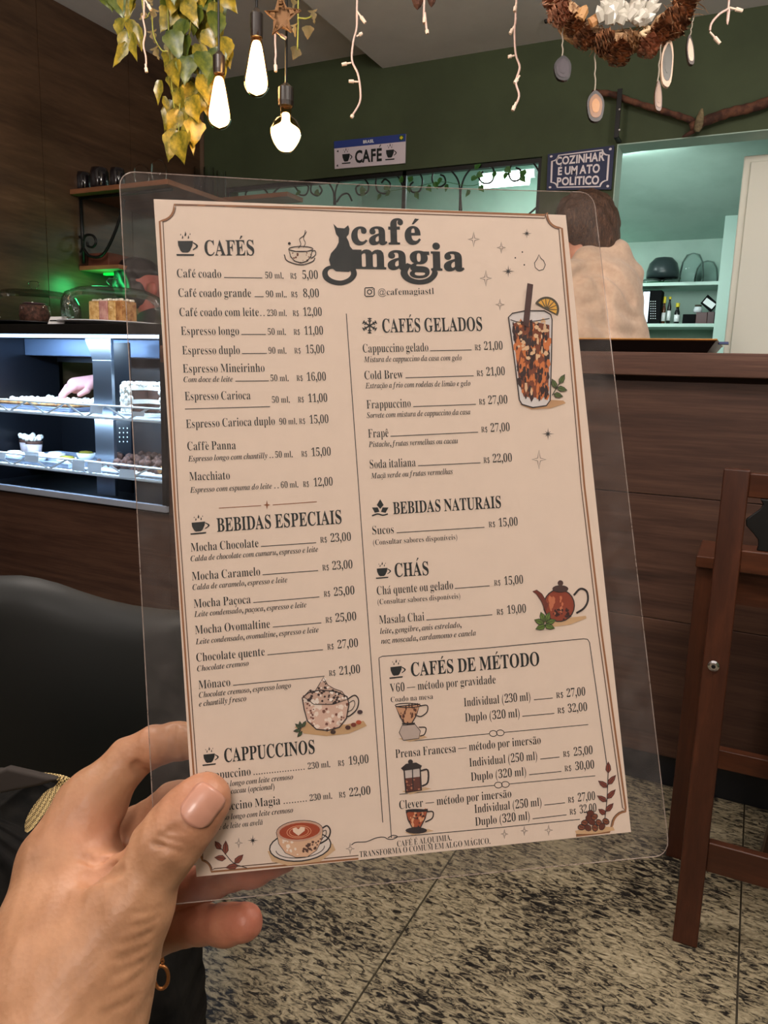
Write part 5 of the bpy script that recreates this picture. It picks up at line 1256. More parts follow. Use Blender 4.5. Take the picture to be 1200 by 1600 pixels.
# ---- text
secs = {}
def mbof(k): return secs.setdefault(k, MB())
OFF = .00014
def row(sec, items, xl, yl, xr, yr):
    """items: (kind, x0, x1, text); baseline runs from (xl,yl) to (xr,yr) in the sheet's own rows"""
    def base(u): return yl+(yr-yl)*(u-xl)/(xr-xl)
    sl = (yr-yl)/(xr-xl)
    for kind, x0_, x1_, tx in items:
        st_, cap = {'n': ('serif', 13), 'p': ('serif', 12.6), 'm': ('serif', 9.6), 'r': ('serif', 8.6), 'i': ('ital', 8.6), 'q': ('serif', 8.2), 'h': ('head', 20.5), 'H': ('head', 23), 'g': ('head', 18), 'l': (None, 0), 'd': (None, 1), 't': ('serif', 9)}[kind]
        if kind == 'l':
            nn_ = max(1, int((x1_-x0_)/40)); xx_ = np.linspace(x0_, x1_, nn_+1); mbof('line').add([pg(x, base(x), OFF) for x in xx_]+[pg(x, base(x)-1.2, OFF) for x in xx_], [(j, j+1, nn_+2+j, nn_+1+j) for j in range(nn_)]); continue
        if kind == 'd':
            n_ = max(2, int((x1_-x0_)/4))
            for k in range(n_):
                u = x0_+(x1_-x0_)*(k+.5)/n_; v = base(u)-.8; mbof('line').add([pg(u-.9, v+.8, OFF), pg(u+.9, v+.8, OFF), pg(u+.9, v-.8, OFF), pg(u-.9, v-.8, OFF)], [(0, 1, 2, 3)])
            continue
        lean = .06
        put_text(mbof(sec), tx, st_, lambda x, y, x0_=x0_, x1_=x1_, cap=cap: pg(x0_+(x1_-x0_)*x-y*cap*lean, base(x0_+(x1_-x0_)*x)-y*cap, OFF))
A = 'coffee_list'
row('coffee_heading', [('H', 320, 397.7, 'CAFÉS')], 320, 399.4, 397, 399)
row(A, [('n', 276.7, 346, 'Café coado'), ('l', 350, 410, ''), ('m', 414.5, 443, '50 ml.'), ('r', 453.7, 463.5, 'R$'), ('p', 472.7, 497, '5,00')], 277, 433.5, 497, 436)
row(A, [('n', 279, 392.5, 'Café coado grande'), ('l', 397.7, 412, ''), ('m', 415.5, 448, '90 ml..'), ('r', 455, 465, 'R$'), ('p', 474, 498.7, '8,00')], 279, 464, 499, 464.6)
row(A, [('n', 280.7, 404.5, 'Café coado com leite'), ('d', 405, 415, ''), ('m', 417.6, 448, '230 ml.'), ('r', 457.4, 467, 'R$'), ('p', 474, 503, '12,00')], 281, 494.3, 503, 493.7)
row(A, [('n', 283, 373.8, 'Espresso longo'), ('l', 377, 415.5, ''), ('m', 418.5, 446.7, '50 ml.'), ('r', 459, 468.7, 'R$'), ('p', 475.8, 505, '11,00')], 283, 523.6, 505, 523)
row(A, [('n', 285, 375, 'Espresso duplo'), ('l', 378, 417, ''), ('m', 419.7, 447.6, '90 ml.'), ('r', 460, 470, 'R$'), ('p', 478, 507, '15,00')], 285, 554, 507, 552)
row(A, [('n', 286, 413.6, 'Espresso Mineirinho')], 286, 582.5, 413, 581)
row(A, [('i', 287, 364, 'Com doce de leite'), ('l', 367.7, 420, ''), ('m', 422.8, 451, '50 ml.'), ('r', 463.5, 473, 'R$'), ('p', 479.7, 509.5, '16,00')], 287, 597.3, 509, 594.7)
row(A, [('n', 289, 391.6, 'Espresso Carioca')], 289, 625.6, 391, 624)
row(A, [('l', 289, 422, '')], 289, 639.8, 422, 636)
row(A, [('m', 425, 453, '50 ml.'), ('r', 465.7, 475, 'R$'), ('p', 482, 511.6, '11,00')], 425, 629.5, 511, 628)
row(A, [('n', 291, 429.8, 'Espresso Carioca duplo'), ('m', 436.6, 464, '90 ml.'), ('r', 467.5, 477, 'R$'), ('p', 484, 513.4, '15,00')], 291, 668.9, 513, 661)
row(A, [('n', 293, 368.6, 'Caffè Panna')], 293, 703.6, 368, 702)
row(A, [('i', 294, 418, 'Espresso longo com chantilly'), ('d', 420, 428, ''), ('m', 430, 457.4, '50 ml.'), ('r', 471, 480, 'R$'), ('p', 487, 517, '15,00')], 294, 721.2, 517, 711.7)
row(A, [('n', 296, 359.4, 'Macchiato')], 296, 751, 359, 749)
row(A, [('i', 297, 425, 'Espresso com espuma do leite'), ('d', 427, 437, ''), ('m', 439, 466, '60 ml.'), ('r', 473.6, 482.8, 'R$'), ('p', 490.5, 520, '12,00')], 297, 770, 520, 758.6)
B = 'special_drinks_list'
row('special_drinks_heading', [('h', 339.3, 534, 'BEBIDAS ESPECIAIS')], 339.3, 831, 534, 818)
def prow(sec, name, x1_, l0, l1, r0, r1, p0, p1, xl, yl, xr, yr, price): row(sec, [('n', xl, x1_, name), ('l', l0, l1, ''), ('r', r0, r1, 'R$'), ('p', p0, p1, price)], xl, yl, xr, yr)
prow(B, 'Mocha Chocolate', 404, 407.5, 494, 500.5, 511, 516.7, 548.6, 298.3, 862, 548, 844.8, '23,00')
row(B, [('i', 298, 497, 'Calda de chocolate com cumaru, espresso e leite')], 298, 877.3, 497, 862)
prow(B, 'Mocha Caramelo', 406.7, 410, 497, 503.8, 514, 519.4, 551, 300, 907, 551, 888, '23,00')
row(B, [('i', 301, 449, 'Calda de caramelo, espresso e leite')], 301, 922, 449, 909.7)
prow(B, 'Mocha Paçoca', 391.8, 395.7, 499, 506, 516, 522, 554, 303, 950, 554, 928.5, '25,00')
row(B, [('i', 303.5, 479, 'Leite condensado, paçoca, espresso e leite')], 303, 964, 479, 948.8)
prow(B, 'Mocha Ovomaltine', 422, 426, 502, 508.7, 519, 524.4, 556.9, 305, 991, 557, 969, '25,00')
row(B, [('i', 305.8, 498, 'Leite condensado, ovomaltine, espresso e leite')], 305, 1007, 498, 987.8)
prow(B, 'Chocolate quente', 413.8, 417.7, 504.6, 511.5, 521.6, 527.7, 559.6, 307, 1034, 559, 1010.6, '27,00')
row(B, [('i', 308, 388.8, 'Chocolate cremoso')], 308, 1049.2, 388, 1040)
prow(B, 'Mônaco', 360, 364, 507, 514, 524.4, 530.4, 562.9, 310.4, 1076.7, 563, 1051.4, '21,00')
row(B, [('i', 311, 454.8, 'Chocolate cremoso, espresso longo')], 311, 1090.4, 454, 1074.7)
row(B, [('i', 311, 385, 'e chantilly fresco')], 311, 1104, 385, 1095)
D_ = 'cappuccino_list'
row('cappuccino_heading', [('h', 350.8, 492, 'CAPPUCCINOS')], 350.8, 1191, 492, 1177)
row(D_, [('n', 318, 392, 'Cappuccino'), ('d', 395, 477, ''), ('m', 481, 516, '230 ml.'), ('r', 528, 538, 'R$'), ('p', 545, 576, '19,00')], 318, 1219, 576, 1192)
row(D_, [('i', 320, 458, 'Espresso longo com leite cremoso')], 320, 1232.7, 458, 1217.5)
row(D_, [('i', 322, 429, 'Canela e cacau (opcional)')], 322, 1244.4, 429, 1232.7)
row(D_, [('n', 320, 438, 'Cappuccino Magia'), ('d', 442, 480.6, ''), ('m', 484, 519, '230 ml.'), ('r', 529.6, 540, 'R$'), ('p', 546, 579, '22,00')], 320, 1269.8, 579, 1241)
row(D_, [('i', 322, 458, 'Espresso longo com leite cremoso')], 322, 1284.5, 458, 1269.4)
row(D_, [('i', 322, 410.6, 'e doce de leite ou avelã')], 322, 1298.5, 410, 1288.4)
E_ = 'iced_coffee_list'
row('iced_coffee_heading', [('h', 597.6, 753.7, 'CAFÉS GELADOS')], 597.6, 519.6, 753.7, 516.7)
prow(E_, 'Cappuccino gelado', 669.4, 672, 736.7, 741.8, 751.4, 756.5, 785.5, 567, 551, 785, 546.4, '21,00')
row(E_, [('i', 568.6, 721.6, 'Mistura de cappuccino da casa com gelo')], 568, 566, 721, 562.8)
prow(E_, 'Cold Brew', 630, 633.5, 740, 745, 754.8, 760, 789, 569.6, 593, 789, 586.3, '21,00')
row(E_, [('i', 571, 735, 'Extração a frio com rodelas de limão e gelo')], 571, 607, 735, 602.8)
prow(E_, 'Frappuccino', 642, 645.4, 743.5, 748.6, 758, 763, 793, 573, 638.7, 793, 630.6, '27,00')
row(E_, [('i', 573, 735, 'Sorvete com mistura de cappuccino da casa')], 573, 653.3, 735, 647.5)
prow(E_, 'Frapê', 607, 610, 747, 752, 761.6, 766.7, 796.5, 575.4, 684, 796, 673.6, '27,00')
row(E_, [('i', 576, 715.5, 'Pistache, frutas vermelhas ou cacau')], 576, 698.8, 715, 692.6)
prow(E_, 'Soda italiana', 649.5, 653, 750.7, 755.5, 765, 770, 800, 578, 732, 800, 721.4, '22,00')
row(E_, [('i', 579.5, 707.6, 'Maçã verde ou frutas vermelhas')], 579, 748, 707, 740.5)
G_ = 'natural_drinks_list'
row('natural_drinks_heading', [('g', 614.5, 783, 'BEBIDAS NATURAIS')], 614.5, 803.4, 783, 793.4)
prow(G_, 'Sucos', 615.4, 619.5, 757, 763.6, 773.7, 779.4, 809, 582, 835.4, 809, 821.2, '15,00')
row(G_, [('q', 583, 714.5, '(Consultar sabores disponíveis)')], 583, 851.8, 714, 843)
T_ = 'tea_list'
row('tea_heading', [('h', 617, 670, 'CHÁS')], 617, 901.5, 670, 898.4)
prow(T_, 'Chá quente ou gelado', 708, 710.4, 765, 772, 782, 788, 817.4, 589, 929.6, 817, 911.8, '15,00')
row(T_, [('q', 590, 719, '(Consultar sabores disponíveis)')], 590, 944.6, 719, 935)
prow(T_, 'Masala Chai', 663, 666, 769, 776, 786.4, 792.7, 822, 592.6, 975, 822, 957, '19,00')
row(T_, [('i', 594, 721, 'leite, gengibre, anis estrelado,')], 594, 990.5, 721, 980)
row(T_, [('i', 595.5, 743.7, 'noz moscada, cardamomo e canela')], 595, 1006, 743, 992.7)
K_ = 'brewed_coffee_list'
row('brewed_coffee_heading', [('h', 642.5, 843, 'CAFÉS DE MÉTODO')], 642.5, 1056.7, 843, 1039.5)
row(K_, [('n', 609.5, 774.5, 'V60 — método por gravidade')], 609.5, 1081.7, 774.5, 1067.7)
row(K_, [('q', 610.6, 676.6, 'Coado na mesa')], 610.6, 1097.4, 676.6, 1092)
row(K_, [('n', 725, 828.8, 'Individual (230 ml)'), ('l', 834, 863.6, ''), ('r', 869, 880, 'R$'), ('p', 885.6, 914.6, '27,00')], 725, 1103.9, 914.6, 1086.6)
row(K_, [('n', 726.8, 812, 'Duplo (320 ml)'), ('l', 816, 866, ''), ('r', 871, 882, 'R$'), ('p', 887.5, 917.5, '32,00')], 726.8, 1127.8, 917.5, 1110.5)
row(K_, [('n', 618, 845, 'Prensa Francesa — método por imersão')], 618, 1184.4, 845, 1162)
row(K_, [('n', 733.5, 839.4, 'Individual (250 ml)'), ('l', 844, 874, ''), ('r', 879.8, 890, 'R$'), ('p', 896.6, 926, '25,00')], 733.5, 1198, 926, 1178)
row(K_, [('n', 736, 822, 'Duplo (320 ml)'), ('l', 826.6, 877, ''), ('r', 882, 892.6, 'R$'), ('p', 899, 928.5, '30,00')], 736, 1220.3, 928.5, 1200.5)
row(K_, [('n', 624, 799, 'Clever — método por imersão')], 624, 1264.3, 799, 1245.6)
row(K_, [('n', 741.5, 846, 'Individual (250 ml)'), ('l', 850.4, 882.7, ''), ('r', 887.5, 897, 'R$'), ('p', 903, 930, '27,00')], 741.5, 1270.5, 930, 1249.6)
row(K_, [('n', 742.6, 827.7, 'Duplo (320 ml)'), ('l', 832, 885, ''), ('r', 890, 900, 'R$'), ('p', 905.8, 932, '32,00')], 742.6, 1290.4, 932, 1268)
row('motto', [('t', 620.5, 705.6, 'CAFÉ É ALQUIMIA.')], 620.5, 1323, 705.6, 1312.7)
row('motto', [('t', 562, 766, 'TRANSFORMA O COMUM EM ALGO MÁGICO.')], 562, 1339.4, 766, 1318)
row('handle_text', [('m', 590.8, 678, '@cafemagiastl')], 590.8, 461.3, 678, 459.6)
mbs = {k: v for k, v in secs.items()}
for k, v in mbs.items(): v.build('leader_line' if k == 'line' else k, M['ink2'] if k == 'line' else M['ink'], menu)
# ---- print helpers in page pixels
def poly(mb, pts, off=OFF): mb.add([pg(u, v, off) for u, v in pts], [tuple(range(len(pts)))]); return mb
def line(mb, pts, w_=1.2, off=OFF, closed=False, sm=0):
    if sm: pts = [tuple(p) for p in spline([np.array(p, float) for p in pts], sm)]
    pts = [tuple(p) for p in pts]; q_ = []
    for i in range(len(pts)):
        if i == len(pts)-1 and not closed: q_.append(pts[i]); break
        a_, b_ = np.array(pts[i], float), np.array(pts[(i+1) % len(pts)], float); m_ = max(1, int(np.hypot(*(b_-a_))/45))
        q_ += [tuple(a_+(b_-a_)*j/m_) for j in range(m_)]
    pts = q_
    n = len(pts); L_, R2 = [], []
    for i in range(n):
        p0 = np.array(pts[i-1] if (closed or i > 0) else pts[0], float); p1 = np.array(pts[(i+1) % n] if (closed or i < n-1) else pts[-1], float)
        t = p1-p0; t /= (np.hypot(*t)+1e-9); nn = np.array([-t[1], t[0]]); p = np.array(pts[i], float)
        L_.append(pg(*(p+nn*w_/2), off)); R2.append(pg(*(p-nn*w_/2), off))
    m_ = n if closed else n-1
    mb.add(L_+R2, [(i, (i+1) % n, n+(i+1) % n, n+i) for i in range(m_)]); return mb
def circ(c, r, n=14, ry=None, a0=0, a1=360, rot=0):
    ry = r if ry is None else ry; rr = math.radians(rot); out = []
    for k in range(n+(a1-a0 < 360)):
        t = math.radians(a0+(a1-a0)*k/n); x, y = r*math.cos(t), -ry*math.sin(t); out.append((c[0]+x*math.cos(rr)-y*math.sin(rr), c[1]+x*math.sin(rr)+y*math.cos(rr)))
    return out
INK, GRY, BRN = M['ink'], M['ink2'], M['inkbrown']
def arc_(c, r0, a0, a1, n=6): return [(c[0]+r0*math.cos(math.radians(a0+(a1-a0)*k/n)), c[1]-r0*math.sin(math.radians(a0+(a1-a0)*k/n))) for k in range(n+1)]
def border_px(g, w_, mb):
    """printed frame with hollow corners, g = 0 outer, 1 inner; runs off the sheet at the bottom as printed"""
    k = 5*g
    p = [(560, 1341.5-k)]+[(457, 1351-k), (330+k, 1362-k)]+arc_((313, 1361), 17+k*.3, 5, 78)+[(311.5+k, 1330), (297+k, 1130), (274+k, 800), (249.5+k, 346)]
    p += arc_((250, 323), 22+k*.5, -80, 8)+[(560, 326.5+k), (851, 336+k)]+arc_((876, 335), 21+k*.5, 175, 262)+[(878-k, 357), (913-k, 760), (940-k, 990), (977.5-k, 1262)]+arc_((979, 1290), 22+k*.4, 95, 175)[0:]+[(952, 1300-k*.4), (900, 1306-k*.4)]
    line(mb, p, w_, .00012)
border_px(0, 3.0, bord); bord.build('border_line', mat('brown_print', (150, 100, 64), .6), menu)
border_px(1, 1.5, bord2); bord2.build('border_line', mat('dark_print', (96, 70, 56), .6), menu)
# logo
lg_ = MB()
def logo_line(s_, x0_, y0_, x1_, y1_, cap, widths=None):
    put_text(lg_, s_, 'logo', lambda x, y: pg(x0_+(x1_-x0_)*x-y*cap*.03, y0_+(y1_-y0_)*x-y*cap, OFF))
logo_line('café', 549, 382, 658, 381, 37.5)
logo_line('magia', 551, 419, 726, 423, 40)
def strip(mb, o_, i_): mb.add([pg(u, v, OFF) for u, v in o_]+[pg(u, v, OFF) for u, v in i_], [(k, k+1, len(o_)+k+1, len(o_)+k) for k in range(len(o_)-1)])
def sp2(pts): return [tuple(p) for p in spline([np.array(p, float) for p in pts], 4)]
strip(lg_, sp2([(636, 411), (628, 419), (626, 429), (634, 439), (650, 444.5), (668, 443), (680, 435), (684, 426), (679, 420)]), sp2([(644, 414), (639, 420), (637, 427), (642, 433.5), (652, 437), (664, 436), (672, 431), (675, 425), (674, 421)]))
lg_.build('logo_lettering', INK, menu)
cat = MB()
poly(cat, [(521, 350), (527, 356), (538, 357), (544, 352), (546, 358), (545, 366), (541, 371), (536, 372), (529, 371), (525, 366), (523, 358)])
poly(cat, [(529, 369), (541, 370), (545, 378), (547, 386), (551, 396), (556, 408), (552, 420), (545, 425), (525, 424), (517, 418), (514, 406), (517, 396), (525, 387), (529, 379)])
poly(cat, [(546, 384), (551, 390), (558, 400), (557, 418), (550, 421), (549, 402)])
strip(cat, sp2([(522, 414), (510, 417), (503.5, 425), (506, 436), (517, 443.5), (533, 446), (548, 441), (557, 431), (556, 421), (550, 415)]), sp2([(522, 420), (515, 421), (512, 426), (514, 432), (522, 437), (533, 438.5), (543, 435), (548, 429), (547, 423), (542, 418)]))
cat.build('cat_emblem', INK, menu)
ic = MB()
line(ic, [(570.5, 450), (582, 449.5), (584.5, 451), (584.8, 461), (583, 463), (572, 463.3), (570, 461.5), (570, 451.5)], 1.6, closed=True); line(ic, circ((577.3, 456.3), 3.4), 1.5, closed=True); poly(ic, circ((581.8, 452.4), .9, 6)); ic.build('camera_icon', INK, menu)
# icons
ic = MB()
def ucup(u0, v0, u1, v1, tilt=0): cup_icon(ic, lambda x, y: pg(u0+(u1-u0)*x, v1+(v0-v1)*y+tilt*(x-.5), OFF))
ucup(274, 361, 311, 402); ucup(296, 803, 329, 836, -3); ucup(315, 1166, 343, 1197, -3); ucup(586, 877, 612, 905, -2); ucup(607, 1029, 635, 1061, -3)
ic.build('cup_icon', INK, menu)
ic = MB()
for k in range(6):
    a = math.radians(60*k+30); c0_, s0_ = math.cos(a), math.sin(a); cx_, cy_ = 577.5, 509
    line(ic, [(cx_, cy_), (cx_+12*c0_, cy_+12.5*s0_)], 2.2)
    for s_ in (-1, 1):
        for r_ in (6, 9.5): line(ic, [(cx_+r_*c0_, cy_+r_*s0_), (cx_+r_*c0_+3.6*math.cos(a+s_*.9), cy_+r_*s0_+3.6*math.sin(a+s_*.9))], 1.5)
ic.build('snowflake_icon', INK, menu)
ic = MB()
for c_, rot_, r_ in (((594, 789), -90, 9), ((588, 797), -150, 8), ((600, 797), -30, 8)):
    a = math.radians(rot_); t_ = (c_[0]+r_*math.cos(a), c_[1]+r_*math.sin(a)); nrm_ = (-math.sin(a)*r_*.6, math.cos(a)*r_*.6); b_ = (c_[0]-r_*.7*math.cos(a), c_[1]-r_*.7*math.sin(a))
    poly(ic, [t_, (c_[0]+nrm_[0], c_[1]+nrm_[1]), b_, (c_[0]-nrm_[0], c_[1]-nrm_[1])])
line(ic, [(581, 806), (590, 803), (598, 805), (606, 803)], 2.2, sm=3); ic.build('leaf_icon', INK, menu)
# rules, swirls, sparkles
ln = MB()
line(ln, [(541, 490), (570, 900), (598, 1285)], 1.3); line(ln, [(592, 1030), (611.5, 1309)], 1.3)
line(ln, [(592, 1032), (592, 1028), (597, 1025.5), (760, 1012.5), (912, 998), (918, 999), (921, 1004), (948, 1195)], 1.3)
line(ln, [(615, 1308), (780, 1293), (906, 1280)], 1.2)
for x0_, y0_, x1_, y1_, cx_, cy_ in ((640, 1158, 919, 1132, 776, 1145.5), (624, 1241, 930, 1212, 784, 1226)):
    m1 = (cx_-12-x0_)/(x1_-x0_); line(ln, [(x0_, y0_), (cx_-12, y0_+(y1_-y0_)*m1)], 1.1); m1 = (cx_+12-x0_)/(x1_-x0_); line(ln, [(cx_+12, y0_+(y1_-y0_)*m1), (x1_, y1_)], 1.1)
    line(ln, circ((cx_-5.5, cy_+.5), 6, 14, 4.6), 1.2, closed=True); line(ln, circ((cx_+5.5, cy_-.5), 6, 14, 4.6), 1.2, closed=True)
line(ln, [(549, 1320), (556, 1316), (572, 1315), (588, 1309), (600, 1308), (606, 1311), (614, 1311), (621, 1307), (614, 1305), (606, 1309)], 1.4, sm=4)
ln.build('ruled_line', GRY, menu)
dv = MB(); line(dv, [(342, 794), (408, 790)], 1.1); line(dv, [(426, 789), (495, 784)], 1.1)
def spark(mb, u, v, r, thin=.22, rays=4):
    for k in range(rays):
        a = math.pi/2*k if rays == 4 else math.pi/4*k; rr = r if k % 2 == 0 or rays == 4 else r*.6
        if rays == 4 and k % 2 == 0: rr = r*.75
        mb.add([pg(u+rr*math.cos(a), v+rr*math.sin(a), OFF), pg(u+r*thin*math.cos(a+.8)*.8, v+r*thin*math.sin(a+.8)*.8, OFF), pg(u-r*.05*math.cos(a), v-r*.05*math.sin(a), OFF), pg(u+r*thin*math.cos(a-.8)*.8, v+r*thin*math.sin(a-.8)*.8, OFF)], [(0, 1, 2, 3)])
def ospark(mb, u, v, r):
    pts = []
    for k in range(8):
        a = math.pi/4*k; rr = (r if k % 4 == 2 else r*.75) if k % 2 == 0 else r*.2; pts.append((u+rr*math.cos(a), v+rr*math.sin(a)))
    line(mb, pts, .9, closed=True)
spark(dv, 417, 789, 7.5, .3); dv.build('divider', BRN, menu)
sp = MB()
for u, v, r_ in ((740, 374, 12), (783, 387, 9), (759, 435, 12.5), (781, 476, 9), (842, 718, 15), (547, 1326, 9), (788, 1303, 7.5), (819, 1298, 7.5), (857, 1297, 8.5), (373, 1317, 8)): ospark(sp, u, v, r_)
for u, v, r_ in ((823, 365, 8), (794, 424, 10), (856, 678, 10), (395, 1313, 9)): spark(sp, u, v, r_, .16, 8)
for u, v in ((816, 394), (805, 403), (819, 414)): poly(sp, circ((u, v), 1.3, 6))
line(sp, [(842, 398), (839, 405), (835, 411), (836, 418), (842, 423), (849, 421), (852, 414), (849, 407), (845, 404)], 1.2, closed=True, sm=0)
sp.build('sparkle', GRY, menu)
# ---- illustrations
PM = {}
def pm(rgb):
    if rgb not in PM: PM[rgb] = mat('print_%s' % {0: 'tone'}.get(0), rgb, .6)
    return PM[rgb]
class Art:
    """a printed picture: a part of the menu, its colour areas sub-parts"""
    def __init__(s, name, label, at_):
        s.r = empty(name, tuple(pg(*at_)), label); s.r.parent = menu; s.r.location = s.r.location-wloc(menu); s.k = 0; s.l = {}
    def mb(s, name, rgb):
        k = (name, rgb)
        if k not in s.l: s.k += 1; s.l[k] = (MB(), OFF*(1+.35*s.k))
        return s.l[k]
    def fill(s, name, rgb, pts): mb, off = s.mb(name, rgb); poly(mb, pts, off)
    def stroke(s, name, rgb, pts, w_=1.4, closed=False, sm=0): mb, off = s.mb(name, rgb); line(mb, pts, w_, off, closed, sm)
    def dabs(s, name, rgb, inside, n, size, seed, tall=1.0):
        mb, off = s.mb(name, rgb); q_ = random.Random(seed); us = [p[0] for p in inside]; vs = [p[1] for p in inside]
        c = 0; tries = 0
        while c < n and tries < n*20:
            tries += 1; u, v = q_.uniform(min(us), max(us)), q_.uniform(min(vs), max(vs))
            ins = False; j = len(inside)-1
            for i in range(len(inside)):
                if (vs[i] > v) != (vs[j] > v) and u < (us[j]-us[i])*(v-vs[i])/(vs[j]-vs[i]+1e-9)+us[i]: ins = not ins
                j = i
            if not ins: continue
            c += 1; a = q_.uniform(0, 3.1); r_ = size*q_.uniform(.5, 1.4)
            poly(mb, [(u+r_*math.cos(a+k*1.2566)*q_.uniform(.6, 1.1), v+tall*r_*math.sin(a+k*1.2566)*q_.uniform(.6, 1.1)) for k in range(5)], off)
    def done(s):
        for (name, rgb), (mb, off) in s.l.items(): mb.build(name, pm(rgb), s.r)
DK, CR, OR, BR, RD, GN = (40, 32, 34), (226, 214, 204), (196, 112, 58), (104, 56, 38), (150, 62, 36), (84, 104, 50)
# iced coffee
a = Art('iced_coffee_picture', 'printed tall glass of iced coffee with straw and orange slice', (835, 640))
gl_ = [(794, 496), (800, 490), (820, 486), (850, 486), (860, 492), (862, 500), (861, 560), (859, 626), (853, 634), (832, 637), (815, 632), (811, 625), (803, 560)]
a.fill('ground', (196, 152, 112), [(812, 632), (840, 624), (880, 626), (884, 630), (860, 638), (830, 640)])
a.fill('glass', (214, 208, 208), gl_)
liq = [(801, 506), (812, 502), (840, 504), (858, 508), (858, 560), (856, 618), (842, 622), (818, 620), (811, 600), (806, 560)]
a.fill('coffee', (120, 58, 32), liq)
a.dabs('highlight', (206, 116, 60), liq, 90, 3.2, 1, 2.2); a.dabs('shadow', (48, 24, 24), liq, 90, 2.8, 2, 2.6); a.dabs('ice', (222, 184, 146), [(803, 500), (858, 500), (858, 550), (812, 575)], 26, 3.4, 3)
a.dabs('ice', (222, 184, 146), [(812, 590), (850, 500), (856, 520), (830, 620)], 12, 2.2, 4, 3)
a.stroke('outline', DK, gl_, 1.8, True); a.stroke('outline', DK, [(797, 500), (812, 504), (835, 502), (858, 498)], 1.2, sm=3)
a.fill('straw', (70, 40, 38), [(824, 443), (832, 445), (825, 512), (817, 508)]); a.stroke('outline', DK, [(817, 508), (824, 443), (832, 445), (825, 512)], 1.2)
sl_ = circ((853, 484), 20, 16, 20, -28, 152)
a.fill('orange_peel', (70, 64, 50), [(x, y) for x, y in sl_]); 
for k in range(7):
    b0_, b1_ = math.radians(-24+24*k), math.radians(-24+24*k+20); a.fill('orange_flesh', (218, 164, 62), [(853+4*math.cos((b0_+b1_)/2), 484-4*math.sin((b0_+b1_)/2)), (853+16.5*math.cos(b0_), 484-16.5*math.sin(b0_)), (853+16.5*math.cos(b1_), 484-16.5*math.sin(b1_))])
def lf(a, c, ang, L_, w_, rgb, ol=True):
    t = math.radians(ang); d_ = np.array([math.cos(t), -math.sin(t)]); n_ = np.array([-d_[1], d_[0]]); c = np.array(c, float)
    pts = [tuple(c), tuple(c+d_*L_*.3+n_*w_*.5), tuple(c+d_*L_*.65+n_*w_*.4), tuple(c+d_*L_), tuple(c+d_*L_*.65-n_*w_*.4), tuple(c+d_*L_*.3-n_*w_*.5)]
    a.fill('leaf', rgb, pts)
    if ol: a.stroke('leaf_outline', DK, pts, .9, True); a.stroke('leaf_outline', DK, [tuple(c), tuple(c+d_*L_*.9)], .7)
a.stroke('stem', (52, 60, 36), [(862, 618), (869, 606), (878, 592)], 1.4, sm=3)
for c_, an, L_ in (((868, 607), 115, 16), ((873, 600), 60, 17), ((869, 606), -15, 17), ((864, 616), -15, 15)): lf(a, c_, an, L_, 8, GN)
a.done()
# steaming cup at top
a = Art('steaming_cup_picture', 'printed outline cup with steam beside the logo cat', (470, 412))
bd = [(451, 390), (462, 393), (480, 393), (488, 390), (486, 400), (480, 408), (470, 411), (460, 408), (454, 401)]
a.fill('cup', (214, 196, 180), bd); a.dabs('shading', BR, bd, 14, 1.8, 1); a.stroke('outline', DK, bd, 1.4, True); a.stroke('outline', DK, circ((470, 389.5), 19, 18, 4.2), 1.4, True)
a.stroke('outline', DK, [(487, 393), (492, 392), (493, 398), (488, 403), (485, 403)], 1.4, sm=3); a.stroke('outline', DK, [(444, 398), (449, 408), (470, 414), (488, 409), (492, 403)], 1.6, sm=4)
a.stroke('steam', DK, [(466, 388), (470, 382), (468, 374), (475, 368), (477, 360)], 1.1, sm=4); a.stroke('steam', DK, [(474, 387), (477, 380), (474, 372), (479, 362)], 1.0, sm=4); a.fill('bean', DK, circ((452, 381), 2.4, 8)); a.done()
# whipped cup
a = Art('whipped_cup_picture', 'printed glass cup heaped with whipped cream and beans', (520, 1145))
a.fill('ground', (198, 160, 118), [(460, 1136), (480, 1128), (540, 1132), (568, 1126), (573, 1134), (545, 1146), (510, 1150), (475, 1146)])
bd = [(472, 1090), (482, 1082), (500, 1078), (524, 1080), (542, 1088), (545, 1100), (541, 1122), (530, 1136), (512, 1141), (494, 1139), (480, 1126), (475, 1108)]
a.fill('cup', (214, 178, 162), bd); a.dabs('cream_swirl', (236, 218, 206), bd, 40, 4, 1); a.dabs('coffee_shade', (120, 74, 62), bd, 46, 2.4, 2)
tp = [(474, 1088), (484, 1078), (492, 1080), (498, 1070), (505, 1058), (512, 1070), (522, 1076), (534, 1080), (543, 1092), (520, 1100), (490, 1100)]
a.fill('whipped_cream', (196, 164, 148), tp); a.dabs('coffee_shade', (52, 34, 34), tp, 40, 2.6, 3); a.dabs('cream_swirl', (240, 228, 220), tp, 22, 2.6, 4)
a.stroke('outline', DK, bd, 1.8, True); a.stroke('outline', DK, tp, 1.1, True); a.stroke('outline', DK, [(543, 1092), (554, 1086), (560, 1094), (557, 1108), (546, 1118), (541, 1119)], 2.0, sm=4); a.stroke('outline', DK, [(545, 1098), (552, 1094), (554, 1100), (550, 1108), (543, 1112)], 1.1, sm=4)
for c_, an in (((470, 1138), 140), ((470, 1138), 100), ((472, 1136), 60), ((470, 1140), 190), ((472, 1142), 230)): lf(a, c_, an, 12, 5, (70, 96, 60))
for u, v, rgb in ((552, 1132, (120, 46, 30)), (560, 1128, (176, 72, 40)), (562, 1112, (60, 36, 44)), (543, 1136, (70, 34, 26)), (520, 1143, (60, 40, 34))): a.fill('bean', rgb, circ((u, v), 4.4, 9, 3.4))
a.done()
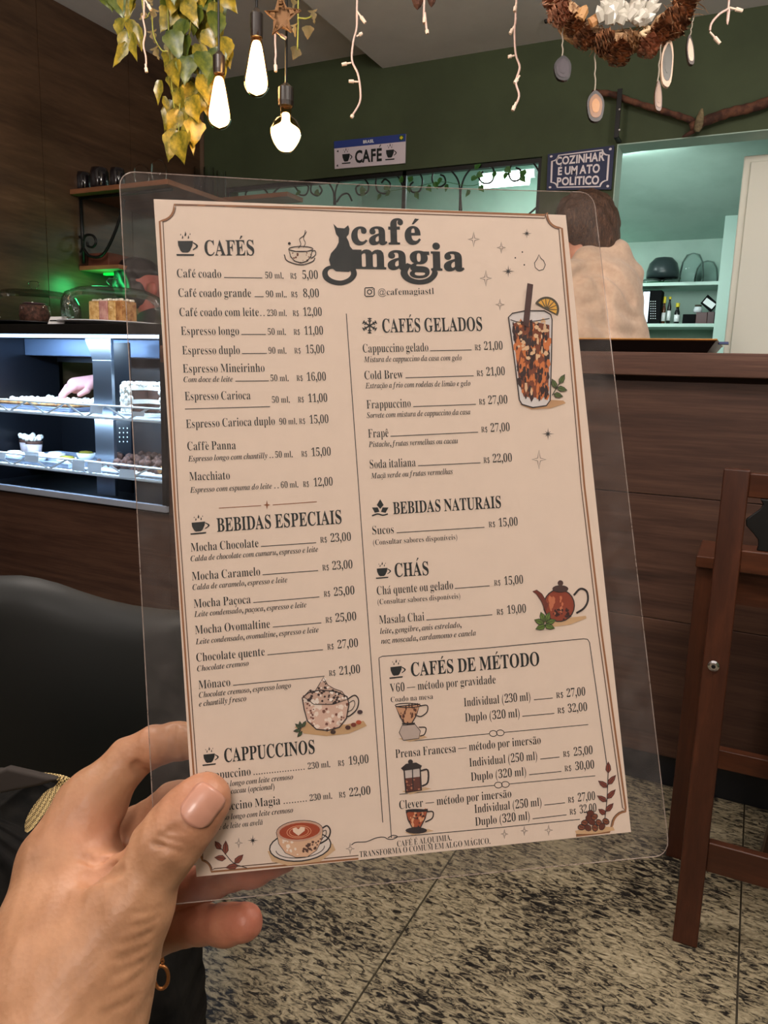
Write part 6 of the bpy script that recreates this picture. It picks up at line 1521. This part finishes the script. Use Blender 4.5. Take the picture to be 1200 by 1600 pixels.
# latte
a = Art('latte_picture', 'printed cup of latte art on a saucer', (470, 1348))
a.fill('ground', (206, 172, 136), [(418, 1330), (440, 1322), (520, 1318), (524, 1328), (500, 1346), (450, 1352), (425, 1346)])
sc = circ((469, 1322), 48, 24, 23, rot=-6)
a.fill('saucer', (224, 212, 206), sc); a.stroke('outline', DK, sc, 2.0, True); a.stroke('outline', DK, circ((469, 1325), 38, 24, 15, 180, 360, -6), 1.2)
bd = [(432, 1300), (436, 1318), (446, 1332), (462, 1339), (480, 1338), (494, 1328), (502, 1312), (504, 1296)]
a.fill('cup', (222, 180, 150), bd); a.dabs('shading', (92, 62, 54), [(470, 1330), (500, 1300), (503, 1310), (484, 1336)], 30, 2.2, 1); a.dabs('highlight', (240, 224, 212), [(436, 1306), (460, 1310), (466, 1336), (446, 1330)], 14, 3, 2)
a.stroke('outline', DK, bd, 2.0)
rm = circ((468, 1298), 36, 24, 16, rot=-5); a.fill('rim', (200, 160, 140), rm); a.stroke('outline', DK, rm, 1.6, True); a.fill('latte', (164, 66, 34), circ((468, 1298), 32, 22, 13, rot=-5))
for r_ in (15, 19): a.stroke('latte_art', (226, 160, 124), circ((467, 1299), r_, 18, r_*.5, rot=-5), .9, True)
a.fill('latte_art_heart', (238, 210, 190), [(466, 1305), (458, 1299), (457, 1294), (462, 1292), (466, 1295), (470, 1291), (476, 1292), (476, 1297)]); a.stroke('outline', DK, [(503, 1294), (511, 1290), (516, 1298), (512, 1310), (500, 1318)], 2.4, sm=4); a.stroke('outline', DK, [(504, 1299), (509, 1297), (509, 1304), (502, 1311)], 1.2, sm=4)
a.done()
# branches
a = Art('branch_picture', 'printed twig with five red-brown leaves, lower left', (360, 1350))
a.stroke('stem', DK, [(386, 1356), (366, 1349), (352, 1334), (345, 1325)], 1.3, sm=4)
for c_, an, L_ in (((345, 1327), 125, 16), ((352, 1335), 88, 22), ((353, 1341), 175, 18), ((366, 1349), 45, 20), ((372, 1352), 190, 20)): lf(a, c_, an, L_, 9, (134, 64, 46))
a.done()
a = Art('branch_picture', 'printed upright twig with red-brown leaves and coffee beans, lower right', (945, 1290))
a.stroke('stem', DK, [(944, 1285), (948, 1250), (950, 1205)], 1.3, sm=4)
for c_, an, L_ in (((950, 1208), 90, 18), ((949, 1226), 50, 20), ((949, 1230), 145, 18), ((948, 1248), 48, 20), ((948, 1252), 150, 18), ((946, 1268), 48, 18), ((946, 1272), 145, 14)): lf(a, c_, an, L_, 8, (126, 56, 42))
a.fill('ground', (206, 168, 128), [(898, 1298), (925, 1290), (958, 1292), (960, 1297), (930, 1302), (900, 1303)])
for k, (u, v) in enumerate(((908, 1292), (918, 1293), (929, 1293), (940, 1291), (913, 1285), (924, 1284), (935, 1285), (919, 1278), (928, 1276), (922, 1270), (946, 1283))):
    a.fill('bean', (96, 44, 30) if k % 2 else (132, 70, 44), circ((u, v), 5.4, 9, 4.2, rot=k*40)); a.stroke('bean_outline', DK, circ((u, v), 5.6, 9, 4.4, rot=k*40), 1.3, True); a.stroke('bean_outline', DK, [(u-3, v-1), (u+3, v+1)], .9)
a.done()
# teapot
a = Art('teapot_picture', 'printed reddish teapot with green leaves', (880, 975))
a.fill('ground', (206, 168, 128), [(850, 972), (880, 966), (915, 962), (916, 966), (890, 976), (860, 980)])
bd = circ((873, 946), 24, 22, 25); a.fill('pot', (142, 60, 38), bd); a.dabs('highlight', (200, 116, 82), circ((868, 942), 15, 10, 17), 16, 3, 1, 1.8); a.dabs('shading', (64, 30, 28), circ((880, 958), 16, 10, 10), 26, 2.6, 2)
a.stroke('outline', DK, bd, 1.8, True); a.stroke('outline', DK, [(896, 930), (906, 920), (916, 924), (918, 938), (912, 950), (900, 958)], 3.2, sm=4)
a.fill('spout', (110, 46, 34), [(852, 956), (846, 940), (838, 928), (832, 924), (838, 922), (846, 928), (852, 938), (857, 944)]); a.stroke('outline', DK, [(852, 956), (846, 940), (838, 928), (832, 924), (838, 922), (846, 928), (852, 938)], 1.4)
a.fill('lid', (70, 44, 40), circ((875, 920), 12, 14, 5)); a.fill('lid', (70, 44, 40), circ((875, 911), 4.5, 10, 4.5)); a.stroke('outline', DK, circ((875, 920), 12, 14, 5), 1.4, True)
for c_, an in (((850, 974), 160), ((850, 972), 110), ((852, 972), 70), ((852, 974), 20), ((852, 977), 200), ((850, 976), -20)): lf(a, c_, an, 17, 9, (96, 124, 48))
a.done()
# drippers and press
def cup_art(name, lab, base_, shapes):
    a = Art(name, lab, base_)
    for s_ in shapes: getattr(a, s_[0])(*s_[1:])
    a.done()
v6 = [(618, 1104), (656, 1100), (650, 1118), (643, 1130), (632, 1131), (625, 1120)]
cup_art('dripper_picture', 'printed cone dripper on a small server', (645, 1158), [
    ('fill', 'ground', (206, 172, 136), [(622, 1154), (660, 1148), (668, 1152), (640, 1159)]), ('fill', 'cone', (200, 150, 116), v6),
    ('dabs', 'ribs', (92, 52, 40), v6, 24, 1.6, 1, 2.4), ('stroke', 'outline', DK, v6, 1.8, True), ('stroke', 'outline', DK, circ((637, 1102), 20, 16, 3.4), 1.4, True), ('stroke', 'outline', DK, [(655, 1103), (667, 1102), (667, 1112), (658, 1119), (651, 1118)], 1.8, False, 4),
    ('stroke', 'outline', DK, [(628, 1131), (648, 1130)], 2.4), ('fill', 'server', (186, 168, 160), [(628, 1134), (648, 1132), (656, 1142), (654, 1153), (630, 1156), (624, 1144)]), ('stroke', 'outline', DK, [(628, 1134), (648, 1132), (656, 1142), (654, 1153), (630, 1156), (624, 1144)], 2.2, True),
    ('stroke', 'outline', DK, [(624, 1146), (656, 1142)], 2.2), ('stroke', 'outline', DK, [(654, 1136), (665, 1137), (663, 1147), (656, 1150)], 1.8, False, 4)])
fp = [(631, 1202), (656, 1199), (658, 1234), (634, 1238)]
cup_art('french_press_picture', 'printed french press', (645, 1240), [
    ('fill', 'ground', (206, 172, 136), [(628, 1236), (664, 1230), (674, 1232), (640, 1241)]), ('fill', 'beaker', (198, 186, 182), fp), ('fill', 'coffee', (92, 46, 36), [(632, 1216), (657, 1213), (658, 1234), (634, 1238)]),
    ('dabs', 'highlight', (176, 110, 84), [(632, 1216), (657, 1213), (658, 1234), (634, 1238)], 10, 2, 1), ('stroke', 'outline', DK, fp, 2.6, True), ('fill', 'lid', DK, [(626, 1200), (634, 1193), (650, 1191), (659, 1196), (657, 1200), (630, 1204)]), ('fill', 'lid', DK, circ((641, 1190), 4, 9)),
    ('stroke', 'outline', DK, [(644, 1196), (645, 1234)], 1.8), ('stroke', 'outline', DK, [(657, 1204), (668, 1203), (668, 1222), (659, 1228)], 2.8, False, 4)])
cv = [(634, 1268), (668, 1264), (664, 1278), (657, 1292), (644, 1293), (637, 1280)]
cup_art('brewer_picture', 'printed steep-and-release brewer on a dark base', (650, 1302), [
    ('fill', 'ground', (206, 172, 136), [(632, 1300), (668, 1295), (678, 1298), (645, 1305)]), ('fill', 'cone', (164, 78, 46), cv), ('dabs', 'highlight', (222, 160, 120), cv, 12, 2.2, 1, 1.8), ('dabs', 'shading', (66, 32, 28), cv, 16, 1.8, 2),
    ('stroke', 'outline', DK, cv, 1.8, True), ('fill', 'rim', DK, circ((651, 1266), 18, 16, 2.6)), ('stroke', 'outline', DK, [(666, 1268), (676, 1268), (675, 1278), (664, 1284)], 2.0, False, 4), ('fill', 'base', DK, circ((650, 1297), 17, 14, 5))])

# ================================================================== SKIN and the HAND holding the menu
def skinmat(name, a, b_, c, scale=1.0, attr=True):
    m_ = mat(name, b_, .46, spec=.4, sss=.12); N, L, bs_ = nt(m_); v = coords(N, L, world=False)
    n1 = noise(N, L, v, 38*scale, 4, .6); base = ramp(N, L, n1, [(.3, a), (.5, b_), (.72, c)])
    if attr:
        at_ = N.new('ShaderNodeAttribute'); at_.attribute_name = 'tone'
        mx = N.new('ShaderNodeMix'); mx.data_type = 'RGBA'; L.new(at_.outputs['Fac'], mx.inputs[0]); L.new(base, mx.inputs[6]); mx.inputs[7].default_value = lin((196, 104, 92))
        base = mx.outputs[2]
    L.new(base, bs_.inputs['Base Color'])
    vo = N.new('ShaderNodeTexVoronoi'); vo.inputs['Scale'].default_value = 420*scale; L.new(v, vo.inputs['Vector'])
    n2 = noise(N, L, v, 150*scale, 5, .7, .5); ad = N.new('ShaderNodeMath'); ad.operation = 'ADD'; L.new(vo.outputs['Distance'], ad.inputs[0]); L.new(n2, ad.inputs[1])
    bump(N, L, bs_, ad.outputs[0], .10, .0012); return m_
skin = skinmat('hand_skin', (148, 107, 79), (163, 120, 89), (176, 132, 101))
def H(u, v, d): return P(u, v, d)
def fin(pts, k=.006):
    """chain of (u,v,depth,radius_px)"""
    out = []
    for a, b_ in zip(pts[:-1], pts[1:]): out.append(cone(H(*a[:3]), H(*b_[:3]), a[3]*a[2]/FPX, b_[3]*b_[2]/FPX, k))
    return out
hand = []
# forearm, wrist and palm body
hand += [cone(H(-60, 2050, .24), H(72, 1640, .300), .031, .0290, .02), cone(H(72, 1640, .300), H(108, 1520, .312), .0280, .0285, .02), cone(H(70, 1620, .315), H(90, 1500, .325), .024, .024, .02),
         cone(H(100, 1560, .315), H(92, 1345, .338), .0250, .0158, .02), cone(H(120, 1560, .335), H(150, 1400, .365), .022, .0145, .02),
         cone(H(140, 1560, .345), H(190, 1440, .385), .020, .013, .02), cone(H(150, 1570, .345), H(215, 1475, .392), .018, .012, .02),
         cone(H(125, 1540, .312), H(198, 1418, .318), .0250, .0160, .018), ell(H(120, 1440, .335), (.020, .020, .018), .02)]
# index: knuckle, proximal, middle, tip behind the sheet
hand += fin([(88, 1342, .342, 46), (140, 1262, .352, 44), (202, 1186, .362, 33)], .012)
hand += fin([(202, 1188, .362, 33), (240, 1166, .3615, 29), (276, 1157, .360, 28)], .004)
hand += fin([(276, 1157, .360, 28), (318, 1160, .3560, 26), (345, 1166, .3545, 21)], .003)
# middle
hand += fin([(150, 1400, .368, 40), (215, 1300, .378, 36), (272, 1256, .372, 32), (330, 1240, .362, 28), (372, 1246, .3585, 22)], .004)
# ring: passes under the lower edge of the page
hand += fin([(190, 1440, .388, 38), (262, 1394, .386, 31), (330, 1376, .374, 26), (395, 1360, .364, 24), (446, 1345, .3585, 17)], .004)
# little finger
hand += fin([(205, 1478, .392, 36), (255, 1452, .388, 32), (318, 1444, .378, 28), (352, 1446, .372, 29), (381, 1441, .368, 29)], .004)
# thumb in front of the sheet
hand += fin([(152, 1500, .312, 68), (200, 1412, .317, 52), (236, 1350, .320, 44)], .012)
hand += fin([(236, 1350, .320, 44), (262, 1318, .321, 45), (290, 1282, .3245, 42), (316, 1252, .3275, 36), (322, 1246, .3280, 33)], .008)
# web between thumb and index, hollow of the palm
hand += [cone(H(120, 1350, .340), H(176, 1402, .332), .0105, .011, .014), cone(H(150, 1345, .352), H(185, 1400, .350), .010, .010, .012)]
hand += [cone(H(176, 1330, .318), H(150, 1372, .316), .0040, .0030, .009, '-'), cone(H(184, 1356, .322), H(140, 1362, .3185), .0016, .001, .004, '-'), cone(H(178, 1346, .330), H(128, 1338, .3215), .0014, .0008, .003, '-')]
# creases: finger joints, thumb joint, wrist folds
def crease(u0, v0, u1, v1, d0, r=.0009, k=.0022, d1=None): hand.append(cone(H(u0, v0, d0), H(u1, v1, d1 or d0), r, r*.6, k, '-'))
crease(268, 1150, 274, 1176, .3365+.0), crease(214, 1196, 232, 1206, .352, .0012, .003)
for i, (a_, b_) in enumerate((((242, 1318), (272, 1326)), ((250, 1306), (284, 1318)), ((262, 1298), (290, 1306)), ((238, 1330), (262, 1338)))):
    d_ = .3085+.0006*i; crease(a_[0], a_[1], b_[0], b_[1], d_, .0007, .0016)
# (fold lines on the wrist side of the thumb ball)
skp = [p for p in hand]
def march(prims, u, v, d0, d1, n=160):
    """first surface hit along the view ray"""
    ds = np.linspace(d0, d1, n); pts = np.array([P(u, v, d) for d in ds]); D = sdf_eval(prims, pts[:, 0], pts[:, 1], pts[:, 2])
    i = np.argmax(D < 0)
    if D[i] >= 0: return None
    if i == 0: return ds[0]
    t = D[i-1]/(D[i-1]-D[i]); return ds[i-1]+(ds[i]-ds[i-1])*t
def surf_crease(pts, r=.0011, k=.0026, sink=.0002):
    """fold drawn along the surface"""
    base = [p for p in skp if p['op'] == '+']; q3 = []
    for u, v in pts:
        d = march(base, u, v, .26, .40)
        if d: q3.append(P(u, v, d-sink))
    for a_, b_ in zip(q3[:-1], q3[1:]): hand.append(cone(a_, b_, r, r, k, '-'))
def bez(a_, c, b_, n=7): return [tuple((1-t)**2*np.array(a_)+2*t*(1-t)*np.array(c)+t*t*np.array(b_)) for t in np.linspace(0, 1, n)]
for pts in (bez((246, 1322), (262, 1306), (290, 1318)), bez((243, 1312), (262, 1294), (286, 1302)), bez((248, 1334), (268, 1324), (286, 1334)), bez((256, 1300), (270, 1290), (284, 1294)),
            bez((248, 1436), (225, 1448), (196, 1452)), bez((242, 1456), (222, 1470), (186, 1476)), bez((236, 1478), (212, 1494), (178, 1500)), bez((230, 1500), (206, 1520), (176, 1524)), bez((224, 1524), (200, 1546), (168, 1556)), bez((252, 1420), (230, 1428), (206, 1428)),
            bez((218, 1560), (190, 1576), (150, 1590))):
    surf_crease(pts, .0007, .0018, .0010)
for pts in (bez((132, 1340), (155, 1346), (172, 1372)), bez((146, 1374), (160, 1366), (186, 1360))): surf_crease(pts, .0010, .003, .0001)
surf_crease(bez((271, 1134), (267, 1155), (272, 1180)), .0008, .002, .0003); surf_crease(bez((212, 1196), (216, 1205), (228, 1210)), .0012, .003, .0002); surf_crease(bez((252, 1222), (256, 1216), (260, 1208)), .0009, .002, 0)
def hnoise(X, Y, Z): return .00022*np.sin(X*520+Y*160)*np.sin(Z*430+X*90)+.0003*np.sin(X*95+2)*np.sin(Z*120+Y*75)
V_, F_ = sdf_mesh(hand, .0011, hnoise)
person_h = empty('person', tuple(H(-60, 2050, .24)-np.array([0, 0, .04])), 'left hand and wrist of a person holding up the menu, thumb in front', 'person')
ho = mesh_obj('hand', V_, F_, skin, person_h, smooth=True)
# natural reddening of fingertips and knuckle skin
tone = np.zeros(len(V_))
for (u, v, d, r_, s_) in ((395, 1440, .368, .020, .55), (345, 1446, .372, .016, .35), (316, 1250, .324, .018, .22), (150, 1300, .345, .016, .25), (170, 1385, .33, .018, .20), (300, 1375, .37, .035, .40), (250, 1455, .385, .02, .2), (248, 1170, .36, .018, .12), (420, 1355, .362, .03, .6)):
    c_ = H(u, v, d); tone = np.maximum(tone, s_*np.exp(-((V_-c_)**2).sum(1)/(r_*r_)))
at_ = ho.data.attributes.new('tone', 'FLOAT', 'POINT'); at_.data.foreach_set('value', tone.astype(np.float32))
# thumb nail, laid on the thumb surface
nl = [];
cxn, cyn = np.array([313.0, 1262.0]), 0
axn = np.array([.60, -.80]); axn /= np.linalg.norm(axn); pxn = np.array([axn[1], -axn[0]])*-1
mbn = MB(); NU, NV = 10, 12; gridp = []; ok = True
base = [p for p in skp if p['op'] == '+']
nc = np.array([315.0, 1260.0]); Ln, Wn = 35.0, 27.5
for j in range(NV+1):
    for i in range(NU+1):
        a_, b_ = -1+2*i/NU, -1+2*j/NV
        hw = (1-max(0, -b_-.45)**2*1.1-max(0, b_-.55)**2*.9)
        p = nc+axn*Ln*b_*(1-.10*a_*a_*(1 if b_ > 0 else 1.6))+pxn*Wn*a_*hw
        d = march(base, p[0], p[1], .28, .345) or .3125
        gridp.append(P(p[0], p[1], d-.0001-.0004*(1-a_*a_)*(1 if b_ > -.8 else .6)))
mbn.add(gridp, [(j*(NU+1)+i, j*(NU+1)+i+1, (j+1)*(NU+1)+i+1, (j+1)*(NU+1)+i) for j in range(NV) for i in range(NU)])
nailm = mat('nail', (176, 126, 106), .34, spec=.45, coat=.15)
no = mbn.build('thumbnail', nailm, person_h, smooth=True)
sm2 = no.modifiers.new('solid', 'SOLIDIFY'); sm2.thickness = .0006; sm2.offset = 0
lun = [P(*(nc+axn*Ln*(-.80+.30*math.sin(t))*1+pxn*Wn*.62*math.cos(t)), .0) for t in ()]

# ================================================================== PEOPLE behind the counter
skin2 = skinmat('face_skin', (196, 140, 116), (212, 156, 132), (222, 170, 148), .3, False)
fleece = spotted('beige_fleece', (200, 170, 148), (208, 180, 157), 60, rough=.95, bmp=.25, sheen=.4)
hairm = mat('brown_hair', (62, 42, 34), .5); N, L, b = nt(hairm); v = coords(N, L, (60, 60, 12), world=False); a_ = noise(N, L, v, 3, 6, .7, 1.0)
L.new(ramp(N, L, a_, [(.35, (42, 28, 22)), (.55, (88, 62, 48)), (.75, (124, 92, 70))]), b.inputs['Base Color']); bump(N, L, b, a_, .8, .006)
k = 2.60/FPX
def Q(u, v, d=2.60): return P(u, v, d+.12)
pa = empty('person', (*Q(905, 500)[:2], 0), 'person in a beige hooded fleece with brown hair, standing behind the counter facing left', 'person')
body = [ell(Q(903, 352), (.080, .095, .112), .02), cone(Q(905, 372), Q(912, 430), .055, .062, .02), cone(Q(874, 352, 2.58), Q(866, 360, 2.57), .014, .017, .012), ell(Q(880, 378, 2.59), (.05, .05, .045), .02), ell(Q(876, 385, 2.58), (.020, .018, .010), .008),
        ell(Q(910, 360, 2.53), (.018, .010, .030), .006)]
zk = [Q(905, 560)[0], Q(905, 560)[1]]
V_, F_ = sdf_mesh(body, .006); mesh_obj('head', V_, F_, skin2, pa, smooth=True)
for dd in (2.535, 2.60):
    e_ = Q(872, 348, dd); MB().lathe([(0, -.010), (.008, -.006), (.010, 0), (.008, .006), (0, .010)], e_, 12).build('eye', M['white'], pa, smooth=True)
hair = [ell(Q(921, 348, 2.60), (.098, .112, .112), .03), ell(Q(934, 372, 2.60), (.070, .09, .09), .04), ell(Q(938, 392, 2.60), (.05, .08, .06), .04), ell(Q(902, 332, 2.60), (.075, .09, .065), .03), ell(Q(896, 348, 2.53), (.06, .05, .07), .03), ell(Q(872, 392, 2.56), (.03, .07, .05), .02, op='-')]
V_, F_ = sdf_mesh(hair, .006, lambda X, Y, Z: .0022*np.sin(X*160+Z*40+np.sin(Z*50)*2)+.002*np.sin(Y*130+Z*60)); mesh_obj('hair', V_, F_, hairm, pa, smooth=True)
hd = [ell(Q(925, 455), (.155, .165, .125), .08), ell(Q(916, 530), (.165, .17, .20), .08), ell(Q(918, 620), (.165, .165, .22), .08), cone(Q(960, 470, 2.62), Q(975, 540, 2.62), .085, .09, .06),
      cone(Q(893, 440, 2.50), Q(900, 530, 2.47), .075, .066, .03), cone(Q(900, 530, 2.47), Q(838, 560, 2.45), .060, .045, .03), cone(Q(905, 440, 2.74), Q(860, 560, 2.76), .07, .055, .03),
      cone(Q(918, 404, 2.54), Q(958, 402, 2.60), .045, .060, .03), cone(Q(958, 402, 2.60), Q(984, 428, 2.62), .060, .046, .025), cone(Q(988, 430, 2.62), Q(992, 448, 2.62), .036, .028, .02), cone(Q(915, 408, 2.68), Q(965, 408, 2.66), .045, .05, .03), cone(Q(905, 408, 2.52), Q(885, 428, 2.50), .030, .022, .02)]
hpos = list(hd)
def hcrease(pts, r, k_, sink):
    q3 = []
    for u, v in pts:
        d = march(hpos, u, v, 2.3, 3.0)
        if d: q3.append(P(u, v, d+sink))
    for a_, b_ in zip(q3[:-1], q3[1:]): hd.append(cone(a_, b_, r, r, k_, '-'))
hcrease(bez((898, 432), (930, 408), (960, 428))+bez((960, 428), (978, 442), (990, 470)), .020, .016, .002)
hcrease(bez((930, 430), (958, 470), (950, 525)), .011, .02, -.001); hcrease(bez((968, 480), (985, 495), (1000, 500)), .007, .02, -.002); hcrease(bez((930, 500), (950, 520), (990, 522)), .007, .02, -.002); hcrease(bez((895, 470), (915, 478), (935, 470)), .006, .02, -.002)
def fn_(X, Y, Z): return .0035*np.sin(X*34+Z*22)*np.sin(Y*29+Z*17)+.002*np.sin(Z*70+X*25)
V_, F_ = sdf_mesh(hd, .010, fn_); mesh_obj('hoodie', V_, F_, fleece, pa, smooth=True)
bx, by = float(Q(916, 600)[0]), float(Q(916, 600)[1])
leg = [cone((bx, by-.08, .86), (bx-.02, by-.09, .46), .095, .062, .02), cone((bx-.02, by-.09, .46), (bx+.01, by-.09, .07), .058, .042, .02), cone((bx, by+.08, .86), (bx-.02, by+.09, .46), .095, .062, .02), cone((bx-.02, by+.09, .46), (bx+.01, by+.09, .07), .058, .042, .02), ell((bx, by, .90), (.14, .16, .12), .05)]
V_, F_ = sdf_mesh(leg, .012); mesh_obj('trousers', V_, F_, mat('dark_trousers', (30, 32, 38), .8), pa, smooth=True)
sh_ = [cone((bx+.01, by-.09, .045), (bx-.14, by-.09, .035), .045, .034, .02), cone((bx+.01, by+.09, .045), (bx-.14, by+.09, .035), .045, .034, .02)]
V_, F_ = sdf_mesh(sh_, .008); mesh_obj('shoes', V_, F_, M['dark'], pa, smooth=True)
def fingers(wrist, dirs, rad, k_=.004):
    out = []
    for base_, mid, tip, r_ in dirs: out += [cone(base_, mid, r_, r_*.9, k_), cone(mid, tip, r_*.9, r_*.7, k_)]
    return out
def small_hand(w_, fwd, side, upv, s=1.0):
    """relaxed hand from wrist w_: fwd finger direction, side thumb side, upv back of hand"""
    w_, fwd, side, upv = map(lambda q_: np.array(q_, float), (w_, fwd, side, upv)); out = [cone(w_, w_+fwd*.075*s, .026*s, .030*s, .015), cone(w_+side*.02*s, w_+fwd*.07*s+side*.022*s, .018*s, .014*s, .01), cone(w_-side*.02*s, w_+fwd*.065*s-side*.024*s, .018*s, .013*s, .01)]
    for i, (o_, l_) in enumerate(((.030, .062), (.010, .070), (-.011, .065), (-.031, .050))):
        a_ = w_+fwd*.078*s+side*o_*s; m_ = a_+(fwd*.92-upv*.25)*l_*.55*s+side*o_*.3*s; t_ = m_+(fwd*.75-upv*.6)*l_*.5*s; out += [cone(a_, m_, .0105*s, .0095*s, .003), cone(m_, t_, .0095*s, .0075*s, .003)]
    a_ = w_+fwd*.02*s+side*.028*s; m_ = a_+(fwd*.5+side*.6-upv*.3)*.045*s; t_ = m_+(fwd*.9+side*.1-upv*.3)*.032*s; out += [cone(a_, m_, .014*s, .0115*s, .006), cone(m_, t_, .0115*s, .009*s, .004)]
    return out
w1 = Q(836, 561, 2.45); V_, F_ = sdf_mesh(small_hand(w1, (-.9, -.1, -.4), (0, -1, 0), (-.4, 0, .9))+[cone(w1, w1+np.array([.06, 0, 0]), .028, .03, .01)], .004); mesh_obj('hand', V_, F_, skin2, pa, smooth=True)
w1 = Q(858, 561, 2.76); V_, F_ = sdf_mesh(small_hand(w1, (-.9, .1, -.4), (0, 1, 0), (-.4, 0, .9))+[cone(w1, w1+np.array([.06, 0, 0]), .028, .03, .01)], .004); mesh_obj('hand', V_, F_, skin2, pa, smooth=True)
# second person bending behind the display case, one hand through its rear hatch
pb_d = 3.6
pbc = P(222, 470, pb_d)
pb2 = empty('person', (pbc[0]+.10, pbc[1]+.15, 0), 'dark-haired person in dark clothes bending behind the display case, hand reaching in', 'person')
hb = [ell(P(225, 446, pb_d), (.078, .092, .105), .02), ell(P(238, 452, pb_d-.08), (.03, .02, .035), .015), cone(P(228, 470, pb_d), P(240, 510, pb_d+.04), .055, .06, .02), ell(P(213, 462, pb_d-.07), (.012, .016, .018), .008)]
V_, F_ = sdf_mesh(hb, .006); mesh_obj('head', V_, F_, mat('flushed_skin', (170, 90, 80), .5), pb2, smooth=True)
hb = [ell(P(216, 430, pb_d), (.100, .112, .080), .02), ell(P(204, 446, pb_d+.02), (.07, .09, .09), .02), ell(P(241, 466, pb_d-.11), (.028, .05, .05), .015, op='-'), ell(P(216, 458, pb_d-.03), (.06, .07, .07), .02)]
V_, F_ = sdf_mesh(hb, .006, lambda X, Y, Z: .002*np.sin(X*150+Z*50)+.002*np.sin(Z*110)); mesh_obj('hair', V_, F_, mat('dark_hair', (24, 18, 20), .45), pb2, smooth=True)
hw = P(122, 600, 2.86); hw[1] = max(hw[1], YC+DY-.16)
hand_w = onY(150, 596, YC+DY-.10)
sh0 = P(232, 520, pb_d+.06)+np.array([.14, .06, 0])
elb = onY(205, 560, YC+DY+.14)
tors = [cone(P(238, 500, pb_d+.02), sh0, .07, .10, .03), ell(sh0+np.array([.05, .05, -.18]), (.17, .14, .25), .05), cone(sh0+np.array([-.02, -.02, -.05]), elb, .062, .050, .03), cone(elb, hand_w+(elb-hand_w)*.25, .048, .034, .02), cone(sh0+np.array([.16, .05, -.06]), sh0+np.array([.22, .02, -.36]), .06, .045, .03)]
V_, F_ = sdf_mesh(tors, .010); mesh_obj('shirt', V_, F_, mat('dark_shirt', (28, 24, 30), .85), pb2, smooth=True)
fx_, fy_ = float(sh0[0]+.06), float(sh0[1]+.07)
V_, F_ = sdf_mesh([cone((fx_-.09, fy_, .85), (fx_-.10, fy_, .10), .09, .05, .02), cone((fx_+.09, fy_, .85), (fx_+.10, fy_, .10), .09, .05, .02), ell((fx_, fy_, .88), (.17, .13, .12), .05), cone((fx_-.10, fy_, .05), (fx_-.10, fy_-.14, .04), .05, .038, .01), cone((fx_+.10, fy_, .05), (fx_+.10, fy_-.14, .04), .05, .038, .01)], .012)
mesh_obj('trousers', V_, F_, bpy.data.materials['dark_trousers'], pb2, smooth=True)
fw_ = onY(100, 606, YC+DY-.20)-hand_w; fw_ /= np.linalg.norm(fw_)
up_ = np.array([.0, -.3, .95]); sd_ = np.cross(fw_, up_); sd_ /= np.linalg.norm(sd_)
sd_ = -sd_ if sd_[1] > 0 else sd_
V_, F_ = sdf_mesh(small_hand(hand_w, fw_, sd_, up_, 1.15)+[cone(hand_w, hand_w+(elb-hand_w)*.3, .024, .026, .01)], .0032); mesh_obj('hand', V_, F_, mat('pink_hand_skin', (206, 150, 150), .5), pb2, smooth=True)
